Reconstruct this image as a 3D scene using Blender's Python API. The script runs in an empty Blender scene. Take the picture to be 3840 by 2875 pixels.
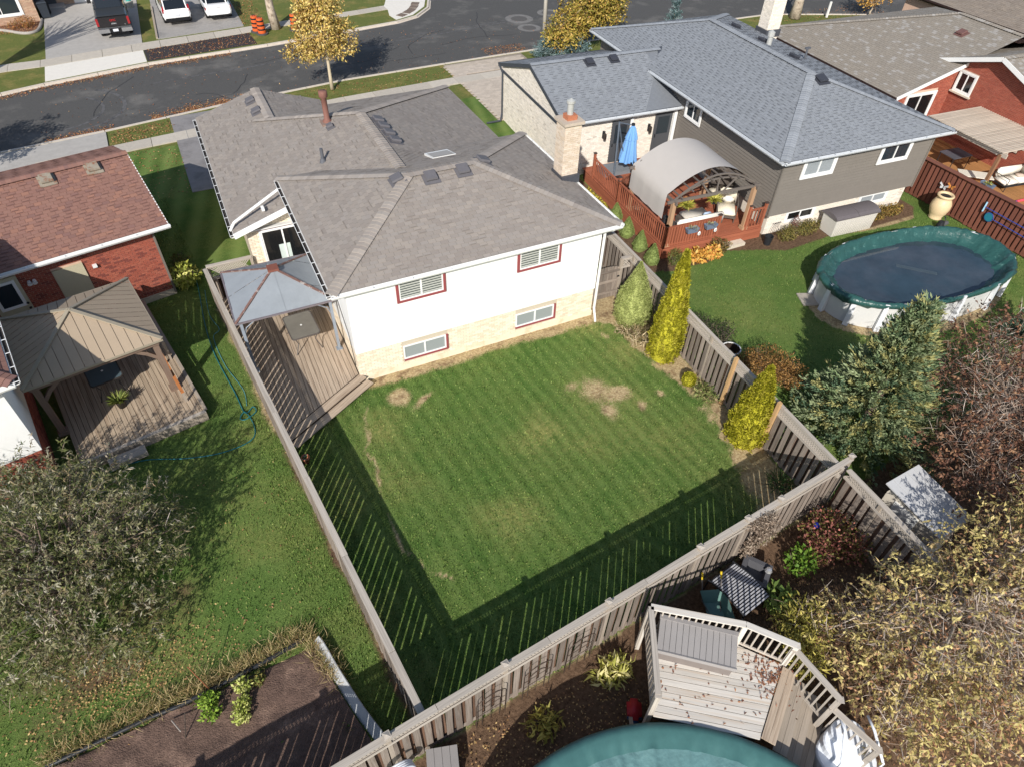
import bpy, bmesh, math, random
import numpy as np
from mathutils import Vector, Matrix
scene = bpy.context.scene
COL = scene.collection
R = math.radians
random.seed(7)
# ---------------------------------------------------------------- camera
def camera():
    f, cx, cy, cz, p, y, r = 2511.004, -2.64131, -16.33494, 15.7494, 0.77936, 0.46843, 0.03462
    fwd = Vector((math.sin(y) * math.cos(p), math.cos(y) * math.cos(p), -math.sin(p)))
    right = Vector((math.cos(y), -math.sin(y), 0)); up = right.cross(fwd)
    r2 = right * math.cos(r) + up * math.sin(r); u2 = up * math.cos(r) - right * math.sin(r)
    cam = bpy.data.cameras.new('camera'); o = bpy.data.objects.new('camera', cam); COL.objects.link(o)
    m = Matrix((r2, u2, -fwd)).transposed().to_4x4(); m.translation = (cx, cy, cz)
    o.matrix_world = m
    cam.sensor_fit = 'HORIZONTAL'; cam.sensor_width = 36.0; cam.lens = f / 3840 * 36.0
    cam.clip_start = 0.1; cam.clip_end = 1500
    scene.camera = o
    return o
CAM = camera(); CAMP = Vector(CAM.location)
# ---------------------------------------------------------------- sky, sun, exposure
SUN_EL = R(33.5); SUN_AZ = (-0.573, -0.819)
world = bpy.data.worlds.new('World'); scene.world = world; world.use_nodes = True
wn = world.node_tree.nodes; wl = world.node_tree.links; wn.clear()
sky = wn.new('ShaderNodeTexSky'); sky.sky_type = 'NISHITA'; sky.sun_disc = False
sky.sun_elevation = SUN_EL; sky.sun_rotation = math.atan2(SUN_AZ[0], SUN_AZ[1])
sky.air_density = 1.0; sky.dust_density = 1.0; sky.ozone_density = 1.0
bg = wn.new('ShaderNodeBackground'); bg.inputs['Strength'].default_value = 0.1
wo = wn.new('ShaderNodeOutputWorld'); wl.new(sky.outputs[0], bg.inputs[0]); wl.new(bg.outputs[0], wo.inputs[0])
sl = bpy.data.lights.new('sun', 'SUN'); sl.energy = 4.4; sl.angle = R(0.53); sl.color = (1.0, 0.955, 0.885)
so = bpy.data.objects.new('sun', sl); COL.objects.link(so)
so.rotation_euler = Vector((-SUN_AZ[0] * math.cos(SUN_EL), -SUN_AZ[1] * math.cos(SUN_EL), -math.sin(SUN_EL))).to_track_quat('-Z', 'Y').to_euler()
so.location = (-30, -45, 35)
vs = scene.view_settings
vs.view_transform = 'Standard'; vs.look = 'None'; vs.exposure = 0.22; vs.gamma = 1.0
try: vs.use_curve_mapping = False
except Exception: pass
scene.cycles.max_bounces = 6; scene.cycles.transparent_max_bounces = 8
# ---------------------------------------------------------------- materials
def C(r, g, b):
    f = lambda v: (v / 255 / 12.92) if v / 255 <= 0.04045 else ((v / 255 + 0.055) / 1.055) ** 2.4
    return (f(r), f(g), f(b), 1.0)
MATS = {}
def M(name, col, rough=0.8, var=0.12, scale=6.0, bump=0.0, bscale=30.0, rnd=0.0, tint=False, spec=0.3, metal=0.0,
      stretch=None, col2=None, c2scale=1.5, c2lo=0.5, c2hi=0.65, translucent=0.0, hue=0.0):
    if name in MATS: return MATS[name]
    m = bpy.data.materials.new(name); m.use_nodes = True; MATS[name] = m
    N = m.node_tree.nodes; L = m.node_tree.links; N.clear()
    out = N.new('ShaderNodeOutputMaterial'); bs = N.new('ShaderNodeBsdfPrincipled')
    bs.inputs['Roughness'].default_value = rough; bs.inputs['Metallic'].default_value = metal
    bs.inputs['Specular IOR Level'].default_value = spec
    L.new(bs.outputs[0], out.inputs[0])
    if stretch:
        tc = N.new('ShaderNodeTexCoord'); mp = N.new('ShaderNodeMapping'); mp.inputs['Scale'].default_value = stretch
        oi0 = N.new('ShaderNodeObjectInfo'); ad = N.new('ShaderNodeVectorMath'); ad.operation = 'ADD'
        mu = N.new('ShaderNodeMath'); mu.operation = 'MULTIPLY'; mu.inputs[1].default_value = 50.0
        L.new(oi0.outputs['Random'], mu.inputs[0]); L.new(tc.outputs['Object'], mp.inputs[0])
        L.new(mp.outputs[0], ad.inputs[0]); L.new(mu.outputs[0], ad.inputs[1]); vec = ad.outputs[0]
    else:
        ge = N.new('ShaderNodeNewGeometry'); vec = ge.outputs['Position']
    if tint:
        at = N.new('ShaderNodeAttribute'); at.attribute_name = 'tint'
        if tint == 'full': cur = at.outputs['Color']
        else:
            mx = N.new('ShaderNodeMix'); mx.data_type = 'RGBA'; mx.blend_type = 'MULTIPLY'; mx.inputs[0].default_value = 1.0
            mx.inputs[6].default_value = col; L.new(at.outputs['Color'], mx.inputs[7]); cur = mx.outputs[2]
    else:
        rg = N.new('ShaderNodeRGB'); rg.outputs[0].default_value = col; cur = rg.outputs[0]
    if col2:
        n2 = N.new('ShaderNodeTexNoise'); n2.inputs['Scale'].default_value = c2scale; n2.inputs['Detail'].default_value = 6
        n2.inputs['Roughness'].default_value = 0.65
        L.new(vec, n2.inputs['Vector'])
        mr = N.new('ShaderNodeMapRange'); mr.inputs[1].default_value = c2lo; mr.inputs[2].default_value = c2hi; L.new(n2.outputs[0], mr.inputs[0])
        mx = N.new('ShaderNodeMix'); mx.data_type = 'RGBA'; L.new(mr.outputs[0], mx.inputs[0]); L.new(cur, mx.inputs[6]); mx.inputs[7].default_value = col2
        cur = mx.outputs[2]
    fac = None
    if var:
        no = N.new('ShaderNodeTexNoise'); no.inputs['Scale'].default_value = scale; no.inputs['Detail'].default_value = 5
        no.inputs['Roughness'].default_value = 0.7; L.new(vec, no.inputs['Vector'])
        mr = N.new('ShaderNodeMapRange'); mr.inputs[1].default_value = 0.25; mr.inputs[2].default_value = 0.75
        mr.inputs[3].default_value = 1 - var; mr.inputs[4].default_value = 1 + var; L.new(no.outputs[0], mr.inputs[0]); fac = mr.outputs[0]
    if rnd:
        oi = N.new('ShaderNodeObjectInfo'); mr = N.new('ShaderNodeMapRange'); mr.inputs[3].default_value = 1 - rnd; mr.inputs[4].default_value = 1 + rnd
        L.new(oi.outputs['Random'], mr.inputs[0])
        if fac is None: fac = mr.outputs[0]
        else:
            mm = N.new('ShaderNodeMath'); mm.operation = 'MULTIPLY'; L.new(fac, mm.inputs[0]); L.new(mr.outputs[0], mm.inputs[1]); fac = mm.outputs[0]
    if fac is not None:
        vm = N.new('ShaderNodeVectorMath'); vm.operation = 'SCALE'; L.new(cur, vm.inputs[0]); L.new(fac, vm.inputs['Scale']); cur = vm.outputs[0]
    L.new(cur, bs.inputs['Base Color'])
    if bump:
        nb = N.new('ShaderNodeTexNoise'); nb.inputs['Scale'].default_value = bscale; nb.inputs['Detail'].default_value = 4; L.new(vec, nb.inputs['Vector'])
        bp = N.new('ShaderNodeBump'); bp.inputs['Strength'].default_value = bump; bp.inputs['Distance'].default_value = 0.03
        L.new(nb.outputs[0], bp.inputs['Height']); L.new(bp.outputs[0], bs.inputs['Normal'])
    if translucent:
        tr = N.new('ShaderNodeBsdfTranslucent'); L.new(cur, tr.inputs[0]); ms = N.new('ShaderNodeMixShader'); ms.inputs[0].default_value = translucent
        L.new(bs.outputs[0], ms.inputs[1]); L.new(tr.outputs[0], ms.inputs[2]); L.new(ms.outputs[0], out.inputs[0])
    return m
# ---------------------------------------------------------------- mesh helpers
class MB:
    def __init__(s): s.v = []; s.f = []; s.t = []; s.hast = False
    def add(s, vs, fs, tint=None):
        o = len(s.v); s.v.extend([tuple(v) for v in vs]); s.f.extend([tuple(i + o for i in f) for f in fs])
        s.t.extend([tint or (1, 1, 1)] * len(fs)); s.hast |= tint is not None
    def box(s, x0, y0, z0, x1, y1, z1, tint=None, M4=None):
        vs = [Vector(p) for p in ((x0,y0,z0),(x1,y0,z0),(x1,y1,z0),(x0,y1,z0),(x0,y0,z1),(x1,y0,z1),(x1,y1,z1),(x0,y1,z1))]
        if M4 is not None: vs = [M4 @ v for v in vs]
        s.add(vs, [(3,2,1,0),(4,5,6,7),(0,1,5,4),(1,2,6,5),(2,3,7,6),(3,0,4,7)], tint)
    def bar(s, a, b, w, t, up=(0,0,1), tint=None):
        a = Vector(a); b = Vector(b); m = frame(a, b, up); L = (b - a).length
        s.box(0, -w/2, -t/2, L, w/2, t/2, tint, m)
    def tube(s, pts, r, n=8, tint=None, caps=True):
        pts = [Vector(p) for p in pts]; rs = r if isinstance(r, (list, tuple)) else [r] * len(pts)
        o = len(s.v); prev = None
        for i, p in enumerate(pts):
            d = (pts[min(i+1, len(pts)-1)] - pts[max(i-1, 0)]).normalized()
            if prev is None: a = Vector((0,0,1)) if abs(d.z) < 0.9 else Vector((1,0,0)); u = d.cross(a).normalized()
            else: u = (prev - d * prev.dot(d)); u = u.normalized() if u.length > 1e-6 else d.orthogonal().normalized()
            prev = u; w = d.cross(u)
            for k in range(n):
                a = 2 * math.pi * k / n; s.v.append(tuple(p + (u * math.cos(a) + w * math.sin(a)) * rs[i]))
        fs = []
        for i in range(len(pts) - 1):
            for k in range(n):
                k2 = (k + 1) % n; fs.append((o+i*n+k, o+i*n+k2, o+(i+1)*n+k2, o+(i+1)*n+k))
        if caps: fs.append(tuple(o + k for k in reversed(range(n)))); fs.append(tuple(o + (len(pts)-1)*n + k for k in range(n)))
        s.f.extend(fs); s.t.extend([tint or (1,1,1)] * len(fs)); s.hast |= tint is not None
    def lathe(s, prof, c=(0,0,0), n=20, tint=None, sx=1, sy=1):
        o = len(s.v); fs = []
        for r, z in prof:
            for k in range(n):
                a = 2 * math.pi * k / n; s.v.append((c[0] + r*sx*math.cos(a), c[1] + r*sy*math.sin(a), c[2] + z))
        for i in range(len(prof) - 1):
            for k in range(n):
                k2 = (k + 1) % n; fs.append((o+i*n+k, o+i*n+k2, o+(i+1)*n+k2, o+(i+1)*n+k))
        s.f.extend(fs); s.t.extend([tint or (1,1,1)] * len(fs)); s.hast |= tint is not None
    def prism(s, pts, z0, z1, tint=None):
        n = len(pts); vs = [(p[0], p[1], z0) for p in pts] + [(p[0], p[1], z1) for p in pts]
        a = sum(pts[i][0]*pts[(i+1)%n][1] - pts[(i+1)%n][0]*pts[i][1] for i in range(n))
        fs = [tuple(range(n, 2*n)), tuple(reversed(range(n)))] + [(i, (i+1)%n, n+(i+1)%n, n+i) for i in range(n)]
        if a < 0: fs = [tuple(reversed(f)) for f in fs]
        s.add(vs, fs, tint)
    def mesh(s, name):
        me = bpy.data.meshes.new(name); me.from_pydata(s.v, [], s.f)
        if s.hast: set_tint(me, s.t)
        return me
    def build(s, name, mat, parent=None, smooth=False, loc=(0,0,0), rz=0.0):
        me = s.mesh(name); return link(name, me, mat, parent, smooth, loc, rz)
def set_tint(me, t):
    at = me.attributes.new('tint', 'FLOAT_COLOR', 'FACE')
    a = np.ones((len(t), 4), np.float32); a[:, :3] = np.asarray(t, np.float32)[:, :3]; at.data.foreach_set('color', a.ravel())
def link(name, me, mat, parent=None, smooth=False, loc=(0,0,0), rz=0.0):
    if mat is not None and not me.materials: me.materials.append(mat)
    if smooth:
        me.polygons.foreach_set('use_smooth', [True] * len(me.polygons))
    o = bpy.data.objects.new(name, me); COL.objects.link(o); o.parent = parent; o.location = loc; o.rotation_euler = (0, 0, rz)
    return o
def frame(a, b, up=(0,0,1)):
    x = (b - a).normalized(); up = Vector(up); z = up - x * up.dot(x)
    if z.length < 1e-6: z = x.orthogonal()
    z.normalize(); y = z.cross(x); m = Matrix((x, y, z)).transposed().to_4x4(); m.translation = a
    return m
PL = {}
def board(name, a, b, w, t, mat, parent=None, up=(0,0,1), jit=0.0):
    a = Vector(a); b = Vector(b); L = round((b - a).length, 2); key = (L, round(w, 3), round(t, 3), mat.name)
    if key not in PL:
        mb = MB(); mb.box(0, -w/2, -t/2, L, w/2, t/2); me = mb.mesh(name); me.materials.append(mat); PL[key] = me
    o = bpy.data.objects.new(name, PL[key]); COL.objects.link(o); o.parent = parent
    m = frame(a, b, up)
    if jit: m = m @ Matrix.Rotation(random.gauss(0, jit), 4, 'Z') @ Matrix.Rotation(random.gauss(0, jit * 2), 4, 'X')
    o.matrix_basis = m
    return o
def tag(o, label, cat, group=None):
    o['label'] = label; o['category'] = cat
    if group: o['group'] = group
    return o
def thing(name, label, cat, loc=(0,0,0), rz=0.0, group=None):
    o = bpy.data.objects.new(name, None); o.empty_display_size = 0.2; COL.objects.link(o); o.location = loc; o.rotation_euler = (0, 0, rz)
    return tag(o, label, cat, group)
def wm(o):
    m = o.matrix_basis.copy() if o.type != 'EMPTY' else Matrix.LocRotScale(o.location, o.rotation_euler, o.scale)
    return (wm(o.parent) @ m) if o.parent else m
def copy_tree(o, parent=None, label=None):
    c = o.copy(); COL.objects.link(c); c.parent = parent
    if label: c['label'] = label
    for ch in list(o.children): copy_tree(ch, c)
    return c
def stuff(o): o['kind'] = 'stuff'; return o
def struct(o): o['kind'] = 'structure'; return o
def np_mesh(name, V, F, tint=None):
    me = bpy.data.meshes.new(name); k = F.shape[1]; n = len(F)
    me.vertices.add(len(V)); me.vertices.foreach_set('co', np.ascontiguousarray(V, np.float32).ravel())
    me.loops.add(n * k); me.loops.foreach_set('vertex_index', np.ascontiguousarray(F, np.int32).ravel())
    me.polygons.add(n); me.polygons.foreach_set('loop_start', np.arange(0, n * k, k, dtype=np.int32))
    me.update(calc_edges=True)
    if tint is not None: set_tint(me, tint)
    return me
# value noise in python (used for worn patches on lawns, irregular crowns)
_rs = np.random.RandomState(11); _G = _rs.rand(64, 64)
def vnoise(x, y):
    x = np.asarray(x, float); y = np.asarray(y, float); xi = np.floor(x).astype(int); yi = np.floor(y).astype(int); fx = x - xi; fy = y - yi
    fx = fx*fx*(3-2*fx); fy = fy*fy*(3-2*fy); g = lambda a, b: _G[a % 64, b % 64]
    return (g(xi,yi)*(1-fx)+g(xi+1,yi)*fx)*(1-fy) + (g(xi,yi+1)*(1-fx)+g(xi+1,yi+1)*fx)*fy
def fbm(x, y, o=4):
    s = 0; a = 0.5
    for i in range(o): s = s + a * vnoise(x * 2**i + 17*i, y * 2**i + 31*i); a *= 0.5
    return s / (1 - 0.5**o)
# leaves: every leaf is a small folded blade with its own colour
def leaves(name, P, D, Nn, ln, wd, tints, mat, parent=None, droop=0.15):
    n = len(P); D = D / np.linalg.norm(D, axis=1)[:, None]
    S = np.cross(D, Nn); S /= np.linalg.norm(S, axis=1)[:, None] + 1e-9; Q = np.cross(S, D)
    ln = np.broadcast_to(ln, n)[:, None]; wd = np.broadcast_to(wd, n)[:, None]
    V = np.empty((n, 4, 3)); V[:, 0] = P; V[:, 1] = P + D*ln*0.5 + S*wd*0.5 + Q*wd*0.22; V[:, 2] = P + D*ln - Q*ln*droop; V[:, 3] = P + D*ln*0.5 - S*wd*0.5 + Q*wd*0.22
    me = np_mesh(name, V.reshape(-1, 3), np.arange(n*4).reshape(n, 4), tints)
    return link(name, me, mat, parent)
def pal(cols, w, n, rs, var=0.18):
    c = np.array([q[:3] for q in cols]); i = rs.choice(len(c), n, p=np.array(w)/sum(w)); return c[i] * (1 + rs.uniform(-var, var, (n, 1)))
def sph(n, rs):
    v = rs.normal(size=(n, 3)); return v / np.linalg.norm(v, axis=1)[:, None]
FOL = M('foliage', (0.1,0.1,0.1,1), rough=0.6, var=0.0, tint='full', spec=0.25, translucent=0.22)
GRS = M('grass_blades', (0.1,0.1,0.1,1), rough=0.75, var=0.0, tint='full', spec=0.15, translucent=0.2)
# ================================================================ SETTING: ground, lawns, road, walks, drives
NEARK = [(-90,8),(-30,19.6),(-11.57,22.71),(-6.83,23.42),(-0.72,24.61),(6.54,25.66),(13.17,25.97),(17.6,26.13),(26,26.4),(34,26.7),(40.5,26.6),(46,24.5),(90,8)]
FARK = [(-90,17),(-30,27.6),(-11.97,30.97),(-9.79,31.64),(-4.04,32.94),(3.42,33.72),(9.63,34.66),(13.03,35.23),(14.69,35.96),(16.2,37.61),(16.89,39.34),(18.5,62),(19.5,130)]
FARR = [(31,130),(29,62),(28.5,42),(30,38.5),(33.5,36.8),(46,33.5),(90,18)]
gsheet = MB(); gsheet.add([(-700,-700,-0.16),(700,-700,-0.16),(700,700,-0.16),(-700,700,-0.16)], [(0,1,2,3)])
mat_ground = M('far_grass', C(96,112,58), rough=0.95, var=0.25, scale=0.8, col2=C(120,116,72), c2scale=0.25)
struct(gsheet.build('ground', mat_ground))
mat_turf = M('verge_grass', C(98,106,50), rough=0.95, var=0.3, scale=9, bump=0.6, bscale=60, col2=C(140,126,74), c2scale=0.9, c2lo=0.5, c2hi=0.72)
mb = MB(); mb.prism([(-90,-90)] + [(90,-90)] + NEARK[::-1], -0.15, -0.04)
struct(mb.build('front_verge', mat_turf))
mb = MB(); mb.prism(FARK + [(-90,130)], -0.15, 0.0)
struct(mb.build('far_verge', mat_turf))
mb = MB(); mb.prism(FARR + [(90,130)], -0.15, 0.0)
struct(mb.build('corner_verge', mat_turf))
# --- asphalt
def road_mat():
    m = M('asphalt', C(83,82,81), rough=0.9, var=0.16, scale=14, col2=C(122,119,115), c2scale=0.3, c2lo=0.52, c2hi=0.75, bump=0.25, bscale=90)
    return m
mb = MB(); mb.add([(-120,0,-0.11),(120,0,-0.11),(120,130,-0.11),(-120,130,-0.11)], [(0,1,2,3)])
road = struct(mb.build('road', road_mat()))
mat_kerb = M('kerb_concrete', C(203,193,181), rough=0.85, var=0.12, scale=5, bump=0.2)
def ribbon(poly, w, side):
    out = []
    for i, p in enumerate(poly):
        a = Vector(poly[max(i-1,0)]); b = Vector(poly[min(i+1,len(poly)-1)]); d = (b - a).normalized(); n = Vector((-d.y, d.x)) * side * w
        out.append((p[0] + n.x, p[1] + n.y))
    return out
def kerb(name, poly, side):
    fine = []
    for a, b in zip(poly[:-1], poly[1:]):
        k = max(1, int(math.hypot(b[0]-a[0], b[1]-a[1])/2.4)); fine += [(a[0]+(b[0]-a[0])*i/k, a[1]+(b[1]-a[1])*i/k) for i in range(k)]
    poly = fine+[poly[-1]]
    mb = MB(); q = ribbon(poly, 0.28, side); r_ = ribbon(poly, 0.15, side)
    for i in range(len(poly) - 1):
        e = 0.006; L_ = lambda a, b: (a[0]+(b[0]-a[0])*e, a[1]+(b[1]-a[1])*e); mb.prism([L_(poly[i],poly[i+1]), L_(poly[i+1],poly[i]), L_(r_[i+1],r_[i]), L_(r_[i],r_[i+1])], -0.14, 0.012+random.uniform(-0.006,0.006))
        mb.prism([r_[i], r_[i+1], q[i+1], q[i]], -0.14, -0.1)
    return struct(mb.build(name, mat_kerb))
kerb('near_kerb', NEARK, 1); kerb('far_kerb', FARK, -1); kerb('corner_kerb', FARR, -1)
# --- pavements, slab by slab
mat_walk = M('walk_concrete', C(188,180,168), rough=0.9, var=0.1, scale=4, rnd=0.07, bump=0.15, bscale=60)
mat_walkn = M('new_concrete', C(226,221,212), rough=0.85, var=0.06, scale=4, rnd=0.03)
mat_drive = M('drive_concrete', C(172,168,163), rough=0.9, var=0.12, scale=2.5, bump=0.15, bscale=70)
def lerp(P, x):
    for i in range(len(P) - 1):
        if x <= P[i+1][0] or i == len(P) - 2:
            t = (x - P[i][0]) / (P[i+1][0] - P[i][0]); return P[i][1] + (P[i+1][1] - P[i][1]) * t
def walk(name, lo, hi, x0, x1, step, z, mat):
    r = bpy.data.objects.new(name, None); COL.objects.link(r); struct(r)
    x = x0
    while x < x1:
        xe = min(x + step, x1); m = MB(); g = 0.012
        m.prism([(x+g, lerp(lo,x+g)), (xe-g, lerp(lo,xe-g)), (xe-g, lerp(hi,xe-g)), (x+g, lerp(hi,x+g))], -0.12, z + random.uniform(0, 0.006))
        m.build('slab', mat, r); x = xe
    return r
NW_S = [(-30,17.5),(-6.77,21.43),(-2.33,22.05),(4.84,23.1),(12.56,23.58),(30,23.9)]
NW_H = [(-30,16.3),(-5.9,20.6),(-2.41,20.98),(4.63,22.2),(12.58,22.62),(30,22.9)]
walk('near_sidewalk', NW_H, NW_S, -24, 26, 1.75, 0.02, mat_walk)
FW_S = [(-30,31.6),(-12.14,34.29),(-9.79,34.4),(-4.08,35.32),(2.72,36.38),(5.5,36.95),(9.88,37.45),(13.2,38.0)]
FW_H = [(-30,32.9),(-12.2,35.59),(-9.77,35.63),(-4.04,36.72),(3.28,37.62),(5.5,38.0),(9.88,38.4),(13.2,38.95)]
walk('far_sidewalk', FW_S, FW_H, -24, 13.2, 1.75, 0.03, mat_walk)
def sheet(name, pts, z, mat, th=0.05):
    m = MB(); m.prism(pts, z - th, z); return struct(m.build(name, mat))
sheet('corner_ramp', [(13.05,35.45),(14.6,36.15),(16.05,37.75),(16.75,39.4),(17.0,43),(14.9,43),(13.4,39.3),(13.2,38.9),(13.2,37.9),(12.9,36.6)], 0.022, mat_walkn, 0.1)
rampt = bpy.data.objects.new('tactile_paving', None); COL.objects.link(rampt); struct(rampt)
mat_tact = M('tactile_plate', C(112,99,90), rough=0.8, var=0.15, scale=20)
for (x, y, a) in ((15.63,38.63,62),(15.29,37.94,58),(14.87,37.3,52),(14.42,36.84,44),(13.77,36.31,34)):
    m = MB(); m.box(-0.33,-0.3,0,0.33,0.3,0.02)
    for i in range(5):
        for j in range(5): m.lathe([(0.04,0.02),(0.025,0.032),(0.0,0.033)], (-0.24+i*0.12, -0.22+j*0.11, 0), 6)
    m.build('tactile_plate', mat_tact, rampt, loc=(x, y, 0.024), rz=R(a))
sheet('near_driveway', [(-3.5,15.1),(2.8,15.1),(3.55,24.3),(-3.62,23.95)], 0.022, M('drive_asphalt', C(138,135,135), rough=0.9, var=0.1, scale=3, col2=C(120,117,117), c2scale=1.0, bump=0.2, bscale=80))
sheet('left_driveway', [(-24,14.0),(-6.6,15.6),(-6.8,23.3),(-24,20.6)], 0.022, mat_drive)
sheet('far_driveway', [(-9.7,35.65),(-4.05,36.75),(-3.72,47.5),(-10.0,47.5)], 0.036, mat_drive)
sheet('far_apron', [(-9.75,34.36),(-9.7,31.82),(-4.05,33.1),(-4.12,35.28)], 0.016, mat_walkn)
sheet('far_apron_patch', [(-4.08,35.28),(-4.0,33.1),(2.85,33.95),(2.72,36.33)], 0.016, M('fresh_asphalt', C(58,54,56), rough=0.9, var=0.2, scale=20, bump=0.4, bscale=70))
sheet('far_car_driveway', [(-3.05,37.1),(2.65,37.85),(2.75,52),(-2.7,52)], 0.036, M('worn_asphalt', C(158,154,150), rough=0.9, var=0.1, scale=3, col2=C(140,137,134), c2scale=0.8, bump=0.2, bscale=70))
# --- block-paved driveway next door: the nearest 300 blocks are pieces of their own
pav = bpy.data.objects.new('paved_driveway', None); COL.objects.link(pav); struct(pav)
mat_pav = M('paver', C(190,178,165), rough=0.9, var=0.1, scale=12, rnd=0.1, tint=True)
mb = MB(); mb.prism([(12.75,16.8),(18.35,16.8),(18.55,26.0),(12.95,25.75)], -0.05, 0.004); mb.build('sand_bed', M('paver_sand', C(150,138,124), var=0.15, scale=20), pav)
rest = MB(); pm = MB(); pm.box(-0.145,-0.095,0,0.145,0.095,0.03); pme = pm.mesh('paver'); set_tint(pme, [(1,1,1)]*6); pme.materials.append(mat_pav); cnt = 0
y = 16.9; row = 0
while y < 25.6:
    x = 12.95 + 0.15 * (row % 2)
    while x < 18.3:
        if not (lerp(NW_H, x) - 0.1 < y < lerp(NW_S, x) + 0.1) and y < lerp([(12.9,25.7),(18.5,25.95)], x):
            t = 0.9 + random.random() * 0.2
            if cnt < 300 and 17.2 < y and x < 15.6:
                o = bpy.data.objects.new('paver', pme); COL.objects.link(o); o.parent = pav; o.location = (x, y, random.uniform(0.0, 0.004)); cnt += 1
            else: rest.box(x-0.145, y-0.095, 0, x+0.145, y+0.095, 0.03 + random.uniform(0, 0.004), (t, t*0.99, t*0.97))
        x += 0.3
    y += 0.2; row += 1
stuff(rest.build('paver_field', mat_pav, pav))
# --- manholes and worn discs on the road
for (x, y, r, nm) in ((21.78,32.85,0.62,'dark'),(21.56,30.7,0.5,'pale'),(24.51,33.39,0.5,'pale')):
    m = MB(); n = 28
    for i in range(n):
        a0, a1 = 2*math.pi*i/n, 2*math.pi*(i+1)/n; r2 = r * 1.7
        m.add([(r*math.cos(a0),r*math.sin(a0),0),(r2*math.cos(a0),r2*math.sin(a0),0),(r2*math.cos(a1),r2*math.sin(a1),0),(r*math.cos(a1),r*math.sin(a1),0)], [(0,1,2,3)])
    m.build('road_repair', M('repair_concrete', C(120,118,116), rough=0.9, var=0.3, scale=3), road, loc=(x, y, -0.105))
    m = MB(); m.lathe([(0.0,0.012),(r*0.85,0.012),(r*0.9,0.008),(r,0.008),(r,-0.01)], (0,0,0), 28); m.build('manhole_cover', M('manhole_iron', C(92,89,87), rough=0.8, var=0.25, scale=25), road, loc=(x, y, -0.104))
mat_scuff = M('scuffed_asphalt', C(98,97,98), rough=0.9, var=0.2, scale=8, col2=C(74,74,76), c2scale=3, c2lo=0.45, c2hi=0.6)
def scuff(pts, w):
    m = MB(); a = ribbon(pts, w/2, 1); b = ribbon(pts, w/2, -1)
    for i in range(len(pts)-1): m.add([(*a[i],0),(*a[i+1],0),(*b[i+1],0),(*b[i],0)], [(3,2,1,0)])
    m.build('tyre_mark', mat_scuff, road, loc=(0,0,-0.106))
arc = lambda cx, cy, rx, ry, a0, a1, n=18: [(cx+rx*math.cos(R(a0+(a1-a0)*i/n)), cy+ry*math.sin(R(a0+(a1-a0)*i/n))) for i in range(n+1)]
mat_seal = M('crack_sealant', C(54,53,54), rough=0.7, var=0.1)
rs_ = random.Random(4)
for k in range(9):
    x = rs_.uniform(-9,18); y = 27.5+0.1*x+rs_.uniform(-2,3); a = rs_.choice((0.12,0.14,1.5)); pts = []
    for i in range(14): pts.append((x,y)); x += math.cos(a)*0.45; y += math.sin(a)*0.45; a += rs_.gauss(0,0.22)
    m = MB(); p_, q_ = ribbon(pts,0.025,1), ribbon(pts,0.025,-1)
    for i in range(13): m.add([(*p_[i],0),(*p_[i+1],0),(*q_[i+1],0),(*q_[i],0)],[(3,2,1,0)])
    m.build('crack_seal', mat_seal, road, loc=(0,0,-0.1055))
scuff(arc(-8.4,27.2,2.7,2.9,-80,62), 0.2); scuff(arc(-9.4,27.0,2.6,2.4,-75,50), 0.16)
scuff([(-4+1.2*i, 29.6+0.14*i+0.05*math.sin(i)) for i in range(26)], 0.14); scuff([(2+1.2*i, 31.3+0.10*i+0.05*math.sin(i*1.3)) for i in range(18)], 0.12)

# ================================================================ LAWN (worn patches, mowing stripes carried as surface properties)
def blob(x, y, cx, cy, rx, ry, a=0.0):
    ca, sa = math.cos(a), math.sin(a); dx = x-cx; dy = y-cy; u = (dx*ca+dy*sa)/rx; v = (-dx*sa+dy*ca)/ry
    return np.clip(1.25 - np.sqrt(u*u+v*v), 0, 1)
def segd(x, y, a, b):
    ax, ay = a; bx, by = b; t = np.clip(((x-ax)*(bx-ax)+(y-ay)*(by-ay))/((bx-ax)**2+(by-ay)**2), 0, 1)
    return np.hypot(x-(ax+t*(bx-ax)), y-(ay+t*(by-ay)))
LF = lambda y: -3.7 + (5.97 - y) * 0.1063      # left fence line x(y)
RFx = lambda y: 10.75 - (1.47 - y) * 0.0354    # right fence line x(y)
BF = lambda x: -10.14 - (10.8 - x) * 0.1045    # rear fence line y(x)
BED = [(0.6,8.35),(-0.2,8.8),(-1.0,9.25),(-2.2,9.3),(-2.84,9.5),(-3.6,9.7),(-4.6,9.85),(-6.4,9.85),(-7.4,9.5),(-8.3,9.2),(-9.4,9.0)]
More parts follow.
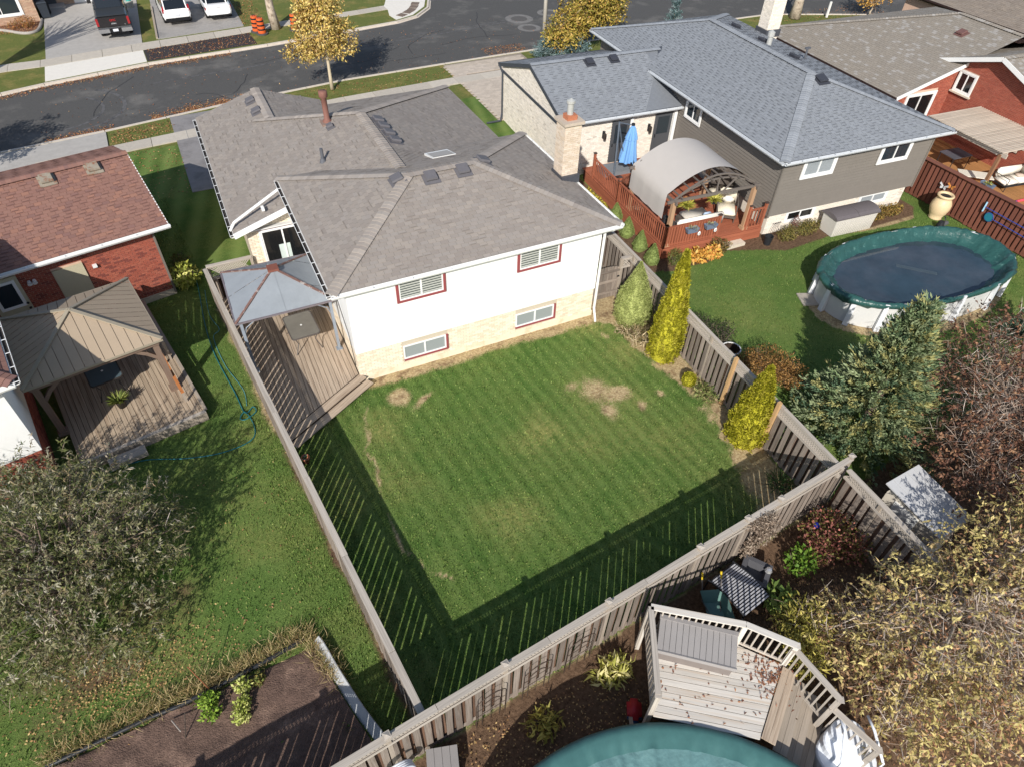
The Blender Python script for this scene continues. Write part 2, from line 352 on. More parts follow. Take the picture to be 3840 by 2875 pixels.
def lawn_attr(x, y):
    n1 = fbm(x*1.3, y*1.3, 5); n2 = fbm(x*4+9, y*4+3, 4); n3 = fbm(x*0.45+40, y*0.45+7, 3)
    wx, wy = x, y; main = (x > LF(y)) & (x < RFx(y)) & (y > BF(x)) & (y < 1.0)
    b = np.zeros_like(x); x = x+(fbm(wx*1.7+3,wy*1.7,4)-0.5)*0.42; y = y+(fbm(wx*1.7+50,wy*1.7+9,4)-0.5)*0.42
    for c in ((0.95,-1.2,0.45,0.5,0.4),(1.65,-1.62,0.62,0.2,0.45)): b = np.maximum(b, blob(x,y,*c))
    for c in ((7.0,-3.5,0.55,0.75,0.3),(6.95,-4.5,0.35,0.5,0),(7.95,-4.85,0.28,0.32,0),(8.9,-4.5,0.2,0.18,0),(8.8,-1.3,0.25,0.3,0),(6.4,-3.0,0.5,0.25,0.6),(7.5,-4.0,0.5,0.4,0)): b = np.maximum(b, blob(x,y,*c)*0.6)
    pts = [(-0.13,-0.8),(-0.39,-1.94),(-0.64,-2.9),(-0.72,-4.01),(-0.78,-5.4),(-0.72,-6.68),(-0.51,-7.24),(-0.07,-7.83),(0.14,-8.07)]
    for p, q in zip(pts[:-1], pts[1:]): b = np.maximum(b, np.clip(1.0 - segd(x,y,p,q)/0.09, 0, 1)*0.5)
    x, y = wx, wy
    hs = np.clip(1.15 - np.abs(y+0.05)/0.5, 0, 1) * ((x > 0) & (x < 9)); b = np.maximum(b, hs)
    ys = np.array([p[0] for p in BED])[::-1]; xs = np.array([p[1] for p in BED])[::-1]
    be = np.interp(y, ys, xs); b = np.maximum(b, np.clip((x+(fbm(x*2.3+7,y*2.3,4)-0.5)*0.9-be)/0.5+0.5, 0, 1)*(y < 1.2))
    bare = np.where(main, b, 0)
    # planting beds next door, soil behind the rear fence, vegetable garden
    nb = np.zeros_like(x)
    nb = np.maximum(nb, ((x > RFx(y)) & (x < 13.7) & (y > 1.3) & (y < 10)) * 1.0)
    fx = np.array([13.0,13.66,14.0,15.04,16.3,17.9,18.8,21.1,23.5,26.0,27.0,27.2]); fy = np.array([1.2,1.0,1.2,1.0,1.45,0.8,0.4,0.55,0.15,0.1,1.0,1.2])
    nb = np.maximum(nb, np.clip((y - np.interp(x, fx, fy))/0.15+0.5, 0, 1) * ((x > 13) & (x < 26.9) & (y < 3)))
    rear = np.clip((BF(x) - y)/0.2+0.3, 0, 1); nb = np.maximum(nb, rear * np.where(x > LF(-11.5) - 0.5, 0.85, 0.3))
    po = np.hypot((x-21.3)/4.55, (y+3.65)/2.55); nb = np.maximum(nb, (po < 1.02)*1.0)
    left = (x < LF(y)) & (y < -1); lt = np.clip(1 - np.hypot((x+8.0)/3.4, (y+6.2)/2.0), 0, 1); nb = np.maximum(nb, np.where(left, lt*0.55, 0))
    edge = np.clip(1 - np.abs(x - LF(y))/0.22, 0, 1) * (y > -12) * (y < 5.9); nb = np.maximum(nb, edge*0.6)
    bare = np.maximum(bare, nb)
    bare = np.clip(bare*1.35 + (n1-0.5)*np.where(y < BF(x)-0.05, 0.35, 1.3)*(bare > 0.02) , 0, 1)
    dry = np.clip((n3-0.47)*2.2 + (n1-0.5)*0.9, 0, 1) * np.where(main, 0.7, 0.4)
    dry = np.maximum(dry, np.where(main, np.clip(1-np.hypot((x-4.2)/1.6,(y+5.2)/1.1),0,1)*0.25, 0)); dry = np.maximum(dry, np.where(main, np.clip(1-np.hypot((x-7)/1.9,(y+3.8)/1.6),0,1)*0.5, 0))
    s = np.sin((x*0.99 + y*0.1) * 2*math.pi/0.44 + 2.0*n1)*(0.35+0.9*n3) ; s2 = np.sin((x*0.98 - y*0.2)*2*math.pi/0.9)
    stripe = 0.5 + 0.5*np.where(main, s, np.where((y > 7), s2, 0))
    dark = ((y < BF(x)-0.05) & (x > -9.4)) | ((x > RFx(y)) & (y > 0.3)) | ((x < LF(y)) & (y < -1)) | ((x > RFx(y)) & (y < -8))
    return bare, dry, stripe, np.where(dark, 0.0, 1.0)
def make_lawn():
    st = 0.11; xs = np.arange(-15, 30.01, st); ys = np.arange(-19, 20.4, st); X, Y = np.meshgrid(xs, ys); bare, dry, stripe, n2 = lawn_attr(X, Y)
    Z = (fbm(X*2, Y*2, 3)-0.5)*0.025 - bare*0.015
    V = np.stack([X, Y, Z], -1).reshape(-1, 3); nx = len(xs); ny = len(ys)
    i = (np.arange(ny-1)[:, None]*nx + np.arange(nx-1)[None]).ravel(); F = np.stack([i, i+1, i+nx+1, i+nx], 1)
    me = np_mesh('lawn', V, F); at = me.attributes.new('wear', 'FLOAT_COLOR', 'POINT')
    c = np.stack([bare.ravel(), dry.ravel(), stripe.ravel(), n2.ravel()], 1).astype(np.float32); at.data.foreach_set('color', c.ravel())
    m = bpy.data.materials.new('lawn'); m.use_nodes = True; N = m.node_tree.nodes; L = m.node_tree.links; bs = N['Principled BSDF']
    bs.inputs['Roughness'].default_value = 0.95; bs.inputs['Specular IOR Level'].default_value = 0.1
    at = N.new('ShaderNodeAttribute'); at.attribute_name = 'wear'; se = N.new('ShaderNodeSeparateColor'); L.new(at.outputs['Color'], se.inputs[0])
    ge = N.new('ShaderNodeNewGeometry')
    def noise(s, d=6):
        n = N.new('ShaderNodeTexNoise'); n.inputs['Scale'].default_value = s; n.inputs['Detail'].default_value = d; n.inputs['Roughness'].default_value = 0.7; L.new(ge.outputs['Position'], n.inputs['Vector']); return n.outputs[0]
    def ramp(v, lo, hi, a=0., b=1.):
        r = N.new('ShaderNodeMapRange'); r.inputs[1].default_value = lo; r.inputs[2].default_value = hi; r.inputs[3].default_value = a; r.inputs[4].default_value = b; L.new(v, r.inputs[0]); return r.outputs[0]
    def mix(f, a, b):
        x = N.new('ShaderNodeMix'); x.data_type = 'RGBA'
        for k, q in ((0, f), (6, a), (7, b)):
            if hasattr(q, 'links'): L.new(q, x.inputs[k])
            else: x.inputs[k].default_value = q
        return x.outputs[2]
    def math_(op, a, b):
        x = N.new('ShaderNodeMath'); x.operation = op
        for k, q in ((0, a), (1, b)):
            if hasattr(q, 'links'): L.new(q, x.inputs[k])
            else: x.inputs[k].default_value = q
        return x.outputs[0]
    fine = noise(30, 5); mid = noise(6, 6)
    g = mix(ramp(mid, 0.35, 0.65), C(82,110,50), C(122,142,78)); g = mix(ramp(noise(1.3, 5), 0.38, 0.66), g, C(112,124,62)); g = mix(ramp(noise(0.5, 3), 0.4, 0.65), g, C(74,108,46)); g = mix(ramp(fine, 0.36, 0.6), C(58,84,38), g)
    g = mix(math_('MULTIPLY', se.outputs[2], 0.45), g, C(130,150,84))
    g = mix(math_('MULTIPLY', math_('MULTIPLY', se.outputs[1], ramp(noise(7, 6), 0.36, 0.6)), 0.95), g, C(166,156,98))
    d = mix(ramp(noise(14, 6), 0.35, 0.65), C(150,124,90), C(204,186,146)); d = mix(ramp(noise(2.2, 3), 0.5, 0.7), d, C(128,106,82)); d = mix(at.outputs['Alpha'], mix(ramp(noise(11, 6), 0.35, 0.65), C(82,64,50), C(124,100,80)), d)
    f2 = ramp(math_('ADD', se.outputs[0], math_('MULTIPLY', math_('SUBTRACT', noise(26, 6), 0.5), 1.7)), 0.25, 0.75)
    L.new(mix(f2, g, d), bs.inputs['Base Color'])
    bp = N.new('ShaderNodeBump'); bp.inputs['Strength'].default_value = 0.7; bp.inputs['Distance'].default_value = 0.04; L.new(fine, bp.inputs['Height']); L.new(bp.outputs[0], bs.inputs['Normal'])
    return struct(link('lawn', me, m))
LAWN = make_lawn()
def make_grass():
    rs = np.random.RandomState(3); n = 210000
    P = np.concatenate([np.stack([rs.uniform(-3.6,10.9,90000), rs.uniform(-12,0.2,90000)],1), np.stack([rs.uniform(-11.5,-1.8,75000), rs.uniform(-11.5,15,75000)],1), np.stack([rs.uniform(10.9,28,45000), rs.uniform(-11,2.2,45000)],1)])
    x, y = P[:,0], P[:,1]; bare, dry, stripe, n2 = lawn_attr(x, y)
    keep = (rs.rand(n) > bare*1.25) & ~((x>-0.05)&(x<8.9)&(y>0)) & ~((x<-3.6)&(y<-8.3)) & ~((x < LF(y)) & (x > -9.4) & (y > 0.3) & (y < 7.4) & (x < -4.85 - (y-0.4)*0.2)) & ~((x > LF(y)) & (x < 0.2) & (y > -1.1 + (x+1.7)*0.6))
    x, y, dry, stripe = x[keep], y[keep], dry[keep], stripe[keep]; n = len(x)
    h = rs.uniform(0.02, 0.075, n); a = rs.uniform(0, 6.283, n); w = rs.uniform(0.007, 0.02, n); ln = np.stack([np.cos(a), np.sin(a)], 1)
    b = rs.uniform(0, 6.283, n); le = rs.uniform(0.2, 0.9, n)[:, None] * h[:, None] * np.stack([np.cos(b), np.sin(b)], 1)
    V = np.empty((n, 3, 3)); V[:,0,:2] = np.stack([x,y],1) - ln*w[:,None]; V[:,1,:2] = np.stack([x,y],1) + ln*w[:,None]; V[:,2,:2] = np.stack([x,y],1) + le
    V[:,0,2] = V[:,1,2] = -0.008; V[:,2,2] = h
    c = pal([C(90,118,54), C(114,140,70), C(142,154,90), C(74,100,46)], [3,4,2,2], n, rs, 0.3); dr = np.array(C(176,164,106)[:3])
    f = np.clip(dry*1.1*rs.rand(n), 0, 1)[:, None]; c = c*(1-f) + dr*f; c = c * (0.88 + 0.24*stripe[:, None])
    o = link('grass', np_mesh('grass', V.reshape(-1,3), np.arange(n*3).reshape(n,3), c), GRS)
    stuff(o); return tag(o, 'short mown green grass over the back lawns', 'grass')
make_grass()
# ================================================================ BUILDING KIT
def clip_poly(poly, clip):
    out = poly
    n = len(clip)
    for i in range(n):
        a = clip[i]; b = clip[(i+1) % n]; inp = out; out = []
        if not inp: return []
        side = lambda p: (b[0]-a[0])*(p[1]-a[1]) - (b[1]-a[1])*(p[0]-a[0])
        for j in range(len(inp)):
            p = inp[j]; q = inp[(j+1) % len(inp)]; sp = side(p); sq = side(q)
            if sp >= 0: out.append(p)
            if (sp >= 0) != (sq >= 0):
                t = sp / (sp - sq); out.append((p[0]+(q[0]-p[0])*t, p[1]+(q[1]-p[1])*t))
    return out
class Roof:
    """Collects roof planes of one building; lays every shingle tab as its own piece of geometry."""
    def __init__(s, parent, mat, pal_, tabw=0.3, expo=0.143, dark=0.0, darkcol=(0.5,0.5,0.5), maxparts=300, deckmat=None):
        s.p = parent; s.mat = mat; s.pal = pal_; s.w = tabw; s.e = expo; s.dark = dark; s.dc = darkcol; s.mx = maxparts; s.tabs = []; s.edge = MB(); s.deck = MB(); s.dm = deckmat
        s.inv = wm(parent)
    def plane(s, pts):
        P = [Vector(p) for p in pts]; u = (P[1]-P[0]).normalized(); n = u.cross(P[-1]-P[0]).normalized()
        if n.z < 0: n = -n
        v = n.cross(u)
        if v.z < 0: v = -v; 
        flip = u.cross(v).dot(n) < 0
        o = P[0]; uv = [((p-o).dot(u), (p-o).dot(v)) for p in P]
        area = sum(uv[i][0]*uv[(i+1)%len(uv)][1]-uv[(i+1)%len(uv)][0]*uv[i][1] for i in range(len(uv)))
        if area < 0: uv = uv[::-1]
        s.deck.add([p - n*0.004 for p in P], [tuple(range(len(P))) if n.dot(u.cross(P[-1]-P[0])) > 0 else tuple(reversed(range(len(P))))])
        u0 = min(a for a, b in uv); u1 = max(a for a, b in uv); v1 = max(b for a, b in uv)
        r = 0; vv = -0.02
        while vv < v1:
            off = (0.0, 0.5, 0.22, 0.74)[r % 4] * s.w + random.uniform(-0.02, 0.02)
            x = u0 - off; ci = 0
            while x < u1:
                g = 0.004; q = [(x+g, vv), (x+s.w-g, vv), (x+s.w-g, vv+s.e*1.05), (x+g, vv+s.e*1.05)]
                c = clip_poly(q, uv)
                if len(c) >= 3:
                    full = len(c) == 4 and max(abs(c[i][0]-q[k][0])+abs(c[i][1]-q[k][1]) for i, k in ((0, 0),)) < 1e-6 and abs(sum(c[i][0]*c[(i+1)%4][1]-c[(i+1)%4][0]*c[i][1] for i in range(4))/2 - (s.w-2*g)*s.e*1.05) < 1e-5
                    t = random.choice(s.pal); k = random.uniform(0.96, 1.04); t = tuple(a*k for a in t)
                    ci += 1; dk = (random.random() < s.dark) if s.dark <= 1 else ((ci+r) % 2 == 0 and random.random() < s.dark-1)
                    s.tabs.append((o, u, v, n, x+g, vv, c, full, t, dk))
                x += s.w
            vv += s.e; r += 1
    def tabgeo(s, mb, c, o, u, v, n, vv, t, dk):
        L = s.e*1.05; th = 0.011
        h = lambda q: th*(1-(q-vv)/L) + 0.003
        top = [o + u*a + v*b + n*h(b) for a, b in c]
        k = len(top); base = [o + u*a + v*b for a, b in c]
        mb.add(top, [tuple(range(k)) if True else None], t)
        mb.add([base[0], base[1], top[1], top[0]], [(0,1,2,3)], t)
        if dk and c[1][0]-c[0][0] > 0.05 and abs(c[0][1]-c[1][1]) < 1e-6:
            a0, a1, b0 = c[0][0], c[1][0], c[0][1]; d = n*(h(b0+0.004)+0.003)
            mb.add([o+u*(a0+0.02)+v*(b0+0.004)+d, o+u*(a1-0.02)+v*(b0+0.004)+d, o+u*(a1-0.02)+v*(b0+0.046)+d, o+u*(a0+0.02)+v*(b0+0.046)+d], [(0,1,2,3)], s.dc)
    def done(s):
        full = [t for t in s.tabs if t[7]]
        cam = s.inv.inverted() @ CAMP
        full.sort(key=lambda t: (t[0]+t[1]*t[4]+t[2]*t[5]-cam).length)
        parts = full[:s.mx]; ids = set(id(t) for t in parts); rest = MB()
        for t in s.tabs:
            if id(t) in ids: continue
            s.tabgeo(rest, t[6], t[0], t[1], t[2], t[3], t[5], t[8], t[9])
        d = s.deck.build('roof_deck', s.dm, s.p)
        if rest.v: stuff(rest.build('shingle_courses', s.mat, s.p))
        cache = {}
        for t in parts:
            o, u, v, n, x, vv = t[:6]; key = (s.pal.index(min(s.pal, key=lambda q: sum((a-b)**2 for a, b in zip(q, t[8])))), t[9])
            if key not in cache:
                m = MB(); w = s.w-0.008; X, Y, Z = Vector((1,0,0)), Vector((0,1,0)), Vector((0,0,1))
                s.tabgeo(m, [(0,0),(w,0),(w,s.e*1.05),(0,s.e*1.05)], Vector((0,0,0)), X, Y, Z, 0, s.pal[key[0]], t[9]); me = m.mesh('shingle'); me.materials.append(s.mat); cache[key] = me
            ob = bpy.data.objects.new('shingle', cache[key]); COL.objects.link(ob); ob.parent = s.p
            mm = Matrix((u, v, n)).transposed().to_4x4(); mm.translation = o + u*x + v*vv; ob.matrix_basis = mm
    def caps(s, a, b, mat=None, w=0.2, dirs=None):
        """ridge / hip cap pieces from low a to high b; dirs: the two downhill directions"""
        a = Vector(a); b = Vector(b); d = (b-a).normalized(); L = (b-a).length; side = d.cross(Vector((0,0,1))).normalized(); m = MB(); n = int(L/0.15)
        dz = 0.2 * w
        for i in range(n):
            p = a + d*(i*L/n); q = a + d*min(L, (i+1.25)*L/n); t = random.choice(s.pal); k = random.uniform(0.92, 1.08); t = tuple(c*k for c in t)
            up = Vector((0,0,1)); h0, h1 = 0.034, 0.016
            t = tuple(c*1.13 for c in t); L0, M0, R0 = p+side*w-up*(dz-h0)+up*0.03, p+up*(h0+0.03), p-side*w-up*(dz-h0)+up*0.03
            L1, M1, R1 = q+side*w-up*(dz-h1)+up*0.03, q+up*(h1+0.03), q-side*w-up*(dz-h1)+up*0.03
            m.add([L0,M0,R0,L1,M1,R1], [(1,0,3,4),(2,1,4,5)], t); m.add([L0,M0,R0,L0-up*0.02,M0-up*0.02,R0-up*0.02], [(0,1,4,3),(1,2,5,4)], t)
        return stuff(m.build('ridge_caps', mat or s.mat, s.p))
def bricks(parent, o, u, n, w, h, mat, mmat, pal_, holes=(), bw=0.2, bh=0.058, gap=0.011, maxparts=300, tri=None, near=0):
    """running-bond brick face standing on o, along u, facing n; holes = (u0,u1,z0,z1)"""
    o = Vector(o); u = Vector(u).normalized(); n = Vector(n).normalized(); up = Vector((0,0,1)); allb = []; z = 0; row = 0
    while z + bh <= h + 1e-6:
        x = -(bw+gap)/2 * (row % 2)
        while x < w:
            a, b = max(x, 0), min(x+bw, w)
            if b - a > 0.04:
                segs = [(a, b)]
                for (h0, h1, z0, z1) in holes:
                    if z + bh > z0 and z < z1:
                        ns = []
                        for (p, q) in segs:
                            if q <= h0 or p >= h1: ns.append((p, q))
                            else:
                                if p < h0: ns.append((p, h0))
                                if q > h1: ns.append((h1, q))
                        segs = ns
                for (p, q) in segs:
                    if q - p > 0.03 and (tri is None or tri((p+q)/2, z+bh)): allb.append((p, q, z))
            x += bw + gap
        z += bh + gap; row += 1
    inv = wm(parent).inverted() @ CAMP
    def key(b): return (o + u*b[0] + up*b[2] - inv).length
    fullb = sorted([b for b in allb if b[1]-b[0] > bw-1e-4], key=key)[:maxparts]; ids = set(fullb); rest = MB(); cache = {}
    for b in allb:
        if b in ids: continue
        k = random.uniform(0.9, 1.1); t = tuple(c*k for c in random.choice(pal_)); d = random.uniform(0.009, 0.014)
        A = o + u*b[0] + up*b[2]; B = o + u*b[1] + up*b[2]; hv = up*bh; nn = n*d
        rest.add([A, B, A+hv, B+hv, A+nn, B+nn, A+hv+nn, B+hv+nn], [(4,5,7,6),(6,7,3,2),(0,1,5,4),(0,4,6,2),(1,3,7,5)], t)
    if rest.v: stuff(rest.build('brickwork', mat, parent))
    for b in fullb:
        k = random.randrange(len(pal_))
        if k not in cache:
            m = MB(); m.box(0,-0.013,0,bw,0,bh, pal_[k]); me = m.mesh('brick'); me.materials.append(mat); cache[k] = me
        ob = bpy.data.objects.new('brick', cache[k]); COL.objects.link(ob); ob.parent = parent
        mm = Matrix((u, -n, up)).transposed().to_4x4(); mm.translation = o + u*b[0] + up*b[2] + n*random.uniform(-0.003, 0.002); ob.matrix_basis = mm
mat_white = M('white_trim', C(236,236,234), rough=0.45, var=0.03, scale=3)
mat_gdirt = M('gutter_silt', C(56,52,50), rough=0.95, var=0.3, scale=12)
mat_glass = M('window_glass', C(46,54,60), rough=0.06, var=0.0, spec=0.8)
mat_glassd = M('dark_glass', C(26,28,30), rough=0.08, var=0.0, spec=0.7)
mat_blind = M('blind', C(196,198,192), rough=0.6, var=0.04, scale=4)
mat_dark = M('dark_metal', C(40,42,46), rough=0.5, var=0.1)
def gutter(parent, a, b, out, mat=None, silt=True, w=0.13, h=0.11, step=0.6):
    """eaves gutter from a to b (top inner edge), trough opens upwards, out = outward dir"""
    mat = mat or mat_white; a = Vector(a); b = Vector(b); out = Vector(out).normalized(); d = (b-a).normalized(); L = (b-a).length; up = Vector((0,0,1)); m = MB()
    prof = [(0,0),(0,-h),(w*0.7,-h),(w,-h*0.4),(w,0),(w-0.012,0),(w-0.012,-h*0.35),(w*0.66,-h+0.012),(0.012,-h+0.012),(0.012,0)]
    vs = [a + out*x + up*z for x, z in prof] + [b + out*x + up*z for x, z in prof]; n = len(prof)
    m.add(vs, [(i, (i+1) % n, n+(i+1) % n, n+i) for i in range(n)] + [(0,1,2,3,4,5,6,7,8,9)[::-1], tuple(range(n, 2*n))])
    k = max(1, int(L/step))
    for i in range(k+1):
        p = a + d*(L*i/k); m.bar(p + up*-0.005, p + out*w + up*-0.005, 0.03, 0.006)
    m.box(-0.002,0,0,0.002,0,0) if False else None
    g = m.build('gutter', mat, parent)
    if silt:
        s_ = MB(); s_.add([a+out*0.014-up*h*0.55, b+out*0.014-up*h*0.55, b+out*(w-0.014)-up*h*0.42, a+out*(w-0.014)-up*h*0.42], [(0,1,2,3)]); s_.build('silt', mat_gdirt, g)
    return g
def window(parent, o, u, n, w, h, trim=0.07, tmat=None, depth=0.06, panes=2, sill=False, blind=0, glass=None, sides='lrbt', fmat=None, name='window'):
    """window lying on a wall face: o = lower-left corner of the trim, u along, n outward"""
    o = Vector(o); u = Vector(u).normalized(); n = Vector(n).normalized(); up = Vector((0,0,1)); tmat = tmat or mat_white; fmat = fmat or mat_white
    fm = Matrix((u, -n, up)).transposed().to_4x4(); fm.translation = o
    m = MB()
    if 'l' in sides: m.box(0,-depth,0,trim,0,h)
    if 'r' in sides: m.box(w-trim,-depth,0,w,0,h)
    if 'b' in sides: m.box(trim if 'l' in sides else 0,-depth,0,w-(trim if 'r' in sides else 0),0,trim)
    if 't' in sides: m.box(trim if 'l' in sides else 0,-depth,h-trim,w-(trim if 'r' in sides else 0),0,h)
    W = m.build(name, tmat, parent); W.matrix_basis = fm
    x0 = trim if 'l' in sides else 0; x1 = w-(trim if 'r' in sides else 0); z0 = trim if 'b' in sides else 0; z1 = h-(trim if 't' in sides else 0); f = 0.045
    s = MB(); s.box(x0,-depth*0.75,z0,x1,0.0,z0+f); s.box(x0,-depth*0.75,z1-f,x1,0,z1); s.box(x0,-depth*0.75,z0+f,x0+f,0,z1-f); s.box(x1-f,-depth*0.75,z0+f,x1,0,z1-f)
    for i in range(1, panes): xm = x0+(x1-x0)*i/panes; s.box(xm-f*0.6,-depth*0.8,z0+f,xm+f*0.6,0,z1-f)
    s.build('sash', fmat, W)
    for i in range(panes):
        p = MB(); a = x0+f*0.5+(x1-x0)*i/panes; b = x0-f*0.5+(x1-x0)*(i+1)/panes; p.box(a,-0.012,z0+f*0.6,b,-0.004,z1-f*0.6); p.build('pane', glass or mat_glass, W)
    for k in range(blind):
        z = z0+f+(z1-z0-2*f)*(k+0.5)/blind; q = MB(); q.bar((x0+f*1.1,-0.018,z), (x1-f*1.1,-0.018,z), 0.012, (z1-z0-2*f)/blind*0.72, up=(0,-0.35,1)); q.build('blind_slat', mat_blind, W)
    if sill:
        q = MB(); q.box(-0.08,-depth-0.06,-0.07,w+0.08,0.0,0.0); q.build('sill', M('sill_stone', C(205,196,180), var=0.1), W)
    return W
mat_vent = M('roof_vent', C(104,102,106), rough=0.65, var=0.12, scale=9)
def vent(parent, p, n, mat=None, s=0.19, rz=0.0):
    """low square roof ventilator sitting on a slope with normal n"""
    n = Vector(n).normalized(); x = Vector((math.cos(rz), math.sin(rz), 0)); x = (x - n*x.dot(n)).normalized(); y = n.cross(x)
    m = MB(); m.box(-s*1.35,-s*1.5,0,s*1.35,s*1.3,0.025); 
    t = s*0.86
    vs = [(-t,-t,0.02),(t,-t,0.02),(t,t,0.02),(-t,t,0.02),(-s,-s,0.09),(s,-s,0.09),(s,s,0.09),(-s,s,0.09),(-s*.92,-s*.92,0.15),(s*.92,-s*.92,0.15),(s*.92,s*.92,0.15),(-s*.92,s*.92,0.15)]
    m.add(vs, [(0,1,5,4),(1,2,6,5),(2,3,7,6),(3,0,4,7),(4,5,9,8),(5,6,10,9),(6,7,11,10),(7,4,8,11),(8,9,10,11)])
    o = m.build('roof_vent', mat or mat_vent, parent); mm = Matrix((x, y, n)).transposed().to_4x4(); mm.translation = Vector(p) + n*0.012; o.matrix_basis = mm
    return o
def pipe(parent, name, pts, r, mat, n=10): m = MB(); m.tube(pts, r, n); return m.build(name, mat, parent, smooth=False)
def walls(parent, name, x0, y0, x1, y1, z0, z1, mat): m = MB(); m.box(x0,y0,z0,x1,y1,z1); return m.build(name, mat, parent)
def fascia(parent, pts, h, mat, t=0.03):
    for a, b in zip(pts[:-1], pts[1:]):
        m = MB(); a = Vector(a); b = Vector(b); m.bar(a, b, h, t, up=(b-a).cross(Vector((0,0,1))) if abs((b-a).normalized().z) < 0.99 else (1,0,0)); m.build('fascia', mat, parent)
# ================================================================ WHITE HOUSE (centre)
H1 = thing('white_house', 'white stucco house with taupe shingle roof and red-trimmed windows behind the lawn', 'house')
mat_stucco = M('stucco', C(240,240,238), rough=0.9, var=0.03, scale=5, bump=0.3, bscale=120)
mat_cream = M('cream_brick', C(236,224,204), rough=0.9, var=0.08, scale=8, tint=True)
mat_creamm = M('cream_mortar', C(196,184,164), rough=0.95, var=0.08, scale=20)
mat_found = M('foundation', C(230,218,194), rough=0.95, var=0.1, scale=6, col2=C(212,196,166), c2scale=3)
mat_soffit = M('soffit', C(214,214,212), rough=0.7, var=0.05)
RED = M('red_trim', C(148,76,78), rough=0.6, var=0.08, scale=10)
SH1 = M('taupe_shingle', C(149,142,136), rough=0.95, var=0.1, scale=40, tint=True, spec=0.15)
walls(H1, 'wall', 0, 0, 8.85, 6.6, 1.2, 3.86, mat_stucco)
walls(H1, 'lower_wall', 0.03, 0.03, 8.82, 6.57, 0.0, 1.2, mat_creamm)
walls(H1, 'foundation', 0.0, -0.012, 8.85, 6.5, -0.1, 0.2, mat_found)
cp = [(1,1,1),(0.95,0.92,0.88),(1.04,1.04,1.03),(0.9,0.86,0.8),(1.0,0.97,0.93)]
bricks(H1, (0.02,0.028,0.21), (1,0,0), (0,-1,0), 8.8, 0.98, mat_cream, None, cp, holes=[(1.5,3.12,0.12,0.9),(5.66,7.3,0.12,0.9)])
bricks(H1, (0.028,6.5,0.21), (0,-1,0), (-1,0,0), 6.45, 0.98, mat_cream, None, cp, maxparts=0)
for x in (1.53, 5.66):
    window(H1, (x,-0.003,2.80), (1,0,0), (0,-1,0), 1.62, 0.98, trim=0.085, tmat=RED, blind=9, depth=0.05, sides='lrb')
    window(H1, (x+0.02,0.012,0.37), (1,0,0), (0,-1,0), 1.58, 0.64, trim=0.075, tmat=RED, blind=0, depth=0.05, glass=M('pale_blind_glass', C(150,156,156), rough=0.2, var=0.06, scale=30), sides='rb')
# front block, its rear wall carries the patio door
walls(H1, 'wall', -2.0, 6.2, 8.8, 15.0, 0.0, 2.82, mat_creamm)
bricks(H1, (-2.0,6.195,0.0), (1,0,0), (0,-1,0), 2.0, 3.3, mat_cream, None, cp, holes=[(0.42,2.1,0.0,2.7)], maxparts=0, tri=lambda x, z: z < 2.78 + 0.321*(x-2.0+2.42))
m = MB(); m.add([(-2.0,6.2,2.8),(0.0,6.2,2.8),(0.0,6.2,3.6),(-2.0,6.2,2.95),(-2.0,6.6,2.8),(0.0,6.6,2.8),(0.0,6.6,3.6),(-2.0,6.6,2.95)], [(0,1,2,3),(3,2,6,7)]); m.build('gable_wall', mat_creamm, H1)
pd = window(H1, (-1.6,6.185,0.55), (1,0,0), (0,-1,0), 1.6, 2.08, trim=0.06, depth=0.07, panes=2, glass=mat_glassd, name='patio_door')
m = MB(); m.box(-1.66,6.1,2.64,0.0,6.19,2.74); m.build('door_head_trim', RED, H1)
m = MB(); m.box(-1.02,6.17,0.66,-0.62,6.18,1.9); m.build('curtain', M('door_curtain', C(196,208,204), var=0.08, scale=5), H1)
# --- roofs
p1 = [(1,1,1),(0.96,0.95,0.94),(1.04,1.03,1.02),(0.92,0.9,0.89),(1.08,1.06,1.03),(0.98,0.96,0.94)]
dk1 = M('taupe_roof_deck', C(112,105,100), rough=0.95, var=0.1, tint=False)
rf = Roof(H1, SH1, p1, tabw=0.25, expo=0.145, dark=0.12, darkcol=(0.74,0.72,0.7), deckmat=dk1)
sl_ = 0.32; zr = 4.0+sl_*3.715; yr = 3.285
A, B_, C_, D_ = (-0.46,-0.43,4.0), (9.25,-0.43,4.0), (9.25,7.0,4.0), (-0.46,7.0,4.0); E1, E2 = (3.255,yr,zr), (5.535,yr,zr)
rf.plane([A,B_,E2,E1]); rf.plane([B_,C_,E2]); rf.plane([C_,D_,E1,E2]); rf.plane([D_,A,E1])
s2 = 0.321; zf = 2.9+s2*5.81; F1 = (3.39,9.54,zf)
zz = lambda x: 2.9+s2*(x+2.42)
rf.plane([(-2.42,15.35,2.9),(-2.42,5.75,2.9),(3.39,5.75,zf),F1]); rf.plane([(9.2,6.3,2.9),(9.2,15.35,2.9),F1,(3.39,6.3,zf)]); rf.plane([(9.2,15.35,2.9),(-2.42,15.35,2.9),F1])
rf.plane([(2.24,5.75,4.395),(3.39,4.6,zf),(3.39,5.75,zf)][::1]); rf.plane([(3.39,4.6,zf),(5.1,6.3,4.22),(3.39,6.3,zf)])
zg_ = zz(0.34)
rf.plane([(-2.42,16.05,2.9),(-2.42,15.35,2.9),(0.34,12.59,zg_),(0.34,16.05,zg_)]); rf.plane([(3.1,15.35,2.9),(3.1,16.05,2.9),(0.34,16.05,zg_),(0.34,12.59,zg_)])
rf.done()
for a, b in ((A,E1),(B_,E2),(C_,E2),(D_,E1),(E1,E2),((3.39,4.6,zf),F1),((9.2,15.35,2.9),F1),((-0.2,13.13,zz(-0.2)),F1),((0.34,16.05,zg_),(0.34,12.7,zg_))): rf.caps(a, b)
